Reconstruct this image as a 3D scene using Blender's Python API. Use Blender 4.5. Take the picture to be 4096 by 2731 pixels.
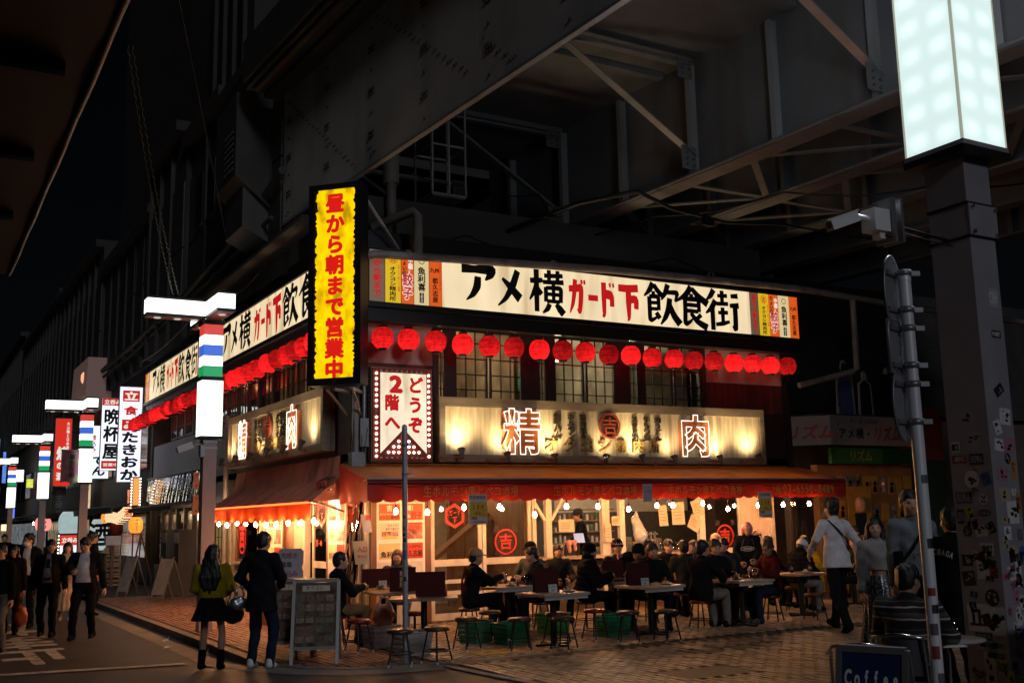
import bpy, math, random
import numpy as np
from mathutils import Vector, Matrix
random.seed(7); rng=np.random.default_rng(7)
R=math.radians
SC=bpy.context.scene; COL=SC.collection
for o in list(bpy.data.objects): bpy.data.objects.remove(o)

# ---------------------------------------------------------------- camera
cam=bpy.data.cameras.new('camera'); camo=bpy.data.objects.new('camera',cam); COL.objects.link(camo)
cam.sensor_width=36; cam.lens=4222/4096*36; cam.clip_start=.05; cam.clip_end=600
camo.matrix_world=Matrix(((.86829,-.06379,-.49194,-6.7967),(-.49561,-.15377,-.85483,-17.5925),(-.02112,.98604,-.16514,1.8),(0,0,0,1)))
SC.camera=camo
# ---------------------------------------------------------------- night sky, added faint sun lamp standing in for unseen lamps behind the camera
W=bpy.data.worlds.new('World'); SC.world=W; W.use_nodes=True
nt=W.node_tree; sky=nt.nodes.new('ShaderNodeTexSky'); sky.sky_type='NISHITA'; sky.sun_disc=False
sky.sun_elevation=R(22); sky.sun_rotation=R(216); sky.air_density=1.0
nt.links.new(sky.outputs[0],nt.nodes['Background'].inputs[0]); nt.nodes['Background'].inputs[1].default_value=.00035
sun=bpy.data.lights.new('fill_sun','SUN'); sun.energy=.30; sun.angle=R(8); sun.color=(.86,.88,1)
suno=bpy.data.objects.new('fill_sun',sun); COL.objects.link(suno); suno.rotation_euler=Vector((.15,.90,-.33)).to_track_quat('-Z','Y').to_euler()
# ---------------------------------------------------------------- picture
SC.view_settings.view_transform='Standard'; SC.view_settings.look='None'
SC.view_settings.exposure=0; SC.view_settings.gamma=1; SC.view_settings.use_curve_mapping=False
SC.render.engine='CYCLES'; cy=SC.cycles
cy.use_denoising=True
try: cy.denoiser='OPENIMAGEDENOISE'
except Exception: pass
cy.max_bounces=6; cy.diffuse_bounces=3; cy.glossy_bounces=3; cy.transmission_bounces=4; cy.transparent_max_bounces=12
cy.sample_clamp_indirect=3; cy.caustics_reflective=False; cy.caustics_refractive=False; cy.use_light_tree=True

# ---------------------------------------------------------------- materials
MATS={}
def mat(name,col=(.5,.5,.5),rough=.6,metal=0,emit=None,es=0,var=0,vs=8,stretch=(1,1,1),bump=0,bs=60,dirt=None,dirtamt=0,ds=3,dstretch=(1,1,.25),spec=.5,alpha=1,coord='Object',emod=True):
    """procedural principled material: colour variation (var), relief (bump), stains (dirt)"""
    if name in MATS: return MATS[name]
    m=bpy.data.materials.new(name); MATS[name]=m; m.use_nodes=True; t=m.node_tree; N=t.nodes; L=t.links
    p=N['Principled BSDF']; p.inputs['Roughness'].default_value=rough; p.inputs['Metallic'].default_value=metal
    p.inputs['Specular IOR Level'].default_value=spec; p.inputs['Alpha'].default_value=alpha
    tc=N.new('ShaderNodeTexCoord')
    def noise(scale,st,detail=4):
        mp=N.new('ShaderNodeMapping'); mp.inputs['Scale'].default_value=st; L.new(tc.outputs[coord],mp.inputs[0])
        n=N.new('ShaderNodeTexNoise'); n.inputs['Scale'].default_value=scale; n.inputs['Detail'].default_value=detail; L.new(mp.outputs[0],n.inputs[0]); return n.outputs[0]
    def ramp(sock,a,b,lo,hi):
        r=N.new('ShaderNodeMapRange'); L.new(sock,r.inputs[0]); r.inputs[1].default_value=a; r.inputs[2].default_value=b; r.inputs[3].default_value=lo; r.inputs[4].default_value=hi; return r.outputs[0]
    base=emit if emit is not None else col
    c=N.new('ShaderNodeRGB'); c.outputs[0].default_value=(*base,1); cs=c.outputs[0]
    if var:
        f=ramp(noise(vs,stretch),.3,.7,1-var,1+var)
        mx=N.new('ShaderNodeVectorMath'); mx.operation='SCALE'; L.new(cs,mx.inputs[0]); L.new(f,mx.inputs['Scale']); cs=mx.outputs[0]
    if dirt is not None:
        f=ramp(noise(ds,dstretch,6),.5,.68,0,dirtamt)
        mx=N.new('ShaderNodeMix'); mx.data_type='RGBA'; L.new(f,mx.inputs[0]); L.new(cs,mx.inputs[6]); mx.inputs[7].default_value=(*dirt,1); cs=mx.outputs[2]
    if emit is not None:
        L.new(cs,p.inputs['Emission Color']); p.inputs['Emission Strength'].default_value=es; p.inputs['Base Color'].default_value=(*col,1)
    else: L.new(cs,p.inputs['Base Color'])
    if bump:
        b=N.new('ShaderNodeBump'); b.inputs['Strength'].default_value=bump; b.inputs['Distance'].default_value=.02
        L.new(noise(bs,stretch,5),b.inputs['Height']); L.new(b.outputs[0],p.inputs['Normal'])
    return m
def glassmat(name,tint=(.9,.95,.93),refl=.12):
    if name in MATS: return MATS[name]
    m=bpy.data.materials.new(name); MATS[name]=m; m.use_nodes=True; t=m.node_tree; N=t.nodes; L=t.links; N.clear()
    o=N.new('ShaderNodeOutputMaterial'); a=N.new('ShaderNodeBsdfTransparent'); a.inputs[0].default_value=(*tint,1)
    g=N.new('ShaderNodeBsdfGlossy'); g.inputs['Roughness'].default_value=.03; fr=N.new('ShaderNodeFresnel'); fr.inputs[0].default_value=1.5
    ad=N.new('ShaderNodeMath'); ad.operation='ADD'; ad.inputs[1].default_value=refl-.04; L.new(fr.outputs[0],ad.inputs[0])
    x=N.new('ShaderNodeMixShader'); L.new(ad.outputs[0],x.inputs[0]); L.new(a.outputs[0],x.inputs[1]); L.new(g.outputs[0],x.inputs[2]); L.new(x.outputs[0],o.inputs[0])
    return m
def stripemat(name,cols,period=.2,rough=.9):
    m=bpy.data.materials.new(name); MATS[name]=m; m.use_nodes=True; t=m.node_tree; N=t.nodes; L=t.links; p=N['Principled BSDF']
    tc=N.new('ShaderNodeTexCoord'); sp=N.new('ShaderNodeSeparateXYZ'); L.new(tc.outputs['Object'],sp.inputs[0])
    n=N.new('ShaderNodeTexNoise'); n.inputs['Scale'].default_value=6; L.new(tc.outputs['Object'],n.inputs[0])
    ma=N.new('ShaderNodeMath'); ma.operation='MULTIPLY_ADD'; L.new(n.outputs[0],ma.inputs[0]); ma.inputs[1].default_value=.03; L.new(sp.outputs[2],ma.inputs[2])
    d=N.new('ShaderNodeMath'); d.operation='DIVIDE'; L.new(ma.outputs[0],d.inputs[0]); d.inputs[1].default_value=period
    fr=N.new('ShaderNodeMath'); fr.operation='FRACT'; L.new(d.outputs[0],fr.inputs[0])
    r=N.new('ShaderNodeValToRGB'); r.color_ramp.interpolation='CONSTANT'; L.new(fr.outputs[0],r.inputs[0])
    e=r.color_ramp.elements
    for i,(pos,c) in enumerate(cols):
        el=e[i] if i<2 else e.new(pos); el.position=pos; el.color=(*c,1)
    L.new(r.outputs[0],p.inputs['Base Color']); p.inputs['Roughness'].default_value=rough; return m

def through(m,c,f=.5,vary=0):
    """thin cloth or paper: part of the light passes through"""
    t=m.node_tree; N=t.nodes; L=t.links; p=N['Principled BSDF']; o=[n for n in N if n.type=='OUTPUT_MATERIAL'][0]; tr=N.new('ShaderNodeBsdfTranslucent'); tr.inputs[0].default_value=(*c,1)
    if vary:   # uneven paper: blotches and fine bamboo lines
        tc=N.new('ShaderNodeTexCoord'); nz=N.new('ShaderNodeTexNoise'); nz.inputs['Scale'].default_value=16; nz.inputs['Detail'].default_value=5; L.new(tc.outputs['Object'],nz.inputs[0]); mp=N.new('ShaderNodeMapping'); mp.inputs['Scale'].default_value=(2,2,70); L.new(tc.outputs['Object'],mp.inputs[0]); n2=N.new('ShaderNodeTexNoise'); n2.inputs['Scale'].default_value=1; L.new(mp.outputs[0],n2.inputs[0])
        ad=N.new('ShaderNodeMath'); ad.operation='ADD'; L.new(nz.outputs[0],ad.inputs[0]); L.new(n2.outputs[0],ad.inputs[1]); mr=N.new('ShaderNodeMapRange'); L.new(ad.outputs[0],mr.inputs[0]); mr.inputs[1].default_value=.7; mr.inputs[2].default_value=1.3; mr.inputs[3].default_value=1-vary; mr.inputs[4].default_value=1+vary
        sc=N.new('ShaderNodeVectorMath'); sc.operation='SCALE'; sc.inputs[0].default_value=c; L.new(mr.outputs[0],sc.inputs['Scale']); L.new(sc.outputs[0],tr.inputs[0])
    x=N.new('ShaderNodeMixShader'); x.inputs[0].default_value=f
    L.new(p.outputs[0],x.inputs[1]); L.new(tr.outputs[0],x.inputs[2]); L.new(x.outputs[0],o.inputs[0]); return m
# ---------------------------------------------------------------- mesh builder
def wm(o):
    M=o.matrix_basis.copy()
    if o.parent: M=wm(o.parent)@o.matrix_parent_inverse@M
    return M
class MB:
    def __init__(s): s.v=[];s.f=[];s.m=[];s.s=[]
    def add(s,vs,fs,mi=0,smooth=False):
        b=len(s.v); s.v.extend([tuple(v) for v in vs]); s.f.extend([tuple(b+i for i in f) for f in fs]); s.m.extend([mi]*len(fs)); s.s.extend([smooth]*len(fs)); return s
    def frame(s,o,a,b,c,mi=0):      # parallelepiped from corner o with edge vectors a,b,c
        o,a,b,c=map(Vector,(o,a,b,c)); vs=[o,o+a,o+a+b,o+b,o+c,o+a+c,o+a+b+c,o+b+c]
        fs=[(3,2,1,0),(4,5,6,7),(0,1,5,4),(1,2,6,5),(2,3,7,6),(3,0,4,7)]
        if a.cross(b).dot(c)<0: fs=[f[::-1] for f in fs]
        return s.add(vs,fs,mi)
    def box(s,x0,x1,y0,y1,z0,z1,mi=0): return s.frame((x0,y0,z0),(x1-x0,0,0),(0,y1-y0,0),(0,0,z1-z0),mi)
    def cbox(s,c,d,mi=0,rz=0):
        c=Vector(c); M=Matrix.Rotation(rz,3,'Z'); a,b,e=M@Vector((d[0],0,0)),M@Vector((0,d[1],0)),Vector((0,0,d[2])); return s.frame(c-(a+b+e)/2,a,b,e,mi)
    def bar(s,p,q,w,h,mi=0,up=(0,0,1)):
        p,q,up=Vector(p),Vector(q),Vector(up); d=q-p; a=d.cross(up)
        if a.length<1e-5: a=d.cross(Vector((1,0,0)))
        a=a.normalized()*w; b=a.cross(d).normalized()*h; return s.frame(p-a/2-b/2,d,a,b,mi)
    def cyl(s,p,q,r,r2=None,n=10,mi=0,cap=True,smooth=True):
        p,q=Vector(p),Vector(q); r2=r if r2 is None else r2; d=(q-p).normalized(); a=d.orthogonal().normalized(); b=d.cross(a)
        vs=[];
        for k in range(n):
            t=2*math.pi*k/n; e=a*math.cos(t)+b*math.sin(t); vs+= [p+e*r,q+e*r2]
        fs=[(2*k,2*((k+1)%n),2*((k+1)%n)+1,2*k+1) for k in range(n)]; s.add(vs,fs,mi,smooth)
        if cap: s.add(vs,[tuple(2*k for k in range(n))[::-1],tuple(2*k+1 for k in range(n))],mi)
        return s
    def tube(s,pts,r,n=6,mi=0,closed=False):
        P=[Vector(p) for p in pts]; m=len(P); vs=[]; prev=None
        for i in range(m):
            if closed: d=P[(i+1)%m]-P[i-1]
            else: d=P[min(i+1,m-1)]-P[max(i-1,0)]
            d.normalize(); a=(prev-d*prev.dot(d)) if prev is not None else d.orthogonal()
            if a.length<1e-6: a=d.orthogonal()
            a.normalize(); prev=a; b=d.cross(a)
            vs+=[P[i]+(a*math.cos(2*math.pi*k/n)+b*math.sin(2*math.pi*k/n))*(r[i] if isinstance(r,(list,tuple)) else r) for k in range(n)]
        fs=[(i*n+k,i*n+(k+1)%n,((i+1)%m)*n+(k+1)%n,((i+1)%m)*n+k) for i in range(m if closed else m-1) for k in range(n)]
        s.add(vs,fs,mi,True)
        if not closed: s.add(vs,[tuple(range(n))[::-1],tuple(range((m-1)*n,m*n))],mi)
        return s
    def lathe(s,prof,c=(0,0,0),n=20,mi=0,smooth=True):
        vs=[(c[0]+r*math.cos(2*math.pi*k/n),c[1]+r*math.sin(2*math.pi*k/n),c[2]+z) for r,z in prof for k in range(n)]
        fs=[(i*n+k,i*n+(k+1)%n,(i+1)*n+(k+1)%n,(i+1)*n+k) for i in range(len(prof)-1) for k in range(n)]
        s.add(vs,fs,mi,smooth); return s
    def ngon(s,pts,mi=0): return s.add(pts,[tuple(range(len(pts)))],mi)
    def prism(s,pts,ext,mi=0):    # closed outline (3d points) extruded by vector
        e=Vector(ext); P=[Vector(p) for p in pts]; n=len(P); vs=P+[p+e for p in P]
        fs=[tuple(range(n))[::-1],tuple(range(n,2*n))]+[(k,(k+1)%n,n+(k+1)%n,n+k) for k in range(n)]
        nrm=sum(((P[k]-P[0]).cross(P[(k+1)%n]-P[0]) for k in range(n)),Vector())
        if nrm.dot(e)<0: fs=[f[::-1] for f in fs]
        return s.add(vs,fs,mi)
    def mesh(s,name):
        me=bpy.data.meshes.new(name); me.from_pydata(s.v,[],s.f)
        me.polygons.foreach_set('material_index',s.m); me.polygons.foreach_set('use_smooth',s.s); me.update(); return me
    def build(s,name,mats,parent=None,world=False,loc=None,rz=0):
        return place(s.mesh(name),name,mats,parent,world,loc,rz)
def place(me,name,mats,parent=None,world=False,loc=None,rz=0):
    if not isinstance(mats,(list,tuple)): mats=[mats]
    if len(me.materials)==0:
        for m in mats: me.materials.append(m)
    o=bpy.data.objects.new(name,me); COL.objects.link(o)
    if loc is not None: o.location=loc
    if rz: o.rotation_euler=(0,0,rz)
    if parent is not None:
        o.parent=parent
        if world: o.matrix_parent_inverse=wm(parent).inverted()
    return o
def tag(o,label=None,cat=None,group=None,kind=None):
    if label: o['label']=label
    if cat: o['category']=cat
    if group: o['group']=group
    if kind: o['kind']=kind
    return o
def thing(name,label,cat,loc=(0,0,0),rz=0,group=None):
    o=bpy.data.objects.new(name,None); COL.objects.link(o); o.location=loc; o.rotation_euler=(0,0,rz); o.empty_display_size=.1
    return tag(o,label,cat,group)
def kids(o): return [c for c in COL.objects if c.parent==o]
CH={}
def reindex():
    CH.clear()
    for c in COL.objects:
        if c.parent: CH.setdefault(c.parent.name,[]).append(c)
def copy_tree(o,parent=None):
    c=o.copy(); COL.objects.link(c)
    if parent is not None: c.parent=parent
    for ch in CH.get(o.name,[]): copy_tree(ch,c)
    return c
def dup(o,loc,rz=None,label=None,group=None):
    reindex(); c=copy_tree(o); c.location=loc
    if rz is not None: c.rotation_euler=(0,0,rz)
    return tag(c,label,None,group)
# ---------------------------------------------------------------- lettering
GL={}
def glyphs(chars,bold=0,ext=0,outline=0):
    todo=[c for c in dict.fromkeys(chars) if c.strip() and (c,bold,ext,outline) not in GL]; tmp=[]
    for c in todo:
        cu=bpy.data.curves.new('g','FONT'); cu.body=c; cu.size=1; cu.offset=bold; cu.resolution_u=3; cu.extrude=ext
        if outline: cu.fill_mode='NONE'; cu.bevel_depth=outline; cu.bevel_resolution=1; cu.resolution_u=4
        o=bpy.data.objects.new('g',cu); COL.objects.link(o); tmp.append((c,o))
    bpy.context.view_layer.update(); dg=bpy.context.evaluated_depsgraph_get()
    for c,o in tmp:
        me=o.evaluated_get(dg).to_mesh(); n=len(me.vertices); v=np.empty(n*3); me.vertices.foreach_get('co',v); v=v.reshape(-1,3)
        GL[(c,bold,ext,outline)]=(v.copy(),[tuple(p.vertices) for p in me.polygons])
        o.evaluated_get(dg).to_mesh_clear()
    for c,o in tmp:
        d=o.data; bpy.data.objects.remove(o); bpy.data.curves.remove(d)
def put(mb,ch,o,u,v,w,h,mi=0,bold=.02,fit=False,ext=0,outline=0,slant=0):
    """one character in the cell with lower-left corner o, unit axes u,v"""
    extra=bold if bold>.021 and not ext else 0; bold=bold if outline else (0 if extra else min(bold,.012)); k=(ch,bold,ext,outline)
    if k not in GL: glyphs(ch,bold,ext,outline)
    P,F=GL[k]
    if len(P)==0: return
    o,u,v=np.array(o,float),np.array(u,float),np.array(v,float); n=np.cross(u,v)
    q=P.copy()
    if fit:
        lo,hi=q[:,:2].min(0),q[:,:2].max(0); q[:,:2]=(q[:,:2]-lo)/np.maximum(hi-lo,1e-4)
    else:
        xm=(q[:,0].min()+q[:,0].max())/2; q[:,1]=(q[:,1]+.12)
        if ord(ch)<128: q[:,0]+= .5-xm
    q[:,0]+=slant*q[:,1]
    W_=o+q[:,:1]*w*u+q[:,1:2]*h*v+q[:,2:3]*w*n; mb.add(W_,F,mi)
    if extra>0 and not outline:
        for k_,(dx,dy) in enumerate(((1,0),(-1,0),(0,1),(0,-1),(.7,.7),(-.7,.7),(.7,-.7),(-.7,-.7)) if h>.2 else ((.75,.75),(-.75,.75),(.75,-.75),(-.75,-.75))): mb.add(W_+u*dx*extra*w+v*dy*extra*h-n*(.0002+.00012*k_),F,mi)
def text(mb,s,o,u,v,w,h,mi=0,bold=.02,vertical=False,gap=0,adv=1.0,**k):
    o,u,v=np.array(o,float),np.array(u,float),np.array(v,float)
    for i,ch in enumerate(s):
        if ch!=' ':
            rot=vertical and ch in 'ー'
            p=o-v*(i*(h+gap)) if vertical else o+u*(i*(w*adv+gap))
            if rot: put(mb,ch,p+v*h*.88+u*w*.0,-v,u,h,w,mi,bold,**k)
            else: put(mb,ch,p,u,v,w,h,mi,bold,**k)
def brush(mb,strokes,o,u,v,w,h,mi=0,lift=.0006):
    """brush strokes on a 100-grid: each stroke = [(x,y,width),...]"""
    o,u,v=np.array(o,float),np.array(u,float),np.array(v,float); n=np.cross(u,v)
    for si,st in enumerate(strokes):
        P=np.array([(a,b) for a,b,_ in st],float); Wd=np.array([c for _,_,c in st],float)*1.5
        t=np.linspace(0,len(P)-1,(len(P)-1)*5+1); x=np.interp(t,range(len(P)),P[:,0]); y=np.interp(t,range(len(P)),P[:,1]); ww=np.interp(t,range(len(P)),Wd)
        if len(P)>2:
            k=np.array([.25,.5,.25])
            for _ in range(2):
                x[1:-1]=np.convolve(x,k,'valid'); y[1:-1]=np.convolve(y,k,'valid')
        dx,dy=np.gradient(x),np.gradient(y); l=np.hypot(dx,dy)+1e-9; nx,ny=-dy/l,dx/l
        A=np.stack([x+nx*ww/2,y+ny*ww/2],1); B=np.stack([x-nx*ww/2,y-ny*ww/2],1)
        pts=[]
        for a in (A,B): pts.append(o+n*lift*si+a[:,:1]/100*w*u+a[:,1:]/100*h*v)
        m=len(x); vs=np.concatenate(pts); mb.add(vs,[(i,i+1,m+i+1,m+i) if False else (m+i,m+i+1,i+1,i) for i in range(m-1)],mi)
X3,Y3,Z3=(1,0,0),(0,1,0),(0,0,1)
def lamp(name,loc,energy,col=(1,.7,.4),r=.05,parent=None,kind='POINT',rot=None,spot=60,blend=.4):
    l=bpy.data.lights.new(name,kind); l.energy=energy; l.color=col; l.shadow_soft_size=r
    if kind=='SPOT': l.spot_size=R(spot); l.spot_blend=blend
    o=bpy.data.objects.new(name,l); COL.objects.link(o); o.location=loc
    if rot is not None: o.rotation_euler=rot
    if parent: o.parent=parent; o.matrix_parent_inverse=wm(parent).inverted()
    return o
def aim(o,d): o.rotation_euler=Vector(d).to_track_quat('-Z','Y').to_euler()
# ---------------------------------------------------------------- implicit surfaces for people and soft things
class SDF:
    def __init__(s): s.p=[]
    def cap(s,a,b,ra,rb=None,k=.02,g=0): s.p.append(('c',np.array(a,float),np.array(b,float),ra,ra if rb is None else rb,k,g)); return s
    def ell(s,c,r,M=None,k=.02,g=0): s.p.append(('e',np.array(c,float),np.array(r,float),M,None,k,g)); return s
    def cut(s,c,r,M=None): s.p.append(('x',np.array(c,float),np.array(r,float),M,None,0,9)); return s
    def bounds(s):
        lo,hi=[],[]
        for t,a,b,ra,rb,k,g in s.p:
            if t=='c': rr=max(ra,rb); lo.append(np.minimum(a,b)-rr); hi.append(np.maximum(a,b)+rr)
            elif t=='e': rr=max(b) if ra is not None else b; lo.append(a-rr); hi.append(a+rr)
        return np.min(lo,0),np.max(hi,0)
    def mesh(s,h,disp=None,clip=None,label=False):
        lo,hi=s.bounds(); lo=lo-3*h; hi=hi+3*h; n=np.ceil((hi-lo)/h).astype(int)+1
        ax=[lo[i]+h*np.arange(n[i]) for i in range(3)]
        F=np.full(n,.12)
        for t,a,b,ra,rb,k,g in s.p:
            if t=='c': rr=max(ra,rb); l,u=np.minimum(a,b)-rr,np.maximum(a,b)+rr
            else: rr=max(b) if ra is not None else b; l,u=a-rr,a+rr
            m=k+2.5*h
            i0=np.maximum(np.floor((l-m-lo)/h).astype(int),0); i1=np.minimum(np.ceil((u+m-lo)/h).astype(int)+1,n)
            if np.any(i1<=i0): continue
            sl=tuple(slice(i0[i],i1[i]) for i in range(3))
            X=ax[0][sl[0]][:,None,None]; Y=ax[1][sl[1]][None,:,None]; Z=ax[2][sl[2]][None,None,:]
            if t=='c':
                d=b-a; dd=max(d@d,1e-9); tt=np.clip(((X-a[0])*d[0]+(Y-a[1])*d[1]+(Z-a[2])*d[2])/dd,0,1)
                D=np.sqrt((X-a[0]-tt*d[0])**2+(Y-a[1]-tt*d[1])**2+(Z-a[2]-tt*d[2])**2)-(ra+(rb-ra)*tt)
            else:
                x,y,z=X-a[0],Y-a[1],Z-a[2]
                if ra is not None:
                    M=ra; x,y,z=(M[0,0]*x+M[1,0]*y+M[2,0]*z, M[0,1]*x+M[1,1]*y+M[2,1]*z, M[0,2]*x+M[1,2]*y+M[2,2]*z)
                k0=np.sqrt((x/b[0])**2+(y/b[1])**2+(z/b[2])**2); k1=np.sqrt((x/b[0]**2)**2+(y/b[1]**2)**2+(z/b[2]**2)**2)+1e-9
                D=k0*(k0-1)/k1
            f=F[sl]
            if t=='x': F[sl]=np.maximum(f,-D)
            else:
                hh=np.clip(.5+.5*(D-f)/k,0,1); F[sl]=D*(1-hh)+f*hh-k*hh*(1-hh)
        G=np.meshgrid(*ax,indexing='ij',sparse=True)
        if disp is not None: F=F+disp(*G)
        if clip is not None: F=np.maximum(F,clip(*G))
        return surfnet(F,lo,h)
def surfnet(F,lo,h):
    S=F<0; n=np.array(F.shape)
    c=np.zeros(n-1,int)
    for i in (0,1):
        for j in (0,1):
            for k in (0,1): c+=S[i:n[0]-1+i,j:n[1]-1+j,k:n[2]-1+k]
    act=(c>0)&(c<8); idx=np.full(n-1,-1); I=np.argwhere(act); idx[act]=np.arange(len(I))
    acc=np.zeros((len(I),3)); cnt=np.zeros(len(I))
    cor=[(0,0,0),(1,0,0),(0,1,0),(1,1,0),(0,0,1),(1,0,1),(0,1,1),(1,1,1)]
    val=[F[I[:,0]+a,I[:,1]+b,I[:,2]+d] for a,b,d in cor]
    for e0,e1 in ((0,1),(2,3),(4,5),(6,7),(0,2),(1,3),(4,6),(5,7),(0,4),(1,5),(2,6),(3,7)):
        a,b=val[e0],val[e1]; m=(a<0)!=(b<0)
        t=np.where(m,a/np.where(m,a-b,1),0)
        p=np.array(cor[e0])[None]+t[:,None]*(np.array(cor[e1])-np.array(cor[e0]))[None]
        acc[m]+=p[m]; cnt[m]+=1
    v=lo+h*(I+acc/cnt[:,None]); faces=[]
    for a in range(3):
        b,d=(a+1)%3,(a+2)%3
        s0=[slice(None)]*3; s1=[slice(None)]*3; s0[a]=slice(0,-1); s1[a]=slice(1,None)
        for q in (b,d): s0[q]=slice(1,-1); s1[q]=slice(1,-1)
        A,B=S[tuple(s0)],S[tuple(s1)]; E=np.argwhere(A!=B)
        if len(E)==0: continue
        fl=A[tuple(E.T)]; off=np.zeros(3,int); off[b]=1; off[d]=1; P=E+off
        def at(db,dd):
            q=P.copy(); q[:,b]-=db; q[:,d]-=dd; return idx[tuple(q.T)]
        Q=np.stack([at(1,1),at(0,1),at(0,0),at(1,0)],1); Q[~fl]=Q[~fl][:,::-1]; faces.append(Q)
    return v,(np.concatenate(faces) if faces else np.zeros((0,4),int))
def npmesh(name,v,f,smooth=True):
    me=bpy.data.meshes.new(name); me.vertices.add(len(v)); me.vertices.foreach_set('co',np.ascontiguousarray(v,dtype=np.float32).ravel())
    me.loops.add(f.size); me.loops.foreach_set('vertex_index',np.ascontiguousarray(f,dtype=np.int32).ravel())
    me.polygons.add(len(f)); me.polygons.foreach_set('loop_start',np.arange(0,f.size,f.shape[1],dtype=np.int32))
    me.polygons.foreach_set('use_smooth',np.full(len(f),smooth)); me.update(calc_edges=True); me.validate(); return me
def rotm(ax,a): return np.array(Matrix.Rotation(a,3,ax))
def ik(a,b,l1,l2,hint):
    a,b,hint=np.array(a,float),np.array(b,float),np.array(hint,float); d=b-a; L=np.linalg.norm(d); L2=min(L,(l1+l2)*.999); d/=max(L,1e-6); b=a+d*L2
    x=(l1*l1-l2*l2+L2*L2)/(2*L2); hgt=math.sqrt(max(l1*l1-x*x,0)); p=hint-d*(hint@d); p/=max(np.linalg.norm(p),1e-6)
    return a+d*x+p*hgt,b
# a right hand in its own frame: wrist at origin, fingers along -Z, palm facing -X... thumb towards +Y
def make_hand(curl):
    s=SDF(); s.cap((0,0,.03),(0,0,-.02),.024,.026,.02); s.ell((0,0,-.055),(.017,.041,.05),k=.018)
    for i,(y,L) in enumerate(((.03,.072),(.010,.08),(-.011,.075),(-.031,.058))):
        p=np.array((0,y,-.092)); a=.25+curl*.5
        for j,f in enumerate((.45,.31,.24)):
            q=p+L*f*np.array((-math.sin(a),y*.12/.03*.3,-math.cos(a))); s.cap(p,q,.0098-.0012*j,.009-.0012*j,.006); p=q; a+=curl*(.75 if j==0 else .6)
    p=np.array((-.005,.035,-.035)); a=.35
    for L in (.042,.034,.026):
        q=p+L*np.array((-.25-curl*.3,math.cos(a)*.62,-.72)); s.cap(p,q,.013,.0105,.008); p=q; a+=.5+curl*.4
    return s.mesh(.0055)
HANDS={'relax':make_hand(.35),'grip':make_hand(1.0)}
SKIN=mat('skin',(.52,.30,.20),.55,var=.08,vs=14); SKIND=mat('skin_tan',(.40,.22,.14),.55,var=.08,vs=14)
HAIRB=mat('hair_black',(.012,.010,.009),.45,var=.3,vs=60,stretch=(1,1,.15),bump=.35,bs=90)
HAIRBR=mat('hair_brown',(.06,.03,.018),.45,var=.3,vs=60,stretch=(1,1,.15),bump=.35,bs=90)
HAIRP=mat('hair_pink',(.66,.27,.27),.5,var=.25,vs=60,stretch=(1,1,.15),bump=.35,bs=90)
EYE=mat('eye_dark',(.012,.009,.008),.25); LIP=mat('lip',(.36,.13,.11),.5); METALD=mat('dark_metal',(.03,.03,.032),.4,.6)
WHITEC=mat('white_cloth',(.72,.71,.70),.85,var=.06,bump=.15,bs=40)
def cloth(n,c,r=.95): return mat('cloth_'+n,c,r,var=.2,vs=9,bump=.35,bs=60,spec=.08)
BLACKC=cloth('black',(.010,.010,.012)); NAVYC=cloth('navy',(.014,.018,.032)); GREYC=cloth('grey',(.07,.07,.068)); CHARC=cloth('charcoal',(.022,.022,.023))
def folds(amp,sc=1,seed=0):
    ph=random.Random(seed).random()*6
    def f(X,Y,Z): return amp*(np.sin(22*sc*X+14*sc*Z+3*np.sin(9*sc*Y+ph))*.5+np.sin(31*sc*Z+12*sc*Y+2.5*np.sin(11*sc*X+ph*2))*.5)
    return f
NP=[0]
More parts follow.
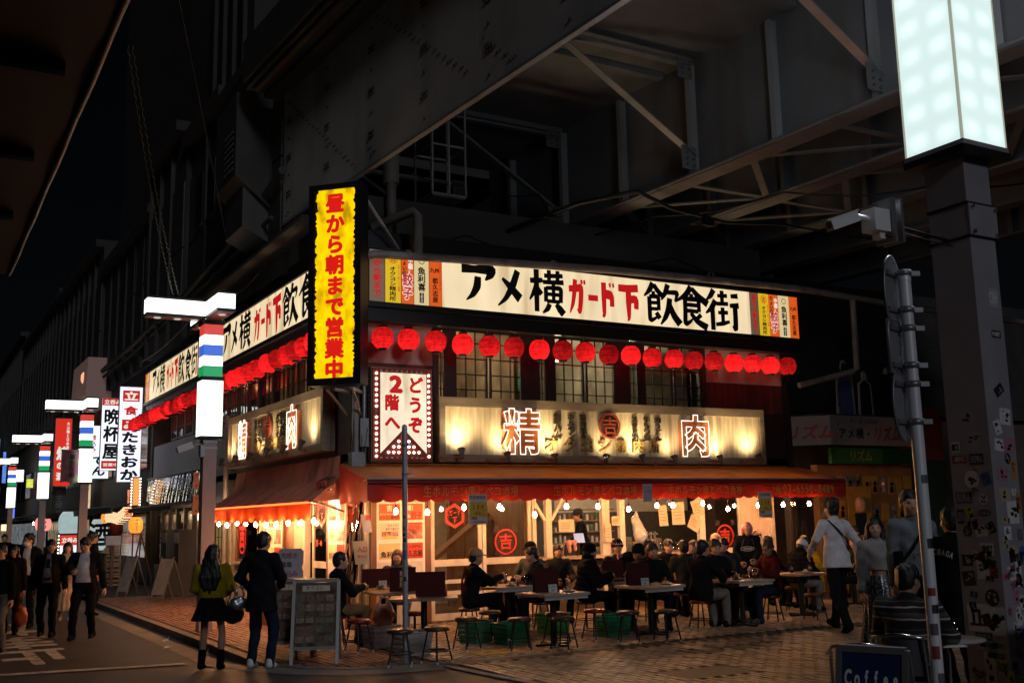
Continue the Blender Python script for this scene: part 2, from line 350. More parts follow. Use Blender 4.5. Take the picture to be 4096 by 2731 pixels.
def person(label,loc,yaw,H=1.70,sit=None,lean=0,head=(0,0),side=0,hl=None,hr=None,al=None,ar=None,feet=None,top='jacket',topm=None,bot='trousers',botm=None,shoem=None,hair='short',hairm=None,skin=None,cap=None,capm=None,eyes=True,fine=.014,hand=('relax','relax'),open_=None,shirtm=None,tie=None,glasses=False,hem=None,bulk=1.0,belly=0,sleeve=1,elbow=(None,None),group='people in the street and at the tables',extra=None,mask=False,puff=False,collar=True,pz=0):
    """pose in the person's own frame (+Y forward, metres at 1.70 m): al/ar = wrist targets, feet = ankle targets"""
    NP[0]+=1; sc=H/1.70; skin=skin or SKIN; hairm=hairm or HAIRB; topm=topm or BLACKC; botm=botm or BLACKC; shoem=shoem or BLACKC
    t=thing('person',label,'person',loc,R(yaw),group); sd=NP[0]
    h=fine/sc
    pel=np.array((0,0,(.93 if sit is None else sit/sc+.10)+pz)); Mt=rotm('X',-R(lean))@rotm('Y',R(side))
    T=lambda x,y,z: pel+Mt@np.array((x,y,z))
    shl,shr=T(-.168*bulk,-.01,.452),T(.168*bulk,-.01,.452); neck=T(0,-.015,.515)
    Mh=rotm('Z',R(-head[0]))@rotm('X',-R(head[1])); hc=neck+Mt@np.array((0,.005,.045))+Mh@np.array((0,.022,.098))
    Hd=lambda x,y,z: hc+Mh@np.array((x,y,z))
    hipl,hipr=pel+np.array((-.088,0,-.03)),pel+np.array((.088,0,-.03))
    if feet is None: feet=((-.10,.02,.085),(.10,-.02,.085)) if sit is None else ((-.11,.40,.085),(.12,.36,.085))
    fl,fr=[np.array(p,float) for p in feet]
    kl,fl=ik(hipl,fl,.43,.42,(-.12,1,.25)); kr,fr=ik(hipr,fr,.43,.42,(.12,1,.25))
    if al is None: al=(-.24,.03,.72+ (0 if sit is None else -.2)) if sit is None else (-.14,.36,pel[2]+.14)
    if ar is None: ar=(.24,.03,.72) if sit is None else (.14,.36,pel[2]+.14)
    el,wl=ik(shl,al,.28,.255,elbow[0] or (-.6,-.6,-.35)); er,wr=ik(shr,ar,.28,.255,elbow[1] or (.6,-.6,-.35))
    # ---- body: one continuous skin
    s=SDF()
    s.ell(Hd(0,-.012,.03),(.078,.098,.095),Mh,k=.03); s.ell(Hd(0,.028,-.035),(.06,.068,.08),Mh,k=.035); s.cap(Hd(0,.062,-.085),Hd(0,.05,-.088),.022,k=.03)
    s.cap(Hd(0,.092,.0),Hd(0,.106,-.032),.009,.014,k=.012); s.cap(Hd(-.03,.083,.022),Hd(.03,.083,.022),.012,k=.015)
    for q in (-1,1): s.ell(Hd(.077*q,-.008,-.008),(.010,.018,.03),Mh,k=.008); s.cap(Hd(.04*q,.068,-.03),Hd(.042*q,.06,-.035),.02,k=.02)
    s.cap(Hd(-.016,.088,-.062),Hd(.016,.088,-.062),.009,k=.008)
    s.cap(neck-Mt@np.array((0,0,.04)),Hd(0,-.02,-.07),.055,.05,k=.03)
    s.ell(T(0,0,.36),(.125,.075,.14),Mt,k=.05); s.cap(T(0,0,.25),T(0,0,.0),.09,.095,k=.05); s.cap(shl,shr,.045,k=.05)
    for a,b,c in ((shl,el,wl),(shr,er,wr)): s.cap(a,b,.042,.034,k=.02); s.cap(b,c,.034,.024,k=.015)
    for a,b,c in ((hipl,kl,fl),(hipr,kr,fr)): s.cap(a,b,.07,.047,k=.03); s.cap(b,b+(c-b)*.35,.046,.05,k=.02); s.cap(b+(c-b)*.35,c,.05,.032,k=.02)
    v,f=s.mesh(h); vs,fs=[v],[f]; n=len(v)
    for side_,w,e,kind in ((1,wr,er,hand[1]),(-1,wl,el,hand[0])):
        hv,hf=HANDS[kind]; hv=hv.copy(); d=(w-e)/max(np.linalg.norm(w-e),1e-6); z=-d; pal=np.array((-side_,0,-.25))  # palm side
        x=-(pal-z*(pal@z)); x/=max(np.linalg.norm(x),1e-6); x=x if side_>0 else x; y=np.cross(z,x)
        if side_>0: B=np.stack([x,y,z],1)
        else: B=np.stack([x,y,z],1)
        if (B[:,1]@np.array((0,1,.3)))<0: hv[:,1]*=-1; hf=hf[:,::-1]
        vs.append(w+d*.005+hv@B.T); fs.append(hf+n); n+=len(hv)
    me=npmesh('body',np.concatenate(vs)*sc,np.concatenate(fs)); place(me,'body',skin,t)
    # ---- face
    if eyes:
        for q in (-1,1):
            mb=MB(); c=Hd(.031*q,.086,.006)*sc; e=SDF(); e.ell(Hd(.031*q,.082,.004),(.014,.012,.0065),Mh,k=.003)
            ev,ef=e.mesh(.005); place(npmesh('eye',ev*sc,ef),'eye',EYE,t)
            e=SDF(); e.cap(Hd(.018*q,.096,.028),Hd(.046*q,.084,.028),.004,k=.003); ev,ef=e.mesh(.005); place(npmesh('eyebrow',ev*sc,ef),'eyebrow',hairm if hairm is not HAIRP else HAIRBR,t)
        if not mask:
            e=SDF(); e.cap(Hd(-.02,.093,-.060),Hd(.02,.093,-.060),.0055,k=.003); ev,ef=e.mesh(.005); place(npmesh('mouth',ev*sc,ef),'mouth',LIP,t)
    if mask:
        e=SDF(); e.ell(Hd(0,.05,-.055),(.068,.07,.055),Mh); ev,ef=e.mesh(.01); place(npmesh('face_mask',ev*sc,ef),'face_mask',WHITEC,t)
    if glasses:
        mb=MB()
        for q in (-1,1):
            ring=[tuple(Hd(.032*q+.024*math.cos(a),.104,.004+.018*math.sin(a))*sc) for a in np.linspace(0,2*math.pi,13)[:-1]]; mb.tube(ring,.0025,5,closed=True)
            mb.tube([tuple(Hd(.056*q,.1,.006)*sc),tuple(Hd(.08*q,.0,.008)*sc)],.0022,5)
        mb.tube([tuple(Hd(-.008,.108,.008)*sc),tuple(Hd(.008,.108,.008)*sc)],.0022,5); mb.build('glasses',METALD,t)
    # ---- hair
    hs=SDF(); dz=lambda amp,fr: (lambda X,Y,Z: amp*np.sin(fr*X+4*np.sin(9*Z)+sd)*np.sin(fr*.9*Y+sd*2)+amp*.6*np.sin(fr*2.1*X+fr*1.7*Y+5*np.sin(14*Z)))
    if hair!='bald':
        big=.012 if cap else 0
        hs.ell(Hd(0,-.020,.045-big),(.090-big*.5,.107-big*.5,.096-big),Mh,k=.02)
        if hair in('short','messy','bun'): hs.ell(Hd(0,-.055,-.02),(.078,.062,.075),Mh,k=.03)
        if hair=='messy':
            for i in range(16):
                a=i*2.4; q=.5+.5*(i/16); hs.cap(Hd(.06*math.cos(a)*q,-.02+.07*math.sin(a)*q,.10),Hd(.095*math.cos(a)*q,-.02+.105*math.sin(a)*q,.13-.06*q),.03,.012,k=.02)
        if hair in('bob','long','longback'):
            L=-.12 if hair=='bob' else -.16
            for q in (-1,1): hs.cap(Hd(.075*q,-.015,.02),Hd(.080*q,-.0,L),.034,.026,k=.03); hs.cap(Hd(.055*q,-.07,.0),Hd(.06*q,-.06,L-.01),.05,.04,k=.03)
            hs.cap(Hd(0,-.085,.0),Hd(0,-.075,L-.01),.05,.042,k=.03)
        if hair in('long','longback'):
            D=.35 if hair=='longback' else .28
            for q in (-1.6,-.9,0,.9,1.6):
                p0=Hd(.05*q,-.075,-.12); p1=T(.062*q+.012*math.sin(q*9),-.125,.515-D*.5); p2=T(.058*q+.02*math.sin(q*7),-.14,.515-D-.04*math.cos(q*5)); hs.cap(p0,p1,.048,.042,k=.03); hs.cap(p1,p2,.042,.018,k=.03)
        if hair=='bun': hs.ell(Hd(0,-.12,.06),(.04,.04,.04),Mh,k=.01)
        hs.cut(Hd(0,.125,-.045),(.084,.095,.088),Mh)
        if hair in('short','messy','bun'): hs.cut(Hd(0,.06,-.14),(.14,.12,.10),Mh)
        hv,hf=hs.mesh(min(h,.011),disp=dz(.005,70) if hair!='messy' else dz(.011,60))
        if len(hf): place(npmesh('hair',hv*sc,hf),'hair',hairm,t)
    elif hair=='bald': pass
    if cap:
        cs=SDF(); cm=capm or BLACKC
        if cap=='beanie':
            cs.ell(Hd(0,-.018,.062),(.096,.113,.098),Mh); cs.cap(Hd(-.06,-.02,.035),Hd(.06,-.02,.035),.045,k=.03); cs.ell(Hd(0,-.018,.035),(.1,.117,.035),Mh,k=.01); cs.cut(Hd(0,.02,-.12),(.2,.2,.125),Mh)
            cv,cf=cs.mesh(.01,disp=lambda X,Y,Z:.0025*np.sin(150*X)); place(npmesh('beanie',cv*sc,cf),'beanie',cm,t)
        else:
            cs.ell(Hd(0,-.015,.06),(.094,.112,.085),Mh); cs.ell(Hd(0,-.015,.04),(.096,.114,.045),Mh); cs.ell(Hd(0,.115,.038),(.075,.085,.013),Mh,k=.008); cs.cut(Hd(0,-.02,-.07),(.13,.14,.095),Mh); cs.cut(Hd(0,.115,-.03),(.12,.14,.06),Mh)
            cv,cf=cs.mesh(.009); place(npmesh('cap',cv*sc,cf),'cap',cm,t)
    # ---- upper garment
    k=bulk; th=.012 if top in('tee','shirt','dress') else .022
    if puff: th=.055
    def torso(th,z0):
        g=SDF(); g.ell(T(0,0,.37),(.155*k+th,.10*k+th,.16),Mt,k=.06); g.ell(T(0,.01+belly*.45,.2),(.142*k+th+belly*.3,.098*k+th+belly,.17),Mt,k=.06); g.ell(T(0,0+belly*.3,.05),(.155*k+th,.108*k+th+belly*.6,.15),Mt,k=.06)
        g.cap(shl+Mt@np.array((.03,0,-.02)),shr+Mt@np.array((-.03,0,-.02)),.058+th,k=.05); g.cap(T(0,-.01,.46),T(0,-.012,.505),.075+th*.5,.066+th*.4,k=.03); return g
    def sleeves(g,th,frac=1):
        for a,b,c in ((shl,el,wl),(shr,er,wr)):
            g.cap(a,b,.052+th,.043+th,k=.03)
            if frac>.5: g.cap(b,b+(c-b)*(.97 if frac==1 else (frac-.5)*2),.043+th,.033+th*.8,k=.02)
        return g
    hemz={'jacket':-.10,'sweater':-.02,'tee':-.06,'shirt':-.02,'dress':-.1,'coat':-.42,'puffer':-.06}.get(top,-.05) if hem is None else hem
    g=torso(th,hemz)
    if hemz<-.08:
        for q in (-1,1): g.cap(T(.06*q,0,.0),T(.07*q,0,hemz+.02) if sit is None else T(.07*q,.02,max(hemz,-.12)),.12+th*.5,.125+th*.5,k=.05)
    sleeves(g,th,sleeve)
    if puff: g.cap(T(0,-.02,.49),T(0,-.02,.55),.10,.10,k=.03)
    if top=='hoodie': g.ell(T(0,-.10,.47),(.12,.07,.09),Mt,k=.04)
    zh=T(0,0,hemz)[2]; fo=folds(.008 if not puff else .003,1.15,sd)
    arms_low=min(wl[2],wr[2])
    def disp(X,Y,Z):
        d=fo(X,Y,Z)
        if puff: d=d-.014*np.abs(np.sin(np.pi*Z/.085))
        return d
    tn=Mt@np.array((0,0,1)); hp=T(0,0,hemz); rad=.30
    def clipf(X,Y,Z):   # flat hem, only around the trunk, not the sleeves
        d=-( (X-hp[0])*tn[0]+(Y-hp[1])*tn[1]+(Z-hp[2])*tn[2])
        out=d
        nearL=np.full(np.broadcast(X,Y,Z).shape,9.)
        for a,b in ((el,wl),(er,wr),(shl,el),(shr,er)):
            dd=b-a; q=np.clip(((X-a[0])*dd[0]+(Y-a[1])*dd[1]+(Z-a[2])*dd[2])/(dd@dd),0,1)
            nearL=np.minimum(nearL,np.sqrt((X-a[0]-q*dd[0])**2+(Y-a[1]-q*dd[1])**2+(Z-a[2]-q*dd[2])**2)-.075-th)
        res=np.minimum(out,nearL)
        if open_:
            w0,w1=open_; x=(X-T(0,0,0)[0]); zz=np.clip((Z-zh)/(neck[2]-zh),0,1); res=np.maximum(res,np.where((Y-T(0,0,.2)[1]>.0)&(nearL>.0),(w1+(w0-w1)*zz)-np.abs(x-.0),-1))
        return res
    gv,gf=g.mesh(h,disp=disp,clip=clipf); nm={'tee':'shirt','hoodie':'hoodie','coat':'coat'}.get(top,top)
    place(npmesh(nm,gv*sc,gf),nm,topm,t)
    if open_:
        u=torso(.004,0); uv,uf=u.mesh(h,clip=lambda X,Y,Z:(T(0,0,.02)[2]-Z)+0*X+0*Y); place(npmesh('shirt',uv*sc,uf),'shirt',shirtm or WHITEC,t)
        if tie:
            mb=MB(); pts=[T(0,.0,.50),T(0,.115+belly*.3,.42),T(0,.125+belly*.8,.27),T(0,.12+belly,.07)]
            for i in range(3):
                w=[.016,.03,.042,.05]; mb.add([pts[i]*sc+Mt@np.array((-w[i],.012,0)),pts[i]*sc+Mt@np.array((w[i],.012,0)),pts[i+1]*sc+Mt@np.array((w[i+1],.012,0)),pts[i+1]*sc+Mt@np.array((-w[i+1],.012,0))],[(0,1,2,3)])
            mb.build('tie',tie,t)
    # ---- lower garment
    if bot=='trousers':
        g=SDF(); g.ell(pel+np.array((0,0,-.01)),(.150*k,.115*k+belly*.4,.13),k=.05)
        for a,b,c in ((hipl,kl,fl),(hipr,kr,fr)): g.cap(a,b,.092*k,.072,k=.03); g.cap(b,c+np.array((0,0,-.02)),.070,.062,k=.02)
        gv,gf=g.mesh(h,disp=folds(.009,.9,sd+5),clip=lambda X,Y,Z:(Z-(pel[2]+.12))+0*X+0*Y); place(npmesh('trousers',gv*sc,gf),'trousers',botm,t)
    elif bot in('skirt','longskirt'):
        L=.36 if bot=='skirt' else .80; ztop=pel[2]+.10; nn=72; vs=[]
        prof=[(0,.135),(.12,.175),(.25,.215),(L,.255)] if bot=='skirt' else [(0,.14),(.15,.18),(.5,.2),(L,.24)]
        for dzz,r in prof:
            for i in range(nn):
                a=2*math.pi*i/nn; rr=r*(1+.07*math.sin(a*14)*dzz/L); vs.append((rr*1.05*math.cos(a)*sc,rr*.9*math.sin(a)*sc,(ztop-dzz)*sc))
        fs=[(i*nn+j,i*nn+(j+1)%nn,(i+1)*nn+(j+1)%nn,(i+1)*nn+j) for i in range(3) for j in range(nn)]; MB().add(vs,fs,0,True).build('skirt',botm,t)
    # ---- shoes
    for kk,c in ((kl,fl),(kr,fr)):
        g=SDF(); dv=(c-kk)/max(np.linalg.norm(c-kk),1e-6); fw=np.array((0,1,0.)); fw=fw-dv*(fw@dv)*.7; fw[2]-=0 if c[2]<.1 else .25; fw/=np.linalg.norm(fw)
        g.cap(c+np.array((0,-.03,-.03)),c+np.array((0,-.03,.0)),.046,.042,k=.02); g.cap(c+np.array((0,-.03,-.045)),c+fw*.15+np.array((0,0,-.045)),.038,.036,k=.03); g.cap(c+fw*.06+np.array((0,0,-.02)),c+fw*.13+np.array((0,0,-.04)),.04,.034,k=.02)
        if extra and 'boots' in extra: g.cap(c,c+(kk-c)*.35,.052,.056,k=.02)
        zc=c[2]-.085 if c[2]>.09 else 0.0
        gv,gf=g.mesh(.012,clip=lambda X,Y,Z:(zc-Z)+0*X+0*Y if c[2]<.1 else Z*0-1+X*0+Y*0); place(npmesh('shoe',gv*sc,gf),'shoe',shoem,t)
    t['_n']=0; del t['_n']
    return t,dict(T=lambda *a:T(*a)*sc,Hd=lambda *a:Hd(*a)*sc,wl=wl*sc,wr=wr*sc,el=el*sc,er=er*sc,sc=sc,Mt=Mt,Mh=Mh,shl=shl*sc,shr=shr*sc,fl=fl*sc,fr=fr*sc)
# ================================================================ shared materials
ORD='first second third fourth fifth sixth seventh eighth ninth tenth eleventh twelfth thirteenth fourteenth fifteenth sixteenth seventeenth eighteenth nineteenth twentieth'.split()
ASPH=mat('asphalt',(.045,.042,.04),.62,var=.18,vs=3,bump=.35,bs=160,dirt=(.03,.028,.026),dirtamt=.6,ds=.8,dstretch=(1,1,1))
KERB=mat('kerb_stone',(.20,.18,.16),.75,var=.2,vs=4,bump=.3,bs=80,dirt=(.08,.07,.06),dirtamt=.7,ds=2,dstretch=(1,1,1))
JOINT=mat('joint_sand',(.03,.026,.022),.95,bump=.3,bs=200)
BRICKR=[mat('paver_red%s'%c,q,.68,var=.2,vs=9,bump=.3,bs=120) for c,q in zip('abc',((.22,.095,.06),(.18,.075,.05),(.26,.12,.08)))]
BRICKB=[mat('paver_buff%s'%c,q,.5,var=.2,vs=9,bump=.3,bs=120) for c,q in zip('abc',((.215,.165,.125),(.16,.123,.094),(.27,.21,.158)))]
LINE=mat('road_paint',(.55,.53,.50),.7,var=.15,vs=5,dirt=(.1,.09,.085),dirtamt=.8,ds=6,dstretch=(1,1,1))
DWOOD=mat('dark_wood',(.035,.022,.016),.5,var=.3,vs=6,stretch=(6,6,.6),bump=.2,bs=30)
BWOOD=mat('brown_wood',(.16,.075,.04),.5,var=.3,vs=6,stretch=(6,6,.6),bump=.2,bs=30)
WWOOD=mat('white_paint_wood',(.62,.57,.50),.5,var=.1,vs=5,dirt=(.32,.26,.2),dirtamt=.5,ds=3)
PINK=mat('pink_plaster',(.68,.47,.40),.85,var=.1,vs=3,bump=.25,bs=25,dirt=(.3,.17,.13),dirtamt=.5,ds=2)
CREAM=mat('cream_wall',(.52,.46,.37),.8,var=.1,vs=3,dirt=(.3,.25,.18),dirtamt=.4,ds=2)
GLASS=glassmat('window_glass',(.80,.80,.74),.12); GLASSD=glassmat('door_glass',(.86,.85,.80),.09); VINYL=glassmat('clear_vinyl',(.86,.82,.76),.20)
BLACKM=mat('black_metal',(.012,.012,.013),.45,.3,var=.2); STEEL=mat('steel',(.45,.45,.46),.28,1,var=.1); GALV=mat('galvanised',(.30,.30,.31),.45,.7,var=.15,vs=6)
PIPEC=mat('grey_pipe',(.30,.27,.25),.5,var=.15,vs=4,dirt=(.12,.09,.07),dirtamt=.5)
INKB=mat('ink_black',(.008,.008,.008),.6); INKR=mat('ink_red',(.5,.02,.015),.55); INKW=mat('ink_white',(.75,.73,.7),.6); INKG=mat('gold_leaf',(.50,.30,.10),.4,.5,var=.2)
def lit(n,c,s,**k): return mat('lit_'+n,tuple(.35*x for x in c),.35,emit=c,es=s,**k)
CREAML=lit('cream_panel',(1,.80,.49),.92,var=.09,vs=2.2,stretch=(1,1,.35),dirt=(.42,.25,.10),dirtamt=.6,ds=1.3,dstretch=(2.2,2.2,.22))
REDLET=lit('red_letter',(.62,.012,.012),.75); YELP=lit('yellow_strip',(.95,.62,.02),.7); ORAP=lit('orange_strip',(.9,.13,.015),.75); CRMP=lit('cream_strip',(.95,.75,.38),.72); BRNP=mat('brown_strip',(.35,.22,.15),.5,emit=(.32,.19,.12),es=.35)
WHTL=lit('white_letter',(.95,.9,.8),.8)
YELSIGN=lit('yellow_sign',(1,.62,.0),1.1,var=.2,vs=7,stretch=(1,1,.6),dirt=(.22,.09,.0),dirtamt=.75,ds=3.2,dstretch=(1.3,1.3,.7)); YRED=lit('red_on_yellow',(.75,.012,.008),.9)
LAMPW=lit('lamp_white',(.93,1,.90),2.2); LAMPR=lit('lamp_red',(.75,.06,.04),.85); LAMPB=lit('lamp_blue',(.05,.16,.75),.85); LAMPG=lit('lamp_green',(.01,.40,.13),.8)
LANT=[through(mat('lantern_red%d'%i,(.45*k,.012,.012),.9,var=.25,vs=12,stretch=(1,1,2.2),bump=.5,bs=26,spec=.1),(.70*k,.020,.027),.8,.6) for i,k in enumerate((.9,1,.75))]; LANP=(1.9,3.0,1.15)
BULB=mat('bulb_glow',(1,.8,.5),.3,emit=(1,.44,.16),es=600); BULBD=lit('sign_bulb',(1,.88,.70),7); BULBX=mat('bulb_off',(.35,.3,.27),.2)
NEON=lit('neon_tube',(1,.86,.70),2.4); SPOTF=lit('spot_face',(1,.88,.66),16)
REDAWN=mat('red_awning',(.26,.016,.008),.62,var=.16,vs=3,bump=.15,bs=12,dirt=(.14,.01,.006),dirtamt=.6,ds=1.5,dstretch=(1,1,1))
RUSTAWN=mat('faded_awning',(.50,.20,.14),.75,var=.18,vs=2.5,bump=.2,bs=9,dirt=(.12,.04,.028),dirtamt=.7,ds=2)
TANAWN=through(mat('tan_awning_top',(.22,.11,.035),.75,var=.2,vs=2,dirt=(.09,.045,.02),dirtamt=.75,ds=1.2),(.4,.16,.04),.14)
through(REDAWN,(.5,.03,.012),.09)
REDAWN2=through(mat('red_awning_fringe',(.36,.022,.010),.62,var=.16,vs=3,bump=.15,bs=12),(.7,.10,.03),.30)
AGED=mat('aged_sign_face',(.66,.52,.31),.7,var=.22,vs=5,stretch=(3,3,.3),bump=.15,bs=30,dirt=(.24,.17,.10),dirtamt=.75,ds=2.4,dstretch=(3,3,.18))
AGEDF=mat('aged_sign_frame',(.27,.20,.13),.7,var=.25,vs=4,stretch=(.5,.5,2),bump=.2,bs=40)
class Fr:
    """wall coordinates: a along the wall, b up, c out of the wall"""
    def __init__(s,o,u): s.o=Vector(o); s.u=Vector(u); s.n=s.u.cross(Vector(Z3))
    def p(s,a,b,c=0): return s.o+s.u*a+Vector((0,0,b))+s.n*c
    def box(s,mb,a0,a1,b0,b1,c0,c1,mi=0): mb.frame(s.p(a0,b0,c0),s.u*(a1-a0),Vector((0,0,b1-b0)),s.n*(c1-c0),mi); return mb
    def rect(s,mb,a0,a1,b0,b1,c,mi=0): mb.add([s.p(a0,b0,c),s.p(a1,b0,c),s.p(a1,b1,c),s.p(a0,b1,c)],[(0,1,2,3)],mi)
FF=Fr((0,0,0),X3); FS=Fr((0,0,0),(0,-1,0))      # front facade; street facade (a = -y)
def bx(fr,a0,a1,b0,b1,c0,c1,mi=0): return fr.box(MB(),a0,a1,b0,b1,c0,c1,mi)
# ================================================================ ground
def sst(x): x=min(max(x,0),1); return x*x*(3-2*x)
def zroad(x,y): return -.12+.10*sst((-y-2.2)/1.8)*sst((x+4.2)/1.4)
xs=[-60,-30,-15,-9]+list(np.arange(-7,-.59,.2)); ys=[-60,-30,-18]+list(np.arange(-14,3,.25))+[6,12,20,40,80,140]
g=MB(); vs=[(x,y,zroad(x,y)) for y in ys for x in xs]; nx=len(xs)
g.add(vs,[(j*nx+i,j*nx+i+1,(j+1)*nx+i+1,(j+1)*nx+i) for j in range(len(ys)-1) for i in range(nx-1)],0,True)
ROAD=tag(g.build('road',ASPH),kind='structure')
und=MB(); und.box(-150,150,-150,200,-1.2,-.9); tag(und.build('ground',JOINT),kind='structure')
# kerb line: straight along the street, round at the corner, then along the front
KL=[(-2.55,60),(-2.55,30),(-2.55,12),(-2.55,6),(-2.56,0),(-2.58,-2),(-2.6,-3.0),(-2.52,-3.7),(-2.25,-4.3),(-1.85,-4.72),(-1.35,-4.93),(-.7,-5.0),(2,-5.05),(14,-5.1),(30,-5.1)]
def offs(P,d):
    out=[]
    for i,(x,y) in enumerate(P):
        a=Vector(P[max(i-1,0)]); b=Vector(P[min(i+1,len(P)-1)]); t=(b-a).normalized(); out.append((x-t.y*d,y+t.x*d))
    return out
inner=offs(KL,.15); gut=offs(KL,-.45)
kb=thing('kerb','pale stone kerb along the street turning round the corner','kerb',(0,0,0)); kb.pop('label',None); kb.pop('category',None); kb['kind']='structure'
def resample(P,step):
    out=[]; 
    for i in range(len(P)-1):
        a,b=Vector(P[i]),Vector(P[i+1]); n=max(1,int((b-a).length/step)); out+=[a.lerp(b,k/n) for k in range(n)]
    return out+[Vector(P[-1])]
KF=[p for p in resample(KL[2:13],.6)]
KI=offs([tuple(p) for p in KF],.145)
for i in range(len(KF)-1):
    a,b=KF[i],KF[i+1]; c,d=Vector(KI[i+1]),Vector(KI[i]); e=(b-a).normalized()*.004
    m=MB(); pts=[a+e,b-e,c-e,d+e]; top=[(p.x,p.y,.0) for p in pts]; m.prism([(p[0],p[1],-.3) for p in top],(0,0,.3)); m.build('kerb_stone',KERB,kb)
gm=MB(); GP=[(-3.02,60)]+gut[1:13]
for i in range(len(KL[:13])-1):
    a,b=KL[i],KL[i+1]; c,d=gut[i+1],gut[i]
    gm.add([(*a,zroad(*a)+.006),(*b,zroad(*b)+.006),(*c,zroad(*c)+.006),(*d,zroad(*d)+.006)],[(3,2,1,0)])
tag(gm.build('gutter',KERB),kind='structure')
# pavement bed + bricks
bed=MB(); bed.ngon([(x,y,-.012) for x,y in inner]+[(30,40,-.012),(0,60,-.012)][:1]+[(30,60,-.012)])
PAVE=tag(bed.build('pavement',JOINT),kind='structure')
pl=MB(); edge=[(-.52,-7.4),(-.62,-6.1),(-.66,-5.25)]
pl.ngon([(x,y,-.014) for x,y in ((-.66,-5.22),(-.62,-6.1),(-.45,-7.6),(-.2,-9.5),(.2,-20),(40,-20),(40,-5.22))])
PLAZA=tag(pl.build('plaza',JOINT),kind='structure')
st=MB(); st.ngon([(x,y,-.002) for x,y in ((-.7,-5.0),(-.66,-5.22),(40,-5.3),(40,-5.12),(2,-5.06))]); tag(st.build('drain_strip',mat('drain_concrete',(.06,.055,.05),.7,var=.2,bump=.2)),kind='structure')
wl=MB(); 
for (a,b) in (((-.66,-5.25),(-.62,-6.1)),((-.62,-6.1),(-.45,-7.6)),((-.45,-7.6),(-.2,-9.5)),((-.2,-9.5),(.2,-20))):
    wl.frame((a[0]-.13,a[1],-.1),(.125,0,0),(b[0]-a[0],b[1]-a[1],0),(0,0,.101))
tag(wl.build('edge_kerb',KERB),kind='structure')
def insidekerb(x,y):
    if y>-2.4: return x>-2.38
    if y<-4.9: return False
    return all((x-a[0])*(b[1]-a[1])-(y-a[1])*(b[0]-a[0])<-.03*math.hypot(b[0]-a[0],b[1]-a[1]) for a,b in zip(inner[4:11],inner[5:12])) if x<-.6 else y>-4.88
def paver(dx,dy,ch=.006,h=.05):
    m=MB(); x,y=dx/2,dy/2; c=ch
    v=[(-x,-y,-h),(x,-y,-h),(x,y,-h),(-x,y,-h),(-x,-y,-c),(x,-y,-c),(x,y,-c),(-x,y,-c),(-x+c,-y+c,0),(x-c,-y+c,0),(x-c,y-c,0),(-x+c,y-c,0)]
    m.add(v,[(0,1,5,4),(1,2,6,5),(2,3,7,6),(3,0,4,7),(4,5,9,8),(5,6,10,9),(6,7,11,10),(7,4,8,11),(8,9,10,11)]); return m
camp=Vector((-6.8,-17.6)); fwd=Vector((.492,.855))
def paving(parent,region,mats,dx,dy,x0,x1,y0,y1,name,far,ang=0,holes=()):
    meshes=[]
    for m in mats:
        me=paver(dx-.013,dy-.013).mesh(name); me.materials.append(m); meshes.append(me)
    L=[]; r=0
    x=x0
    while x<x1:
        y=y0-(dy/2 if r%2 else 0); r+=1
        while y<y1:
            if region(x,y) and not any(hx0<x<hx1 and hy0<y<hy1 for hx0,hx1,hy0,hy1 in holes):
                d=Vector((x,y))-camp; dep=d.dot(fwd); lat=d.dot(Vector((fwd.y,-fwd.x)))
                if dep<far and abs(lat)<.50*dep+.3: L.append((dep,x,y))
            y+=dy
        x+=dx
    # the nearest 300 that the frame shows are pieces of their own
    vis=sorted([q for q in L if q[0]>10.2]); near=vis[:300]; ns=set((q[1],q[2]) for q in near)
    for dep,x,y in near:
        o=bpy.data.objects.new(name,rng.choice(meshes)); COL.objects.link(o); o.parent=parent; o.location=(x,y,rng.uniform(-.004,.003)); o.rotation_euler=(rng.normal(0,.008),rng.normal(0,.008),rng.normal(0,.008))
    st=MB(); P=paver(dx-.013,dy-.013)
    for dep,x,y in L:
        if (x,y) in ns: continue
        z=rng.uniform(-.004,.003); tx,ty=rng.normal(0,.008,2); st.add([(x+a,y+b,c+z+a*tx+b*ty) for a,b,c in P.v],P.f,int(rng.integers(len(mats))))
    if st.v:
        o=st.build(name+'s',mats,parent); o['kind']='stuff'
HOLES=[(.92,1.96,-7.98,-7.30),(2.42,2.74,-6.36,-5.96),(2.87,3.14,-6.1,-5.70),(3.15,3.6,-6.36,-5.9),(3.75,4.15,-6.0,-5.82)]
paving(PAVE,lambda x,y:insidekerb(x,y) and not(x>-.75 and y<-.02),BRICKR,.1,.2,-2.6,9,-5,12,'brick',29)
TER=MB(); TER.ngon([(-.75,-4.9,-.0115),(14,-5.0,-.0115),(14,-.02,-.0115),(-.75,-.02,-.0115)]); TER=tag(TER.build('terrace',JOINT),kind='structure')
paving(TER,lambda x,y:insidekerb(x,y) and x>-.68 and y<-.1,BRICKB,.1,.2,-.70,10,-5,0,'paver',29)  # terrace bricks coloured buff for the beige light lying on them
paving(PLAZA,lambda x,y:y<-5.33 and x>(-.60 if y>-6.1 else -.58+(-6.1-y)*.11),BRICKB,.105,.21,-.6,9,-13,-5.2,'paver',17,holes=HOLES)
for i,(a,b,c,d) in enumerate(HOLES):
    o=bx(Fr((0,0,0),X3),a+.004,b-.004,-.05,-.003,-d+.004,-c-.004).build('asphalt_patch',ASPH,PLAZA)
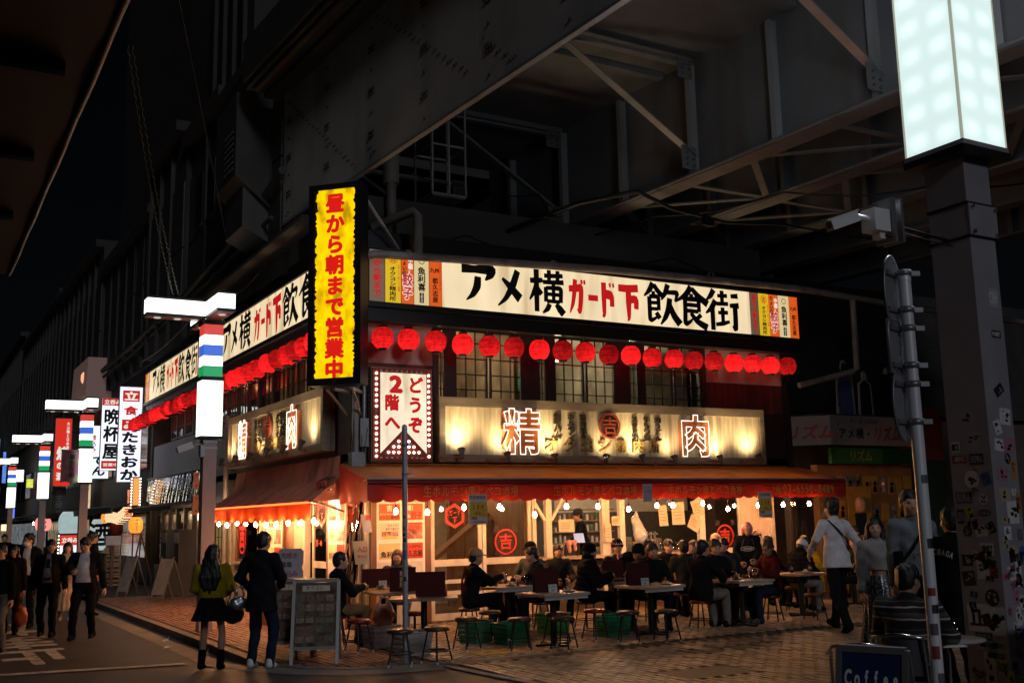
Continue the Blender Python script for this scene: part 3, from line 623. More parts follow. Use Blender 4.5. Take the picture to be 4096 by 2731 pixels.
# road writing and stop line
rm=MB(); glyphs('止まれ',.045)
for ch,y0,h in (('止',-.55,1.95),('ま',1.75,2.1),('れ',4.2,2.6)):
    put(rm,ch,(-4.42,y0+h,0),(-1,0,0),(0,-1,0),.95,h,0,.045,fit=True)
rm.v=[(x,y,zroad(x,y)+.006+z) for x,y,z in rm.v]; rm.f=[f[::1] for f in rm.f]
tag(rm.build('road_writing',LINE),kind='structure')
sl=MB(); sl.ngon([(-9,-.9,-.116),(-3.2,-2.08,-.105),(-3.2,-1.86,-.108),(-9,-.62,-.116)]); tag(sl.build('stop_line',LINE),kind='structure')
yp=MB(); 
for (cx,cy,r0,mi) in ((.42,-4.42,.26,0),):
    yp.ngon([(cx+.36*math.cos(a),cy+.24*math.sin(a),.0045) for a in np.linspace(0,2*math.pi,25)[:-1]],0)
yp.ngon([(.72,-4.5,.0045),(1.1,-4.62,.0045),(1.12,-4.5,.0045),(.8,-4.3,.0045)],1)
for dx in (-.12,.12):
    for s in (-1,1): yp.bar((.42+dx-.05,-4.42-.05*s,.006),(.42+dx+.05,-4.42+.05*s,.006),.02,.002,1)
tag(yp.build('pavement_painting',[mat('yellow_paint',(.5,.33,.03),.7,var=.3,vs=9),mat('red_paint',(.3,.03,.02),.7,var=.3,vs=9)]),kind='structure')
# ================================================================ restaurant building
RB=thing('restaurant_building','two storey corner restaurant with tiled windows under the railway viaduct','restaurant',(0,0,0))
def part(mb,n,m,p=None): return mb.build(n,m,p or RB)
# walls of the front: brown timber between the storeys, plaster panels and posts
m=MB(); FF.box(m,.0,10.5,2.35,3.98,-.15,0); FS.box(m,-17.0,-.15,2.35,4.25,-.15,0); part(m,'timber_band',DWOOD)
m=MB(); FF.box(m,.02,10.5,5.45,7.0,-.15,.02); FS.box(m,-17.0,-.15,5.35,7.0,-.15,.02); part(m,'parapet_wall',BLACKM)
for a,b in ((.08,1.60),(8.12,10.32)): part(bx(FF,a,b,4.62,5.45,-.12,.03),'plaster_panel',PINK)
for a,b in ((.08,1.60),(8.12,10.32)): part(bx(FF,a,b,3.98,4.62,-.12,.015),'timber_panel',mat('red_brown_board',(.10,.03,.02),.6,var=.25,vs=4,stretch=(1,1,.3)))
m=MB()
for k in range(11): FF.box(m,8.2+.19*k,8.205+.19*k,3.98,4.6,.015,.022)
o=part(m,'board_joints',DWOOD); o['kind']='stuff'
for a,b in ((0,.10),(1.60,1.68),(8.0,8.12),(10.32,10.5)): part(bx(FF,a,b,3.98,5.45,-.13,.05),'post',DWOOD)
part(bx(FF,10.36,10.52,0,3.98,-.16,.06),'post',DWOOD)
m=MB(); FF.box(m,0,10.5,5.36,5.5,-.14,.045); part(m,'lintel',DWOOD)
m=MB(); m.box(0,10.5,0.02,17,6.95,7.1); part(m,'roof',BLACKM)
# upper windows
MUNT=mat('muntin_iron',(.015,.012,.010),.5)
def sash(fr,a0,a1,b0,b1,cols,rows,parent,c=.0,gl=GLASS,fm=DWOOD,fw=.045):
    w=MB(); fr.box(w,a0,a1,b0,b0+fw,c-.03,c+.02); fr.box(w,a0,a1,b1-fw,b1,c-.03,c+.02); fr.box(w,a0,a0+fw,b0+fw,b1-fw,c-.03,c+.02); fr.box(w,a1-fw,a1,b0+fw,b1-fw,c-.03,c+.02)
    wo=w.build('window',fm,parent); g=MB(); fr.rect(g,a0+fw,a1-fw,b0+fw,b1-fw,c-.012); g.build('pane',gl,wo)
    for i in range(1,cols): x=a0+fw+(a1-a0-2*fw)*i/cols; bx(fr,x-.009,x+.009,b0+fw,b1-fw,c-.024,c+.003).build('muntin',MUNT,wo)
    for z in rows: bx(fr,a0+fw,a1-fw,z-.009,z+.009,c-.023,c+.005).build('muntin',MUNT,wo)
    return wo
ROWS=(4.21,4.50,4.80,5.10)
for nar,(s0,s1) in (((1.68,1.88),((2.05,2.76),(2.80,3.53))),((3.89,4.10),((4.25,4.97),(5.01,5.74))),((6.07,6.34),((6.46,7.21),(7.25,7.99)))):
    sash(FF,nar[0],nar[1],3.98,5.36,2,ROWS,RB)
    sash(FF,s0[0],s0[1],3.98,5.36,3,ROWS,RB,.01); sash(FF,s1[0],s1[1],3.98,5.36,3,ROWS,RB,.01)
for a,b in ((1.88,2.05),(3.53,3.89),(4.10,4.25),(5.74,6.07),(6.34,6.46)): part(bx(FF,a,b,3.98,5.36,-.1,.03),'post',DWOOD)
# street side upper floor
for y0,y1 in ((.1,.5),): part(bx(FS,-y1,-y0,4.25,5.35,-.12,.02),'plaster_panel',PINK)
yy=.55
for i,(w,c) in enumerate(((.6,2),(.7,3),(.7,3),(.55,2),(.95,3),(.95,3),(.75,2),(.8,3),(.8,3),(.7,2),(.9,3),(.9,3),(.7,2),(.9,3),(.9,3),(.7,2))):
    part(bx(FS,-(yy+.09),-yy,4.25,5.35,-.1,.03),'post',DWOOD); yy+=.09
    sash(FS,-(yy+w),-yy,4.27,5.33,c,(4.6,4.95),RB); yy+=w
# interiors
INW=mat('upstairs_wall',(.40,.34,.26),.85,var=.45,vs=1.6,dirt=(.12,.09,.06),dirtamt=.8,ds=1.4,dstretch=(1,1,1)); INWG=mat('upstairs_green',(.05,.30,.22),.6); INBR=mat('inside_wood',(.20,.12,.07),.6,var=.25,vs=4,stretch=(4,4,.5)); INDK=mat('kitchen_dark',(.05,.045,.04),.5,var=.2); INWT=mat('kitchen_wall',(.50,.46,.38),.6,var=.1)
m=MB(); m.box(.1,10.4,3.4,3.5,3.0,5.5); m.box(2.6,2.7,3.5,17,3.0,5.5); part(m,'upstairs_back_wall',INW)
m=MB(); m.box(.0,10.5,.0,17,2.85,2.99); part(m,'upper_floor',INBR)
m=MB(); m.box(.0,10.5,.02,17,5.5,5.56); part(m,'upstairs_ceiling',CREAM)
for a,b in ((3.7,3.78),(6.15,6.25)): m=MB(); m.box(a,b,.6,3.4,3.0,5.5); part(m,'partition',INW)
for x,w,z0,z1,mt in ((2.3,.5,3.9,4.6,INBR),(3.1,.4,4.0,4.7,INWT),(4.5,.35,4.6,4.9,INWG),(5.2,.45,4.65,4.95,INWG),(6.7,.4,4.55,4.75,INWG),(7.4,.5,4.0,4.5,INDK),(4.9,.6,3.9,4.3,INBR),(6.9,.5,3.9,4.35,INBR)):
    m=MB(); m.box(x-w/2,x+w/2,2.6,3.38,z0,z1); part(m,'cupboard',mt)
for x in (2.35,4.6,5.3,7.2):
    t=thing('pendant_lamp','small hanging pendant lamp upstairs behind the %s window'%{2.35:'left hand',4.6:'middle left',5.3:'middle right',7.2:'right hand'}[x],'lamp',(x,1.5,5.15)); m=MB(); m.lathe([(.02,.08),(.09,0),(.085,0),(.015,.07)],n=12); m.build('lamp_shade',BLACKM,t); m=MB(); m.lathe([(.0,-.045),(.03,-.03),(.035,0),(.02,.03)],n=10); m.build('bulb',lit('pendant',(1,.75,.42),9),t); m=MB(); m.cyl((0,0,.07),(0,0,.34),.005,n=5); m.build('cord',BLACKM,t)
    lamp('pendant_light',(x,1.5,5.0),{2.35:36,4.6:24,5.3:24,7.2:28}[x],(1,.72,.42) if x<3 else (.95,.85,.6),.06,t)
for y in (2.2,6,11): lamp('upstairs_street_light',(1.3,y,5.1),24,(1,.66,.35),.08,RB)
# ground floor shell
m=MB(); m.box(.1,10.4,3.6,3.7,0.0,2.85); m.box(2.9,3.0,3.7,17,0,2.85); part(m,'inner_back_wall',INWT)
m=MB(); m.box(.0,10.5,.0,17,0.0,.02); part(m,'inner_floor',mat('inner_floor',(.16,.12,.09),.5,var=.2))
m=MB(); m.box(3.68,3.76,.3,3.6,.02,2.85); part(m,'partition',INBR)
m=MB(); FF.box(m,.0,10.36,2.28,2.36,-.1,.03); part(m,'door_head',WWOOD)
# front menu board on the left of the doors
def board(fr,a0,a1,b0,b1,c,label,sc=1.0):
    o=fr.p(a0,b0,c); t=thing('menu_board',label,'menu board',o)
    w,h=a1-a0,b1-b0; f2=Fr((0,0,0),fr.u)
    bx(f2,0,w,0,h,0,.03).build('backing',INKW,t); 
    PO=mat('poster_orange',(.62,.10,.03),.5,var=.08); PC=mat('poster_cream',(.62,.50,.25),.5,var=.08); PR=mat('poster_red',(.55,.05,.025),.5,var=.08); PW=mat('poster_white',(.62,.58,.54),.5,var=.08); PF=mat('photo_food',(.30,.14,.09),.4,var=.8,vs=14,dirt=(.5,.4,.32),dirtamt=.9,ds=9,dstretch=(1,1,1)); PF2=mat('photo_fish',(.28,.05,.03),.4,var=.7,vs=9,dirt=(.5,.42,.36),dirtamt=.9,ds=5,dstretch=(1,1,1))
    lw=w*.43; gap=w*.045; x1,x2=gap,w-gap-lw
    def pos(name,x,z,ww,hh,m,fn,frame=None):
        if frame: bx(f2,x-.012,x+ww+.012,z-.012,z+hh+.012,.03,.038).build('picture_frame',frame,t)
        p=bx(f2,x,x+ww,z,z+hh,.031 if not frame else .038,.034 if not frame else .041).build(name,m,t); q=MB(); fn(q,f2.p(x,z,.0365 if not frame else .0435),ww,hh)
        if q.v: q.build('lettering',[INKB,INKR,INKW],p)
    u,v=f2.u,Vector(Z3); P=lambda o,a,b: o+u*a+v*b
    H=h
    hd=MB(); text(hd,'アメ横ガード下飲食街',f2.p(w*.06,H-.115*sc,.032),u,v,w*.088,.085*sc,0,.02); 
    for f in range(0): pass
    hd.build('lettering',INKB,t)
    ph=H*.20
    z=H-.14*sc-ph
    pos('poster',x1,z,lw,ph,PO,lambda q,o,a,b:(put(q,'吉',P(o,a*.36,b*.55),u,v,a*.28,b*.38,2,.04),text(q,'オクヨシ精肉所',P(o,a*.02,b*.05),u,v,a*.137,b*.24,0,.03),text(q,'生ホルモン串とベコ酒場',P(o,a*.05,b*.33),u,v,a*.075,b*.1,2,.02)))
    pos('poster',x2,z,lw,ph,PO,lambda q,o,a,b:(text(q,'中華！',P(o,a*.05,b*.55),u,v,a*.2,b*.38,2,.03),text(q,'餃子',P(o,a*.42,b*.05),u,v,a*.28,b*.48,1,.05),text(q,'呑み',P(o,a*.04,b*.1),u,v,a*.18,b*.28,2,.03)))
    z-=ph*1.08+.02
    pos('poster',x1+.01,z,lw-.02,ph,PW,lambda q,o,a,b:(text(q,'生ホルモン',P(o,a*.4,b*.74),u,v,a*.115,b*.2,0,.02),text(q,'串焼き盛合せ',P(o,a*.28,b*.52),u,v,a*.115,b*.2,0,.02)),INKW)
    bx(f2,x1+lw*.12,x1+lw*.9,z+ph*.18,z+ph*.48,.041,.0425).build('photo',PF,t); bx(f2,x1+lw*.15,x1+lw*.85,z+ph*.04,z+ph*.15,.041,.0425).build('price_strip',mat('price_yellow',(.6,.42,.05),.5),t)
    pos('poster',x2+.01,z,lw-.02,ph,PF2,lambda q,o,a,b:text(q,'焼き餃子',P(o,a*.10,b*.76),u,v,a*.18,b*.22,2,.02,vertical=True),INKW)
    z-=ph*1.12+.02
    pos('poster',x1,z,lw,ph*.95,PC,lambda q,o,a,b:text(q,'魚利喜',P(o,a*.08,b*.08),u,v,a*.28,b*.42,0,.03))
    pos('poster',x2,z,lw,ph*.95,PR,lambda q,o,a,b:(text(q,'都久志屋',P(o,a*.04,b*.12),u,v,a*.23,b*.42,0,.03),text(q,'九州屋台',P(o,a*.3,b*.66),u,v,a*.15,b*.2,0,.01)))
    z-=ph*1.25+.02
    pos('poster',x1,max(z,.03),lw,ph*1.15 if z>.03 else z+ph*1.15-.03,PW,lambda q,o,a,b:None,INKW); pos('poster',x2,max(z,.03),lw,ph*1.15 if z>.03 else z+ph*1.15-.03,PW,lambda q,o,a,b:text(q,'鍋',P(o,a*.05,b*.66),u,v,a*.24,b*.28,1,.03))
    return t
board(FF,.47,1.40,.80,2.24,.03,'white menu board of orange and cream posters behind the grey sweater woman')
for a,b in ((.36,.47),(1.40,1.52)): part(bx(FF,a,b,.0,2.28,-.1,.05),'post',BWOOD)
part(bx(FF,.47,1.40,.0,.78,-.05,.02),'timber_panel',CREAM); part(bx(FF,.0,.36,.0,2.28,-.12,.0),'timber_panel',CREAM)
# sliding glass doors
def door(fr,a0,a1,c,name,deco,parent=RB,gl=GLASSD):
    b1=2.28; m=MB()
    for x0,x1 in ((a0,a0+.07),(a1-.07,a1)): fr.box(m,x0,x1,.02,b1,c-.04,c)
    for z0,z1 in ((.02,.14),(.46,.53),(.66,.73),(.97,1.09),(b1-.08,b1)): fr.box(m,a0+.07,a1-.07,z0,z1,c-.037,c-.002)
    d=m.build(name,WWOOD,parent); g=MB(); fr.rect(g,a0+.07,a1-.07,1.09,b1-.08,c-.02); g.build('pane',gl,d)
    for z0,z1 in ((.14,.46),(.53,.66),(.73,.97)): g=MB(); fr.rect(g,a0+.07,a1-.07,z0,z1,c-.02); g.build('pane',gl,d)
    q=MB(); deco(q); 
    if q.v: q.build('lettering',[INKR,INKB,INKW],d)
    return d
def ring(mb,fr,a,b,c,r0,r1,n=32,mi=0):
    for i in range(n):
        t0,t1=2*math.pi*i/n,2*math.pi*(i+1)/n
        mb.add([fr.p(a+r0*math.cos(t0),b+r0*math.sin(t0),c),fr.p(a+r1*math.cos(t0),b+r1*math.sin(t0),c),fr.p(a+r1*math.cos(t1),b+r1*math.sin(t1),c),fr.p(a+r0*math.cos(t1),b+r0*math.sin(t1),c)],[(0,1,2,3)],mi)
def hexd(q,fr,a,b,c,r,mi=0):
    ring(q,fr,a,b,c,r*.70,r,6,mi)
    # turned so that a corner points up
u=Vector(X3); v=Vector(Z3)
def hexsign(q,fr,a,b,c,r):
    n=6; 
    for i in range(n):
        t0,t1=math.pi/2+2*math.pi*i/n,math.pi/2+2*math.pi*(i+1)/n
        q.add([fr.p(a+r*.72*math.cos(t0),b+r*.72*math.sin(t0),c),fr.p(a+r*math.cos(t0),b+r*math.sin(t0),c),fr.p(a+r*math.cos(t1),b+r*math.sin(t1),c),fr.p(a+r*.72*math.cos(t1),b+r*.72*math.sin(t1),c)],[(0,1,2,3)],0)
    text(q,'ガード',fr.p(a-r*.52,b-r*.02,c+.002),fr.u,v,r*.36,r*.52,0,.025); put(q,'下',fr.p(a-r*.25,b-r*.62,c+.002),fr.u,v,r*.5,r*.6,0,.025)
def yoshi(q,fr,a,b,c,r,sq=1.0):
    ring(q,fr,a,b,c,r*.86,r); put(q,'吉',fr.p(a-r*.62,b-r*.62,c+.001),fr.u,v,r*1.24,r*1.28,0,.025)
def decoB(q):
    yoshi(q,FF,3.10,1.375,.004,.24); [put(q,ch,FF.p(x,z,.004),u,v,.13,.13,1,.03) for ch,x,z in (('品',2.84,1.55),('質',3.24,1.55),('本',2.84,1.10),('位',3.24,1.10))]
door(FF,1.55,2.59,.0,'sliding_door',lambda q:hexsign(q,FF,2.03,1.87,.004,.23))
door(FF,2.63,3.68,-.03,'sliding_door',decoB)
def decoC(q):
    yoshi(q,FF,8.46,1.34,.004,.24); [put(q,ch,FF.p(x,z,.004),u,v,.13,.13,1,.03) for ch,x,z in (('品',8.2,1.55),('質',8.62,1.55))]
door(FF,7.86,8.92,.0,'sliding_door',decoC)
m=MB(); 
for k in range(6): FF.box(m,8.93+.163*k,8.93+.163*k+.158,.02,2.28,-.05,.0)
for k in range(6): part(bx(FF,8.93+.163*k,8.93+.163*k+.158,.02,2.28,-.05,.0),'wall_board',mat('pink_white_board',(.55,.44,.38),.6,var=.1,vs=3))
part(bx(FF,9.72,9.80,1.28,2.28,.0,.07),'duct_cover',WWOOD)
# open kitchen counter
for a,b in ((4.0,4.13),(5.31,5.49),(5.74,5.86),(7.78,7.86),(3.70,3.78)): part(bx(FF,a,b,.02,2.28,-.1,.0),'post',WWOOD)
for x,s in ((3.99,-1),(4.14,1)):
    m=MB(); m.bar((x,-.0+.04,1.75),(x+.33*s,.04,2.25),.06,.05); part(m,'brace',WWOOD)
part(bx(FF,3.78,7.78,.02,1.0,-.12,-.02),'counter_front',mat('counter_board',(.085,.065,.05),.6,var=.15,vs=3)); part(bx(FF,3.78,7.78,1.0,1.05,-.5,.12),'counter_top',mat('counter_top',(.40,.30,.20),.35,var=.15))
m=MB(); m.box(4.2,10.2,3.0,3.55,.02,1.9); part(m,'back_counter',INDK)
m=MB(); m.box(4.5,5.7,2.4,3.3,1.75,2.5); part(m,'extractor_hood',mat('hood_black',(.02,.02,.022),.35,.5))
m=MB(); m.box(5.9,7.7,1.2,1.9,.02,1.15); part(m,'inner_counter',STEEL)
m=MB()
for x in np.arange(6.2,7.7,.16): m.box(x,x+.12,1.3,1.42,1.15,1.15+.1+.12*((x*7)%1))
o=part(m,'jar_row',mat('jar',(.4,.36,.3),.3,var=.4,vs=20)); o['kind']='stuff'
m=MB(); m.box(4.3,4.34,2.2,3.5,1.15,1.6)
for z in (1.2,1.45,1.7,1.95): m=MB(); m.box(5.88,5.95+1.7,2.9,3.3,z,z+.03); part(m,'shelf',INBR)
rs=random.Random(5); 
for z in (1.23,1.48,1.73):
    m=MB()
    for k in range(13): x=5.95+.125*k; h=rs.uniform(.08,.19); m.cyl((x,3.0,z),(x,3.0,z+h),.035,.03,8,rs.randrange(3))
    o=part(m,'bottle_row',[mat('bottle_green',(.05,.12,.06),.2),mat('bottle_amber',(.22,.10,.03),.2),mat('tin_white',(.5,.48,.44),.3)]); o['kind']='stuff'
for x,y,e,c in ((2.1,1.8,7,(1,.64,.38)),(3.2,1.8,6,(1,.64,.38)),(4.6,1.2,5,(1,.8,.55)),(6.6,1.4,17,(1,.86,.62)),(8.4,1.4,9,(1,.68,.4)),(1.2,1.5,5,(1,.6,.3))): lamp('ceiling_light',(x,y,2.45),e*3.2,c,.08,RB)
for y in (1.9,3.6,6.3,8.5): lamp('ceiling_light',(1.0,y,2.3),16,(1,.64,.38),.08,RB)
# inside behind the glass doors: stair and timber
for k in range(5): m=MB(); m.box(1.75+.36*k,1.79+.36*k,1.9,1.95,.1,2.7); part(m,'inner_post',INBR)
m=MB(); m.bar((1.6,1.7,.5),(3.6,1.7,1.9),.3,.08); part(m,'stair_string',INBR)
# street side ground floor (a=-y)
board(FS,-.97,-.10,.78,2.26,.02,'narrow menu board of posters on the street wall beside the door')
for a,b in ((-1.06,-.97),(-.10,-.0)): part(bx(FS,a,b,.0,2.3,-.1,.05),'post',BWOOD)
part(bx(FS,-.97,-.1,.0,.78,-.05,.015),'timber_panel',CREAM)
def decoS(q):
    hexsign(q,FS,-1.45,2.0,.004,.30); text(q,'2F',FS.p(-1.80,1.34,.004),FS.u,v,.13,.17,0,.04,adv=.65); q.add([FS.p(-1.55,1.42,.004),FS.p(-1.44,1.36,.004),FS.p(-1.44,1.48,.004)],[(0,1,2)],0)
door(FS,-1.96,-1.06,.0,'sliding_door',decoS)
part(bx(FS,-2.46,-2.36,.0,2.3,-.1,.02),'post',WWOOD); part(bx(FS,-3.05,-2.46,.0,2.3,-.1,.0),'timber_panel',CREAM); part(bx(FS,-3.62,-3.05,.0,2.3,-.12,.0),'timber_panel',BWOOD)
board(FS,-4.74,-3.66,.70,2.15,.02,'menu board with red and cream posters behind the man in black')
for a,b in ((-4.83,-4.74),(-3.66,-3.60)): part(bx(FS,a,b,.0,2.3,-.1,.05),'post',BWOOD)
part(bx(FS,-4.74,-3.66,.0,.7,-.05,.01),'timber_panel',CREAM); part(bx(FS,-5.45,-4.83,.0,2.3,-.1,.0),'wall',CREAM)
w=sash(FS,-7.25,-5.45,.95,2.2,1,(),RB,.0,glassmat('brown_glass',(.55,.36,.18),.1),BWOOD,.07)
q=MB(); 
for i in range(28):
    t0,t1=2*math.pi*i/28,2*math.pi*(i+1)/28
    q.add([FS.p(-6.75+r*.30*math.cos(t),1.55+r*.42*math.sin(t),.004) for r,t in ((.88,t0),(1,t0),(1,t1),(.88,t1))],[(0,1,2,3)])
put(q,'吉',FS.p(-6.95,1.27,.005),FS.u,v,.40,.56,0,.05); q.build('lettering',mat('lit_red_sign',(.5,.03,.02),.5,emit=(.8,.05,.03),es=.45),w)
# glazed white brick dado
TILE=[mat('white_tile%d'%i,c,.35,var=.08,vs=4) for i,c in enumerate(((.50,.45,.40),(.44,.39,.35),(.54,.49,.44)))]
bk=bx(FS,-8.7,-4.83,.0,.93,-.1,.002); dado=part(bk,'dado',JOINT)
tm=[]
for tmt in TILE: me=bx(Fr((0,0,0),(0,-1,0)),.004,.226,.004,.066,0,.014).mesh('tile'); me.materials.append(tmt); tm.append(me)
for r in range(13):
    for k in range(17):
        a=-8.7+.23*k+(.115 if r%2 else 0)
        if a>-5.06: continue
        o=bpy.data.objects.new('tile',rng.choice(tm)); COL.objects.link(o); o.parent=dado; o.location=FS.p(a,.005+.07*r,.002)
part(bx(FS,-7.25,-5.45,.90,.96,.0,.10),'sill',CREAM)
part(bx(FS,-8.2,-7.25,.93,2.3,-.1,.0),'wall',CREAM); 
w=sash(FS,-9.2,-8.25,.9,2.2,3,(1.2,1.5,1.8),RB,.0,mat('paper_screen',(.5,.42,.22),.8,emit=(.7,.5,.16),es=.16),DWOOD)
part(bx(FS,-10.2,-9.2,.0,2.35,-.1,.0),'timber_panel',DWOOD)
m=MB(); m.cyl((-.08,8.0,.0),(-.08,8.0,4.4),.06,n=10); part(m,'downpipe',PIPEC); m=MB(); m.cyl((-.06,7.55,.0),(-.06,7.55,2.2),.035,n=8); part(m,'downpipe',PIPEC)
m=MB(); m.cyl((.05,-.10,.0),(.05,-.10,4.3),.07,n=12); part(m,'downpipe',PIPEC); m=MB(); m.cyl((.22,-.08,.0),(.22,-.08,4.3),.045,n=10); part(m,'downpipe',GALV)
m=MB(); m.box(-.05,.18,-.2,-.02,2.55,3.0); m.box(.12,.28,-.16,-.02,3.1,3.6); part(m,'meter_box',GALV)
m=MB()
for k in range(7): m.tube([(-.03+.04*k,-.12,4.2-.1*k),(-.05+.05*k,-.16,3.4-.2*(k%3)),(.02+.02*k,-.14,2.6),(.04*k,-.12,1.7+.1*k)],.009,5)
o=part(m,'cable_bundle',BLACKM); o['kind']='stuff'
# ================================================================ signs
ZA=Vector(Z3)
# brush characters on a 100 grid (x right, y up, width)
BR={'ア':[[(6,84,16),(40,84,13),(88,88,20),(84,72,14),(70,58,3)],[(50,66,12),(48,40,14),(36,18,10),(18,3,2)]],
'メ':[[(78,96,14),(60,55,16),(34,20,10),(6,0,3)],[(22,72,6),(50,52,14),(86,22,18)]],
'横':[[(4,72,8),(22,73,9),(40,75,7)],[(22,99,10),(22,60,10),(22,2,9)],[(22,68,7),(14,45,8),(2,28,3)],[(24,56,8),(36,42,9)],[(44,86,7),(70,87,7),(98,89,7)],[(58,100,8),(58,86,8),(58,74,7)],[(83,100,8),(83,86,8),(82,74,7)],[(40,71,7),(70,72,7),(100,74,8)],[(70,72,7),(70,60,7),(70,28,7)],[(48,60,8),(48,44,8),(48,26,8)],[(48,58,6),(92,60,8),(91,44,8),(90,26,8)],[(50,44,6),(88,44,6)],[(50,28,6),(88,28,6)],[(58,22,9),(52,10,9),(38,0,3)],[(76,22,7),(86,12,12),(98,0,12)]],
'飲':[[(26,100,10),(16,82,9),(0,66,3)],[(28,96,8),(38,82,9),(52,70,9)],[(26,80,7),(26,72,7)],[(14,66,7),(40,68,8),(40,50,7),(40,34,7)],[(14,66,8),(14,40,8),(14,6,8),(30,14,5),(36,20,3)],[(16,51,6),(38,52,6)],[(16,36,6),(38,37,6)],[(32,28,8),(42,14,9)],[(68,100,10),(60,78,9),(48,60,3)],[(64,80,7),(96,82,9),(90,66,5),(86,60,3)],[(72,66,10),(68,40,11),(58,18,9),(44,0,3)],[(72,50,8),(82,24,12),(100,4,13)]],
'食':[[(50,100,11),(34,78,10),(0,58,3)],[(52,96,8),(70,78,11),(100,60,13)],[(50,82,8),(50,74,8)],[(28,68,8),(72,70,9),(72,54,8),(72,38,8)],[(30,68,9),(30,40,9),(28,4,9),(44,12,6),(52,20,3)],[(32,54,7),(70,54,7)],[(32,39,7),(70,39,7)],[(78,32,8),(66,22,7),(58,18,3)],[(46,34,7),(64,14,10),(96,0,13)]],
'街':[[(26,100,10),(16,84,9),(2,72,3)],[(30,74,10),(18,54,10),(0,40,3)],[(20,56,9),(20,30,9),(20,0,9)],[(36,86,6),(66,88,7)],[(50,100,8),(50,84,8),(50,64,7)],[(32,66,7),(68,68,7)],[(36,44,6),(66,46,7)],[(50,58,8),(50,40,8),(50,20,7)],[(28,14,6),(50,18,8),(70,24,5)],[(76,88,7),(98,90,9)],[(72,64,7),(100,66,10)],[(88,64,10),(88,34,10),(87,4,10),(78,14,3)]],
'ガ':[[(4,70,12),(50,73,14),(74,76,17),(70,40,17),(62,8,15),(48,14,3)],[(40,98,16),(36,66,16),(26,30,13),(8,2,4)],[(74,98,8),(78,86,8)],[(90,98,8),(94,86,8)]],
'ー':[[(10,50,24),(90,50,24)]],
'ド':[[(26,98,20),(26,60,20),(26,6,15),(14,0,4)],[(28,66,17),(74,62,19),(74,30,18)],[(62,98,8),(66,86,8)],[(82,98,8),(86,86,8)]],
'下':[[(2,90,14),(50,90,15),(98,94,15)],[(50,90,18),(50,50,18),(50,4,11),(42,-4,2)],[(52,58,15),(88,62,16),(86,32,15)]]}
def strips(t,fr,xs,order,z0,z1,c,side):
    mats=[BRNP,YELP,ORAP,CRMP,ORAP]; 
    for i,k in enumerate(order):
        a0,a1=xs[i],xs[i+1]; w=a1-a0; h=z1-z0
        p=bx(fr,a0+.008,a1-.008,z0,z1,c,c+.012).build('strip_panel',mats[k],t); q=MB(); u=fr.u; e=c+.0165
        if k==0: text(q,'昼から朝まで',fr.p(a0+w*.25,z1-h*.18,e),u,ZA,w*.5,h*.145,1,.05,vertical=True)
        if k==1:
            ring(q,fr,a0+w*.5,z1-h*.14,e,w*.24,w*.28,20,1); put(q,'吉',fr.p(a0+w*.33,z1-h*.2,e),u,ZA,w*.34,h*.12,1,.04)
            text(q,'オクヨシ精肉所',fr.p(a0+w*.26,z1-h*.39,e),u,ZA,w*.42,h*.098,0,.03,vertical=True); text(q,'生ホルモン串とベコ酒場',fr.p(a0+w*.76,z1-h*.30,e),u,ZA,w*.16,h*.048,1,.01,vertical=True)
        if k==2:
            text(q,'餃子',fr.p(a0+w*.1,z1-h*.66,e),u,ZA,w*.8,h*.26,2,.09,vertical=True,gap=-h*.0); text(q,'餃子',fr.p(a0+w*.1,z1-h*.66,e+.003),u,ZA,w*.8,h*.26,1,.03,vertical=True)
            text(q,'中華！',fr.p(a0+w*.52,z1-h*.20,e),u,ZA,w*.4,h*.13,2,.05,vertical=True); text(q,'ちょい呑み',fr.p(a0+w*.08,z1-h*.14,e),u,ZA,w*.36,h*.11,0,.04,vertical=True)
        if k==3:
            ring(q,fr,a0+w*.5,z1-h*.13,e,w*.16,w*.2,16,0); text(q,'魚利喜',fr.p(a0+w*.24,z1-h*.41,e),u,ZA,w*.52,h*.16,0,.04,vertical=True)
            fr.box(q,a0+w*.36,a0+w*.64,z0+h*.04,z0+h*.24,c+.0125,c+.0155,0); text(q,'うおりき',fr.p(a0+w*.4,z0+h*.19,e),u,ZA,w*.2,h*.045,2,.02,vertical=True)
        if k==4:
            text(q,'九州',fr.p(a0+w*.06,z1-h*.34,e),u,ZA,w*.36,h*.1,0,.04); text(q,'都久志屋',fr.p(a0+w*.24,z1-h*.56,e),u,ZA,w*.44,h*.125,0,.03,vertical=True); text(q,'炭火炒魚と九州屋台',fr.p(a0+w*.76,z1-h*.12,e),u,ZA,w*.18,h*.07,1,.02,vertical=True)
        q.build('lettering',[INKB,REDLET,WHTL],p)
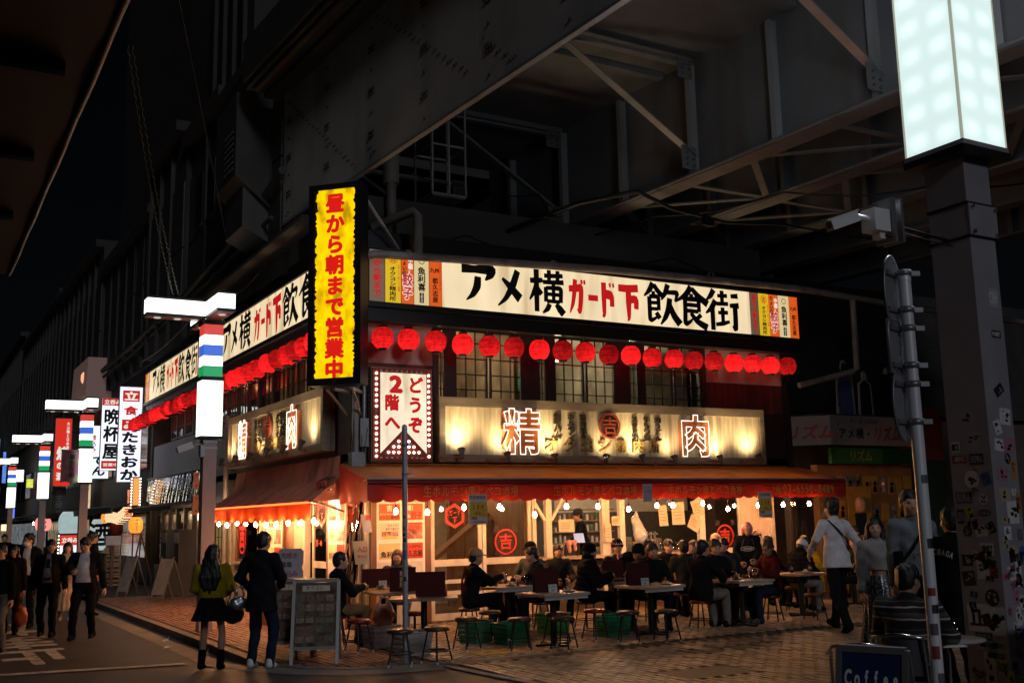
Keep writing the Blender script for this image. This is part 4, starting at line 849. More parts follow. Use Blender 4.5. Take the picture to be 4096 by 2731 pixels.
def bigsign(label,fr,a0,a1,z0,z1,c,lx,rx,chars):
    t=thing('fascia_sign',label,'sign',fr.p(a0,z0,c)); inv=dict(world=True)
    def bd(mb,n,m,p=t): return mb.build(n,m,p,world=True)
    o=bd(bx(fr,a0-.03,a1+.03,z0-.02,z1+.02,-.02,c-.008),'sign_box',BLACKM)
    m0=lx[-1] if lx else a0; m1=rx[0] if rx else a1; n=4
    for i in range(n):
        p=bd(bx(fr,m0+(m1-m0)*i/n+.004,m0+(m1-m0)*(i+1)/n-.004,z0,z1,c-.006,c+.012),'light_panel',CREAML)
    q=MB(); H=z1-z0
    for ch,x0,x1,b0,b1,mi in chars: brush(q,BR[ch],fr.p(x0,z0+H*b0,c+.0145),fr.u,ZA,x1-x0,H*(b1-b0),mi)
    o=bd(q,'lettering',[INKB,REDLET])
    class TT: pass
    if lx or rx:
        # strips are built in world space and handed to the sign
        before=set(COL.objects)
        if lx: strips(t,fr,lx,(0,1,2,3,4),z0,z1,c-.004,-1)
        if rx: strips(t,fr,rx,(0,1,2,3,4),z0,z1,c-.004,1)
        for ob in COL.objects:
            if ob not in before and ob.parent==t: ob.matrix_parent_inverse=wm(t).inverted()
    bd(bx(fr,a0-.05,a1+.05,z0-.10,z0-.02,-.02,c+.03),'lower_trim',BLACKM); bd(bx(fr,a0-.05,a1+.05,z0-.34,z0-.10,.02,c-.06),'soffit',BLACKM)
    bd(bx(fr,a0-.05,a1+.05,z1+.02,z1+.05,-.02,c+.03),'upper_trim',BLACKM)
    return t
# front: measured on the sign plane
SY=-.35; k=17.24/16.89
def sx(x): return -6.797+(x+6.797)*k
ZB,ZT=5.685,6.63
cw=[('ア',1.83,2.60,.16,.95,0),('メ',2.60,3.20,.13,.92,0),('横',3.31,4.10,.06,.98,0),('ガ',4.20,4.62,.10,.86,1),('ー',4.64,4.93,.30,.66,1),('ド',4.94,5.34,.10,.86,1),('下',5.39,5.90,.08,.84,1),('飲',6.04,6.94,.04,.96,0),('食',6.83,7.70,.05,.97,0),('街',7.64,8.56,.02,.96,0)]
bigsign('long lit cream sign on the plaza front with black and red brush lettering',FF,sx(.06),sx(10.3),ZB,ZT,.35,[sx(v) for v in (.06,.36,.67,.92,1.22,1.48)],[sx(v) for v in (8.88,9.14,9.44,9.72,10.04,10.3)],[(c,sx(a),sx(b),p,q_,mi) for c,a,b,p,q_,mi in cw])
cs=[('ア',-7.75,-6.95,.16,.95,0),('メ',-6.95,-6.35,.13,.92,0),('横',-6.25,-5.30,.06,.98,0),('ガ',-5.05,-4.55,.06,.86,1),('ー',-4.55,-4.2,.30,.66,1),('ド',-4.2,-3.75,.06,.86,1),('下',-3.70,-3.12,.04,.88,1),('飲',-3.02,-2.05,.02,.96,0),('食',-2.0,-1.02,.03,.97,0),('街',-1.02,-.1,.02,.96,0)]
sxs=lambda v:v
bigsign('lit cream sign on the street side nearest the corner post',FS,-9.0,.25,5.66,6.55,.30,[-9.0,-8.86,-8.72,-8.58,-8.44,-8.30],None,[(c,a,b,p,q_,mi) for c,a,b,p,q_,mi in cs])
off=9.2
bigsign('lit cream sign farther along the street beyond the lamp post',FS,-17.2,-9.4,5.66,6.55,.30,[-17.2,-17.05,-16.9,-16.75,-16.6,-16.45],[-10.25,-10.1,-9.92,-9.75,-9.58,-9.42],[(c,a*.76-10.15,b*.76-10.15,p,q_,mi) for c,a,b,p,q_,mi in cs])
# yellow corner sign, set across the corner
cf=Fr((-.85,-.15,0),(.7071,-.7071,0)); t=thing('blade_sign','tall lit yellow sign with red lettering across the building corner','sign',(-.5,-.5,4.12))
def cb(mb,n,m,p=t): return mb.build(n,m,p,world=True)
for a0,a1,b0,b1 in ((0,.105,4.12,7.70),(.885,.99,4.12,7.70),(.105,.885,4.12,4.24),(.105,.885,7.60,7.70)): cb(bx(cf,a0,a1,b0,b1,-.30,.02),'frame_side',BLACKM)
cb(bx(cf,.0,.99,4.12,7.7,-.32,-.301),'back_plate',BLACKM)
face=cb(bx(cf,.105,.885,4.24,7.60,-.03,-.005),'light_panel',YELSIGN)
rs=random.Random(4)
for a0_,s_ in ((.105,1),(.885,-1)):
    m=MB(); n=90; w_=[.012+.045*rs.random()**2.2+(.02 if rs.random()<.12 else 0) for _ in range(n+1)]
    for k in range(n): z0,z1=4.24+3.36*k/n,4.24+3.36*(k+1)/n; m.add([cf.p(a0_,z0,-.0035),cf.p(a0_+s_*w_[k],z0,-.0035),cf.p(a0_+s_*w_[k+1],z1,-.0035),cf.p(a0_,z1,-.0035)],[(0,1,2,3) if s_>0 else (3,2,1,0)])
    cb(m,'grime_edge',mat('sign_grime',(.035,.02,.006),.8,var=.4,vs=14))
q=MB(); text(q,'昼から朝まで営業中',cf.p(.315,7.17,-.002),cf.u,ZA,.36,.355,0,.055,vertical=True,gap=.0155); cb(q,'lettering',YRED)
m=MB()
for z in (4.0,): m.bar((-.5,-.5,4.05),(.05,-.0,4.05),.05,.05); m.bar((-.3,-.75,4.05),(.25,-.02,4.05),.05,.05); m.bar((-.25,-.72,4.05),(.2,-.05,3.6),.035,.035); m.bar((-.6,-.42,4.05),(-.02,.05,3.65),.035,.035)
o=cb(m,'bracket',GALV); o['kind']='stuff'
m=MB(); m.bar((-.12,-.62,7.68),(.95,-.15,6.62),.05,.03); cb(m,'stay',mat('stay_paint',(.5,.42,.38),.5))
# upstairs arrow sign with bulbs
t=thing('arrow_sign','cream sign edged with round bulbs pointing the way upstairs','sign',FF.p(.32,2.85,0)); a0,a1,b0,b1=.32,1.47,2.85,4.5; c=.25
RBD=mat('red_bulb_board',(.30,.035,.02),.5,var=.15,dirt=(.15,.03,.02),dirtamt=.5)
cb(bx(FF,a0-.02,a1+.02,b0-.02,b1+.02,.06,c-.03),'sign_box',AGEDF,t); cb(bx(FF,a0,a1,b0,b1,c-.029,c),'bulb_board',RBD,t)
m=MB(); pts=[(.46,2.98),(.46,4.42),(1.36,4.42),(1.36,2.98),(.91,3.42)]
m.add([FF.p(x,z,c+.004) for x,z in pts],[(0,4,1),(1,4,2),(2,4,3)]); 
cb(m,'light_panel',lit('aged_panel',(1,.86,.62),.95,var=.1,vs=2.5,dirt=(.45,.32,.16),dirtamt=.6,ds=2.6,dstretch=(2,2,.3)),t)
q=MB(); put(q,'2',FF.p(.52,4.03,c+.008),u,v,.48,.40,0,.06); put(q,'階',FF.p(.54,3.74,c+.008),u,v,.28,.29,0,.05); put(q,'へ',FF.p(.54,3.38,c+.008),u,v,.30,.30,0,.055); text(q,'どうぞ',FF.p(.99,4.06,c+.008),u,v,.30,.31,0,.05,vertical=True,gap=.05); q.build('lettering',REDLET,t,world=True)
sb=MB(); sb.lathe([(0,.022),(.016,.017),(.023,.0),(.023,-.01)],n=8); sbm=[]
for mt in (BULBD,BULBX): me=sb.mesh('bulb'); me.materials.append(mt); sbm.append(me)
bp=[(a0+.065,b1-.10-.098*i) for i in range(16)]+[(a1-.065,b1-.10-.098*i) for i in range(16)]+[(a0+.16+.098*i,b1-.045) for i in range(9)]+[(a0+.16+.098*i,b0+.045) for i in range(9)]
for r in range(4):
    for i in range(2*(4-r)-1 if r<3 else 1):
        bp.append((.91+.098*(i-(2*(4-r)-2)/2 if r<3 else 0),3.0+.098*r))
for i,(x,z) in enumerate(bp):
    on=not (z>b1-.06 or z<b0+.06 or (i*7)%23==3)
    o=bpy.data.objects.new('bulb',sbm[0 if on else 1]); COL.objects.link(o); o.parent=t; o.matrix_parent_inverse=wm(t).inverted(); o.location=FF.p(x,z,c+.012); o.rotation_euler=(R(90),0,0)
# carved meat signs with neon characters and spotlights
def meatsign(label,fr,a0,a1,b0,b1,c,flip=False):
    t=thing('meat_sign',label,'sign',fr.p(a0,b0,c))
    def bd(mb,n,m): return mb.build(n,m,t,world=True)
    L=a1-a0; S=lambda f: a0+L*f; H=b1-b0; u=fr.u
    for q in ((a0,a1,b1-.17,b1),(a0,a1,b0,b0+.14),(a0,a0+.12,b0+.14,b1-.17),(a1-.12,a1,b0+.14,b1-.17)): bd(bx(fr,*q,c-.10,c+.06),'frame_side',AGEDF)
    n=6
    for i in range(n): bd(bx(fr,a0+.12+(L-.24)*i/n+.002,a0+.12+(L-.24)*(i+1)/n-.002,b0+.14,b1-.17,c-.08,c),'face_board',AGED)
    bd(bx(fr,a0-.0,a1,b0,b1,.02,c-.11),'back_box',AGEDF)
    OR=mat('carved_orange',(.60,.17,.045),.5,var=.15)
    for ch,f0,f1 in (('精',.164,.27),('肉',.702,.795)):
        w=(f1-f0)*L; hh=H*.74; o=fr.p(S(f0),b0+H*.12,c+.07)
        m=MB(); put(m,ch,o,u,v,w,hh,0,.035,True); P=m.v
        m2=MB(); put(m2,ch,fr.p(S(f0),b0+H*.12,c+.05),u,v,w,hh,0,.035,True,.05); bd(m2,'carved_character',OR)
        m3=MB(); put(m3,ch,fr.p(S(f0),b0+H*.12,c+.115),u,v,w,hh,0,.035,True,0,.0085); bd(m3,'neon_outline',NEON)
    for s,x,z in (('生牛ハム',.322,.80),('ホルモン串',.362,.80),('精肉焼き',.398,.80),('スタミナ串',.558,.80),('牛もつ煮',.596,.80),('肉うどん',.632,.80)):
        for i,ch in enumerate(s): m=MB(); text(m,ch if ch!='ー' else '｜',fr.p(S(x)-.07,b0+H*(z-.10)-.125*i,c+.02),u,v,.17,.135,0,.02,ext=.12); bd(m,'carved_letter',mat('carved_dark',(.06,.042,.028),.5))
    for i,ch in enumerate('オクヨシ精肉所'): m=MB(); put(m,ch,fr.p(S(.287)+.415*i,b0+H*.185,c+.025),u,v,.27,.26,0,.02,True,.12); bd(m,'carved_letter',INKG)
    m=MB(); 
    for i in range(32):
        t0,t1=2*math.pi*i/32,2*math.pi*(i+1)/32; xc,zc=S(.477),b0+H*.62
        A=[fr.p(xc+r*math.cos(q),zc+r*1.0*math.sin(q),c+.05) for r,q in ((.22,t0),(.258,t0),(.258,t1),(.22,t1))]; m.prism(A,fr.n*.03)
    put(m,'吉',fr.p(S(.477)-.165,b0+H*.62-.17,c+.06),u,v,.33,.35,0,.02,True,.06); bd(m,'crest',mat('crest_red',(.34,.06,.03),.5))
    m=MB(); m.cyl(fr.p(S(.477),b0+H*.62,c+.0),fr.p(S(.477),b0+H*.62,c+.045),.22,n=28); bd(m,'crest_disc',mat('crest_ground',(.12,.07,.045),.5))
    return t
meatsign('wide aged sign above the red awning with neon outlined characters',FF,1.62,9.52,2.84,4.03,.20)
meatsign('aged sign on the street wall with neon outlined characters',FS,-7.2,-.72,3.08,4.25,.20)
SPC=mat('spot_body',(.10,.07,.05),.4,.3); SPA=mat('spot_arm',(.32,.07,.03),.5)
def spotlight(label,fr,a,b,c,wallc,lean,group,E=26):
    t=thing('spotlight',label,'spotlight',fr.p(a,b,c),0,group); d=(fr.n*-.34+ZA*.88+fr.u*lean).normalized(); o=Vector()
    m=MB(); m.cyl(o-d*.10,o+d*.02,.035,.05,10); m.cyl(o+d*.02,o+d*.09,.05,.075,12,cap=False); m.build('lamp_head',SPC,t)
    m=MB(); m.cyl(o+d*.078,o+d*.082,.069,n=12); m.build('lamp_face',SPOTF,t)
    m=MB(); w=-fr.u*.33+ZA*-.06-fr.n*(c-wallc); m.tube([o-d*.08,o-d*.08+fr.u*-.05,w],.012,6); m.cyl(w,w+fr.n*.015,.04,n=10); m.build('arm',SPA,t)
    l=lamp('beam',o+d*.10,E*2.4,(1,.76,.44),.12,t,'SPOT',None,125,1.0); l.matrix_parent_inverse.identity(); aim(l,d); return t
for i,(x,z) in enumerate([(1.94,3.02),(2.91,2.96),(3.93,2.94),(5.11,2.94),(6.01,2.95),(6.81,2.94),(8.01,2.95),(9.11,3.0)]):
    spotlight('small spotlight on a red arm below the plaza meat sign, %s from the corner'%ORD[i],FF,x,z-.04,.50,.26,(.10,-.05,.12,.35,-.08,.1,.15,-.2)[i],'spotlights under the meat signs',(34,24,38,14,34,15,38,27)[i])
for i,y in enumerate((1.34,2.41,3.54,4.74,5.89,7.04)):
    spotlight('small spotlight on a red arm below the street meat sign, %s from the corner'%ORD[i],FS,-y,3.22,.46,.26,(-.05,.1,-.1,.1,.0,.1)[i],'spotlights under the meat signs',20)
# ================================================================ red paper lanterns
lm=MB(); prof=[]
for i in range(27):
    a=-1.18+2.36*i/26; prof.append((.198*math.cos(a)**.82+(.0045 if i%2 else -.003),.205*math.sin(a)))
lm.lathe(prof,n=24)
sm=MB()
for k in range(8):
    t_=2*math.pi*k/8; sm.tube([((r+.002)*math.cos(t_),(r+.002)*math.sin(t_),z) for r,z in prof[::2]],.0036,4)
LM=[]
for mt in LANT: me=lm.mesh('shade'); me.materials.append(mt); LM.append(me)
SM=sm.mesh('seam'); SM.materials.append(mat('seam_red',(.10,.004,.004),.6))
rmb=MB(); rmb.lathe([(.0,.195),(.075,.195),(.082,.19),(.082,.225),(.07,.23),(.07,.205),(.0,.205)],n=16); RT=rmb.mesh('top_ring'); RT.materials.append(BLACKM)
rmb=MB(); rmb.lathe([(.0,-.215),(.07,-.222),(.074,-.19),(.0,-.188)],n=16); RB2=rmb.mesh('bottom_ring'); RB2.materials.append(BLACKM)
rmb=MB(); rmb.tube([(-.05,0,.22),(0,0,.31),(.05,0,.22)],.004,4); rmb.tube([(0,0,.31),(0,0,.40)],.004,4); HK=rmb.mesh('hook'); HK.materials.append(BLACKM)
def lantern(loc,lv,label,group,s=1.0,rz=0):
    t=thing('paper_lantern',label,'lantern',loc,rz,group); t.scale=(s,s,s*.98)
    pw=LANP[lv]*rng.uniform(.85,1.2); l=lamp('lantern_light',(rng.uniform(-.03,.03),rng.uniform(-.05,.02),-.05),pw,(1,.5,.4),.03,t); l.matrix_parent_inverse.identity()
    for me,n in ((LM[lv],'shade'),(SM,'seam'),(RT,'top_ring'),(RB2,'bottom_ring'),(HK,'hook')):
        o=bpy.data.objects.new(n,me); COL.objects.link(o); o.parent=t
    return t
under=['under the brown strip at the corner','under the yellow and orange strips','left of the first big black character','under the left edge of the first black character','under the first big black character','under the second black character','left of the third black character','under the third black character','under the right of the third black character','under the first red character','under the red dash','under the last red characters','right of the red characters','under the first character after the red ones','under the last but one black character','under the last black character','right of the last black character','under the right hand strips','at the far right end of the sign']
lv=[0,1,0,1,0,2,1,2,0,2,1,0,0,2,2,1,0,1,2]; lx=[.39,.89,1.43,1.98,2.54,3.07,3.63,4.16,4.69,5.25,5.79,6.33,6.89,7.41,7.96,8.51,9.04,9.56,10.06]
for i,x in enumerate(lx): lantern((x,-.52,4.985+rng.uniform(-.012,.012)),lv[i],'red paper lantern %s, plaza side'%under[i],'red lanterns along the plaza front',1,rng.uniform(0,6))
ly=[.45,.98,1.52,2.04,2.6,3.26,4.05,4.6,5.2,5.8,6.4,7.0,7.7]
for i,y in enumerate(ly): lantern((-.52,y,5.0+rng.uniform(-.015,.015)),int(rng.integers(3)),'round red paper lantern on the street front, %s from the yellow corner sign'%ORD[i],'red lanterns along the street front',1,rng.uniform(0,6))
for i in range(17): lantern((-.52,8.9+.54*i,5.0+rng.uniform(-.03,.02)),int(rng.integers(3)),'round red paper lantern on the street front, %s beyond the lamp post'%ORD[i],'red lanterns along the far street front',1.02,rng.uniform(0,6))
# ================================================================ awnings
def bulbmesh():
    a=MB(); a.lathe([(0,-.062),(.02,-.056),(.033,-.038),(.036,-.02),(.03,.004),(.018,.028),(.014,.036)],n=12); b=MB(); b.lathe([(.0,.09),(.017,.088),(.019,.034),(.0,.034)],n=10)
    A=a.mesh('glass'); A.materials.append(BULB); B=b.mesh('socket'); B.materials.append(BLACKM); return A,B
BA,BB=bulbmesh()
def hbulb(loc,top,label,group):
    t=thing('hanging_bulb',label,'light bulb',loc,0,group)
    for me,n in ((BA,'glass'),(BB,'socket')): o=bpy.data.objects.new(n,me); COL.objects.link(o); o.parent=t
    m=MB(); dx=rng.uniform(-.02,.02); m.tube([(0,0,.085),(dx,.0,.14),(0,.01,top)],.005,5); m.build('cord',BLACKM,t); return t
AW=thing('awning','wide red awning with gold lettering and scalloped edge over the outdoor tables','awning',(-.2,0,2.1))
def aw(mb,n,m,p=AW): return mb.build(n,m,p,world=True)
x0,x1=-.22,10.72; n=44; m=MB(); vs=[]
for j,(y,z) in enumerate(((-.02,2.80),(-.45,2.70),(-.9,2.58),(-1.30,2.475))):
    for i in range(n+1): vs.append((x0+(x1-x0)*i/n,y,z-.018*math.sin(i*math.pi/4)**2*(1 if 0<j<3 else 0)))
m.add(vs,[(j*(n+1)+i,(j+1)*(n+1)+i,(j+1)*(n+1)+i+1,j*(n+1)+i+1) for j in range(3) for i in range(n)],0,True); aw(m,'canopy',TANAWN)
m=MB(); m.cyl((x0,-1.31,2.43),(x1,-1.31,2.43),.045,n=10); aw(m,'roller',mat('roller_red',(.20,.012,.008),.5,var=.2,vs=3)); m=MB(); m.box(x0,x1,-1.345,-1.30,2.475,2.50); aw(m,'front_rail',GALV)
def scallop(P0,P1,ztop,zbot,per,drop,wav,n_,mi=0,amp=.03):
    m=MB(); L=(Vector(P1)-Vector(P0)).length; N=max(int(L/per),1)*8; vs=[]; P0,P1=Vector(P0),Vector(P1); nr=(P1-P0).cross(ZA).normalized()
    for j in range(5):
        for i in range(N+1):
            ph=(i%8)/8; s=math.sin(math.pi*ph)**.6; zb=zbot-drop*s; z=ztop+(zb-ztop)*j/4; q=P0.lerp(P1,i/N)
            q=q+nr*(amp*math.sin(i*.37+2*math.sin(i*.11))*(j/4)); vs.append((q.x,q.y,z))
    m.add(vs,[(j*(N+1)+i,(j+1)*(N+1)+i,(j+1)*(N+1)+i+1,j*(N+1)+i+1) for j in range(4) for i in range(N)],0,True); return m
aw(scallop((x0,-1.33,0),(x1,-1.33,0),2.41,2.145,.285,.045,.02,0,amp=.018),'valance',REDAWN)
aw(scallop((x0,-.05,0),(x0,-1.33,0),2.46,2.15,.32,.05,.02,0,amp=.02),'valance',REDAWN)
m=MB(); m.add([(x0,-.02,2.80),(x0,-1.3,2.475),(x0,-.05,2.44)],[(0,1,2)]); m.add([(x1,-.02,2.80),(x1,-1.3,2.475),(x1,-.05,2.44)],[(0,2,1)]); aw(m,'side_panel',REDAWN)
q=MB()
for a,b in ((.77,2.62),(3.34,5.2),(5.92,7.8)): text(q,'生ホルモン串とベコ酒場',(a,-1.362,2.175),X3,Z3,(b-a)/11*.92,.20,0,.02,gap=(b-a)/11*.08)
text(q,'☎',(8.62,-1.362,2.17),X3,Z3,.2,.2,0,.02); text(q,'03-6550-8489',(8.84,-1.362,2.165),X3,Z3,.21,.25,0,.035,adv=.585); aw(q,'lettering',mat('gold_print',(.55,.27,.06),.5))
for xx in (.3,2.5,4.7,6.9,9.1,10.5): m=MB(); m.bar((xx,-.03,2.42),(xx,-1.28,2.44),.03,.03); aw(m,'awning_arm',GALV)
m=MB(); pts=[]
for i in range(60): xx=x0+.2+(x1-x0-.4)*i/59; pts.append((xx,-1.375,2.40-.05*abs(math.sin(i*.62))))
m.tube(pts,.006,5); aw(m,'light_cable',BLACKM)
for i,(x,z) in enumerate([(.36,1.97),(.94,1.95),(1.64,2.02),(2.34,2.02),(3.06,1.87),(3.74,2.01),(4.43,2.0),(5.13,1.94),(5.8,2.0),(6.19,2.0),(6.93,2.03),(7.57,1.91),(8.38,1.97),(9.07,1.98),(9.81,1.99)]):
    hbulb((x,-1.15,z),2.42-z,'bare glowing bulb under the red awning, %s from the corner end'%ORD[i],'bulbs under the plaza awning')
# street awning, faded and steep, with a red neon line
SA=thing('awning','steep faded brown awning with a glowing red line on the street side','awning',(-.7,3,2.1))
m=MB(); vs=[]; N=24; pr=[(-.02,2.98),(-.10,2.56),(-.42,2.36),(-.72,2.15)]
for j,(x,z) in enumerate(pr):
    for i in range(N+1):
        ya=.45 if j==0 else (.30,.12,-.0)[j-1]; yb=7.25 if j==0 else (7.1,6.9,6.75)[j-1]; vs.append((x,ya+(yb-ya)*i/N,z-.012*math.sin(i*.9)))
m.add(vs,[(j*(N+1)+i,j*(N+1)+i+1,(j+1)*(N+1)+i+1,(j+1)*(N+1)+i) for j in range(3) for i in range(N)],0,True); m.build('canopy',RUSTAWN,SA,world=True)
m=MB(); m.add([(pr[j][0],(.45,.30,.12,0)[j],pr[j][1]) for j in range(4)]+[(-.02,.45,2.2)],[(0,1,2,3,4)]); m.build('side_panel',RUSTAWN,SA,world=True)
m=MB(); m.cyl((-.735,.1,2.145),(-.735,6.9,2.145),.016,n=8); m.build('neon_line',lit('neon_red',(1,.10,.02),5),SA,world=True)
scallop((-.72,6.75,0),(-.72,.0,0),2.13,1.88,.36,.05,.02,0,amp=.02).build('valance',REDAWN2,SA,world=True)
m=MB(); m.tube([(-.72,-.02,2.16),(-.45,.0,2.10),(-.1,.05,1.98)],.02,6); m.build('awning_arm',GALV,SA,world=True)
for i,(y,z) in enumerate([(.11,1.84),(.83,1.82),(1.52,1.82),(2.24,1.80),(2.87,1.79),(3.6,1.80),(4.31,1.82),(4.96,1.84),(5.77,1.80),(6.45,1.83)]): hbulb((-.62,y,z),2.12-z,'bare glowing bulb under the faded street awning, %s from the corner'%ORD[i],'bulbs under the street awning')
for i,y in enumerate((.28,.62)):
    t=thing('floodlight','red bodied floodlight lighting the corner posters, %s'%('nearer the corner' if i==0 else 'nearer the door'),'floodlight',(-.38,y,2.42)); m=MB(); m.cyl((0,0,.10),(.03,0,.0),.045,.05,10); m.cyl((.03,0,.0),(.055,0,-.08),.05,.085,12,cap=False); m.build('lamp_head',mat('flood_red',(.30,.05,.03),.4),t); m=MB(); m.cyl((.053,0,-.07),(.055,0,-.076),.08,n=12); m.build('lamp_face',SPOTF,t); m=MB(); m.bar((0,0,.1),(.2,0,.18),.02,.02); m.build('arm',BLACKM,t)
    l=lamp('beam',(.06,0,-.10),40,(1,.9,.75),.05,t,'SPOT',None,95,.5); l.matrix_parent_inverse.identity(); aim(l,(.5,0,-.8))
# ================================================================ street lamp with crossed light boxes
def streetlamp(label,loc,group='street lamps with coloured bands'):
    t=thing('street_lamp',label,'street lamp',loc,0,group)
    BR_=mat('lamp_post_brown',(.42,.29,.26),.45,.1,var=.08,vs=3)
    m=MB(); m.box(-.115,.115,-.115,.115,0,3.30); m.build('post',BR_,t); m=MB()
    for z in (3.12,3.24): m=MB(); m.box(-.128,.128,-.128,.128,z,z+.045); m.build('band_clamp',GALV,t)
    for b_ in ((.20,3.30,3.35),(.20,4.34,4.41),(.19,5.36,5.44)): m=MB(); m.box(-b_[0],b_[0],-b_[0],b_[0],b_[1],b_[2]); m.build('collar',BLACKM,t)
    m=MB(); m.box(-.185,.185,-.185,.185,3.352,4.338); m.build('light_box',LAMPW,t)
    z=4.412
    for mt in (LAMPG,LAMPW,LAMPB,LAMPW,LAMPR): m=MB(); m.box(-.17,.17,-.17,.17,z,z+.183); m.build('light_band',mt,t); m=MB(); m.box(-.176,.176,-.176,.176,z+.183,z+.190); m.build('band_joint',BLACKM,t); z+=.19
    for dx,dy in ((-1,0),(0,-1),(0,1)):
        L=1.0; w=.15; z0,z1=5.50,5.76
        if dx: a=(-.16-L,-.16+.0,-w,w)
        elif dy<0: a=(-w,w,-.16-.85,-.155)
        else: a=(-w,w,.155,.16+.85)
        m=MB(); m.box(a[0],a[1],a[2],a[3],z0,z1); m.build('light_arm',LAMPW,t)
        m=MB(); m.box(a[0]-.012,a[1]+(.012 if dx==0 else 0),a[2]-.012,a[3]+.012,z0-.05,z0-.001); m.box(a[0]-.012,a[1]+(.012 if dx==0 else 0),a[2]-.012,a[3]+.012,z1+.001,z1+.035); m.build('arm_frame',BLACKM,t)
        m=MB(); m.box(a[0]+.01,a[1]-.01,a[2]+.01,a[3]-.01,z0-.056,z0-.0505); m.build('arm_underside',mat('lamp_soffit_red',(.40,.08,.05),.4),t)
        for f in ((.2,.55,.85) if dx else (.35,)):
            m=MB(); cx,cyy=(a[0]+(a[1]-a[0])*f,(a[2]+a[3])/2) if dx else (0,a[2]+(a[3]-a[2])*(f if dy<0 else 1-f)); m.lathe([(0,-.0),(.06,-.0),(.065,.012)],(cx,cyy,z0-.070),14); m.build('downlight',lit('downlight',(1,.95,.85),6 if not dx else .5),t)
    m=MB(); m.box(-.155,.155,-.155,.155,5.445,5.77); m.build('hub',LAMPW,t)
    return t
SL=streetlamp('tall street lamp with crossed light boxes and coloured bands, nearest the corner',(-2.12,1.45,0))
for y,w in ((16.3,'beside the white hanging shop signs'),(27.0,'beside the long red hanging sign'),(40.8,'far down the street near the frame edge'),(53,'farthest of the banded lamps down the street')): dup(SL,(-2.12,y,{16.3:-.22,27.0:-.42,40.8:-.5,53:-.6}[y]),0,'white lit street lamp with coloured bands %s'%w,'street lamps with coloured bands')
m=MB(); t=thing('security_camera','white security camera on a bracket on the nearest banded lamp post','camera',(-2.35,1.35,3.2)); m.frame((-.32,-.06,-.16),(.26,0,.10),(0,.12,0),(-.04,0,.11)); m.build('camera_body',mat('cctv_white',(.6,.6,.58),.4),t); m=MB(); m.tube([(-.08,0,-.04),(.0,0,.0),(.12,0,.0)],.02,6); m.box(.05,.13,-.08,.08,-.22,-.02); m.build('bracket',GALV,t)
for i,(z0,z1) in enumerate(((2.42,2.72),(1.98,2.32))):
    t=thing('small_sign','small orange plate bolted to the banded lamp post, %s of the two'%('upper','lower')[i],'sign',(-2.29,1.38,z0)); m=MB(); m.box(-.09,.0,0,.02,0,z1-z0); m.build('plate',mat('orange_plate',(.5,.13,.04),.5,emit=(.7,.16,.04),es=.12),t); m=MB()
    for z in (.05,z1-z0-.07): m.box(-.05,-.03,-.004,-.0005,z,z+.03)
    o=m.build('slot',BLACKM,t); o['kind']='stuff'
# ================================================================ railway viaduct
VG=mat('girder_paint',(.27,.275,.285),.55,var=.10,vs=1.2,dirt=(.14,.12,.10),dirtamt=.55,ds=1.1); VD=mat('girder_dark',(.10,.085,.075),.7,var=.2,vs=1.5,dirt=(.04,.035,.03),dirtamt=.5,ds=1.5); VM=mat('girder_mid',(.15,.152,.158),.55,var=.12,vs=1.4,dirt=(.10,.075,.055),dirtamt=.6,ds=1.3); CONC=mat('viaduct_concrete',(.065,.061,.056),.85,var=.18,vs=1,bump=.2,bs=14,dirt=(.08,.075,.07),dirtamt=.7,ds=.8)
VI=thing('railway_viaduct','dark steel railway viaduct crossing above the restaurant roof and plaza','viaduct',(0,3.5,0))
D=Vector((.0545,-1,0)); NR=Vector((-1,-.0545,0))
def gp(x,s,z): return Vector((x,3.5,0))+D*s+ZA*z      # s metres towards the plaza
def vb(mb,n,m,p=None): return mb.build(n,m,p or VI,world=True)
x=-.19
for i in range(6):       # plated outer face in panels
    m=MB(); m.frame(gp(x,4.0*i+.004,8.02),D*3.992,Vector((.03,0,0)),ZA*2.85); pnl=vb(m,'girder_plate',mat('girder_plate_paint',(.50,.47,.43),.6,var=.10,vs=1.2,dirt=(.26,.23,.2),dirtamt=.55,ds=1.1))
    bm=MB(); rs=random.Random(i)
    for c in range(2):
        for r in range(7):
            s=4*i+.35+2.0*c; z=8.2+.4*r
            for dx in ((-.05,0,.05) if r%2 else (0,)):
                for dz in ((-.04,.04) if r%2 else (0,)): o=gp(x,s+dx*1.6,z+dz); bm.cyl(o,o+NR*.028,.022,n=6,cap=True)
    for k in range(46): o=gp(x,4*i+.2+3.6*((k*.618)%1),8.15+2.6*((k*.381+i*.13)%1)); bm.cyl(o,o+NR*.022,.016,n=6)
    b=vb(bm,'bolt',VD,pnl); b['kind']='stuff'
m=MB(); m.frame(gp(x-.03,0,7.97),D*24,Vector((.10,0,0)),ZA*.05); vb(m,'bottom_flange',VG)
m=MB(); m.frame(gp(x-.75,-.3,11.0),D*24.5,Vector((1.2,0,0)),ZA*.16); m.frame(gp(x-.82,-.3,11.16),D*24.5,Vector((.14,0,0)),ZA*.9); m.frame(gp(x-.35,-.3,10.88),D*24.5,Vector((.5,0,0)),ZA*.12); vb(m,'walkway_edge',CONC)
m=MB(); m.cyl(gp(x-.62,0,10.92),gp(x-.62,24,10.92),.07,n=8); vb(m,'conduit',VD)
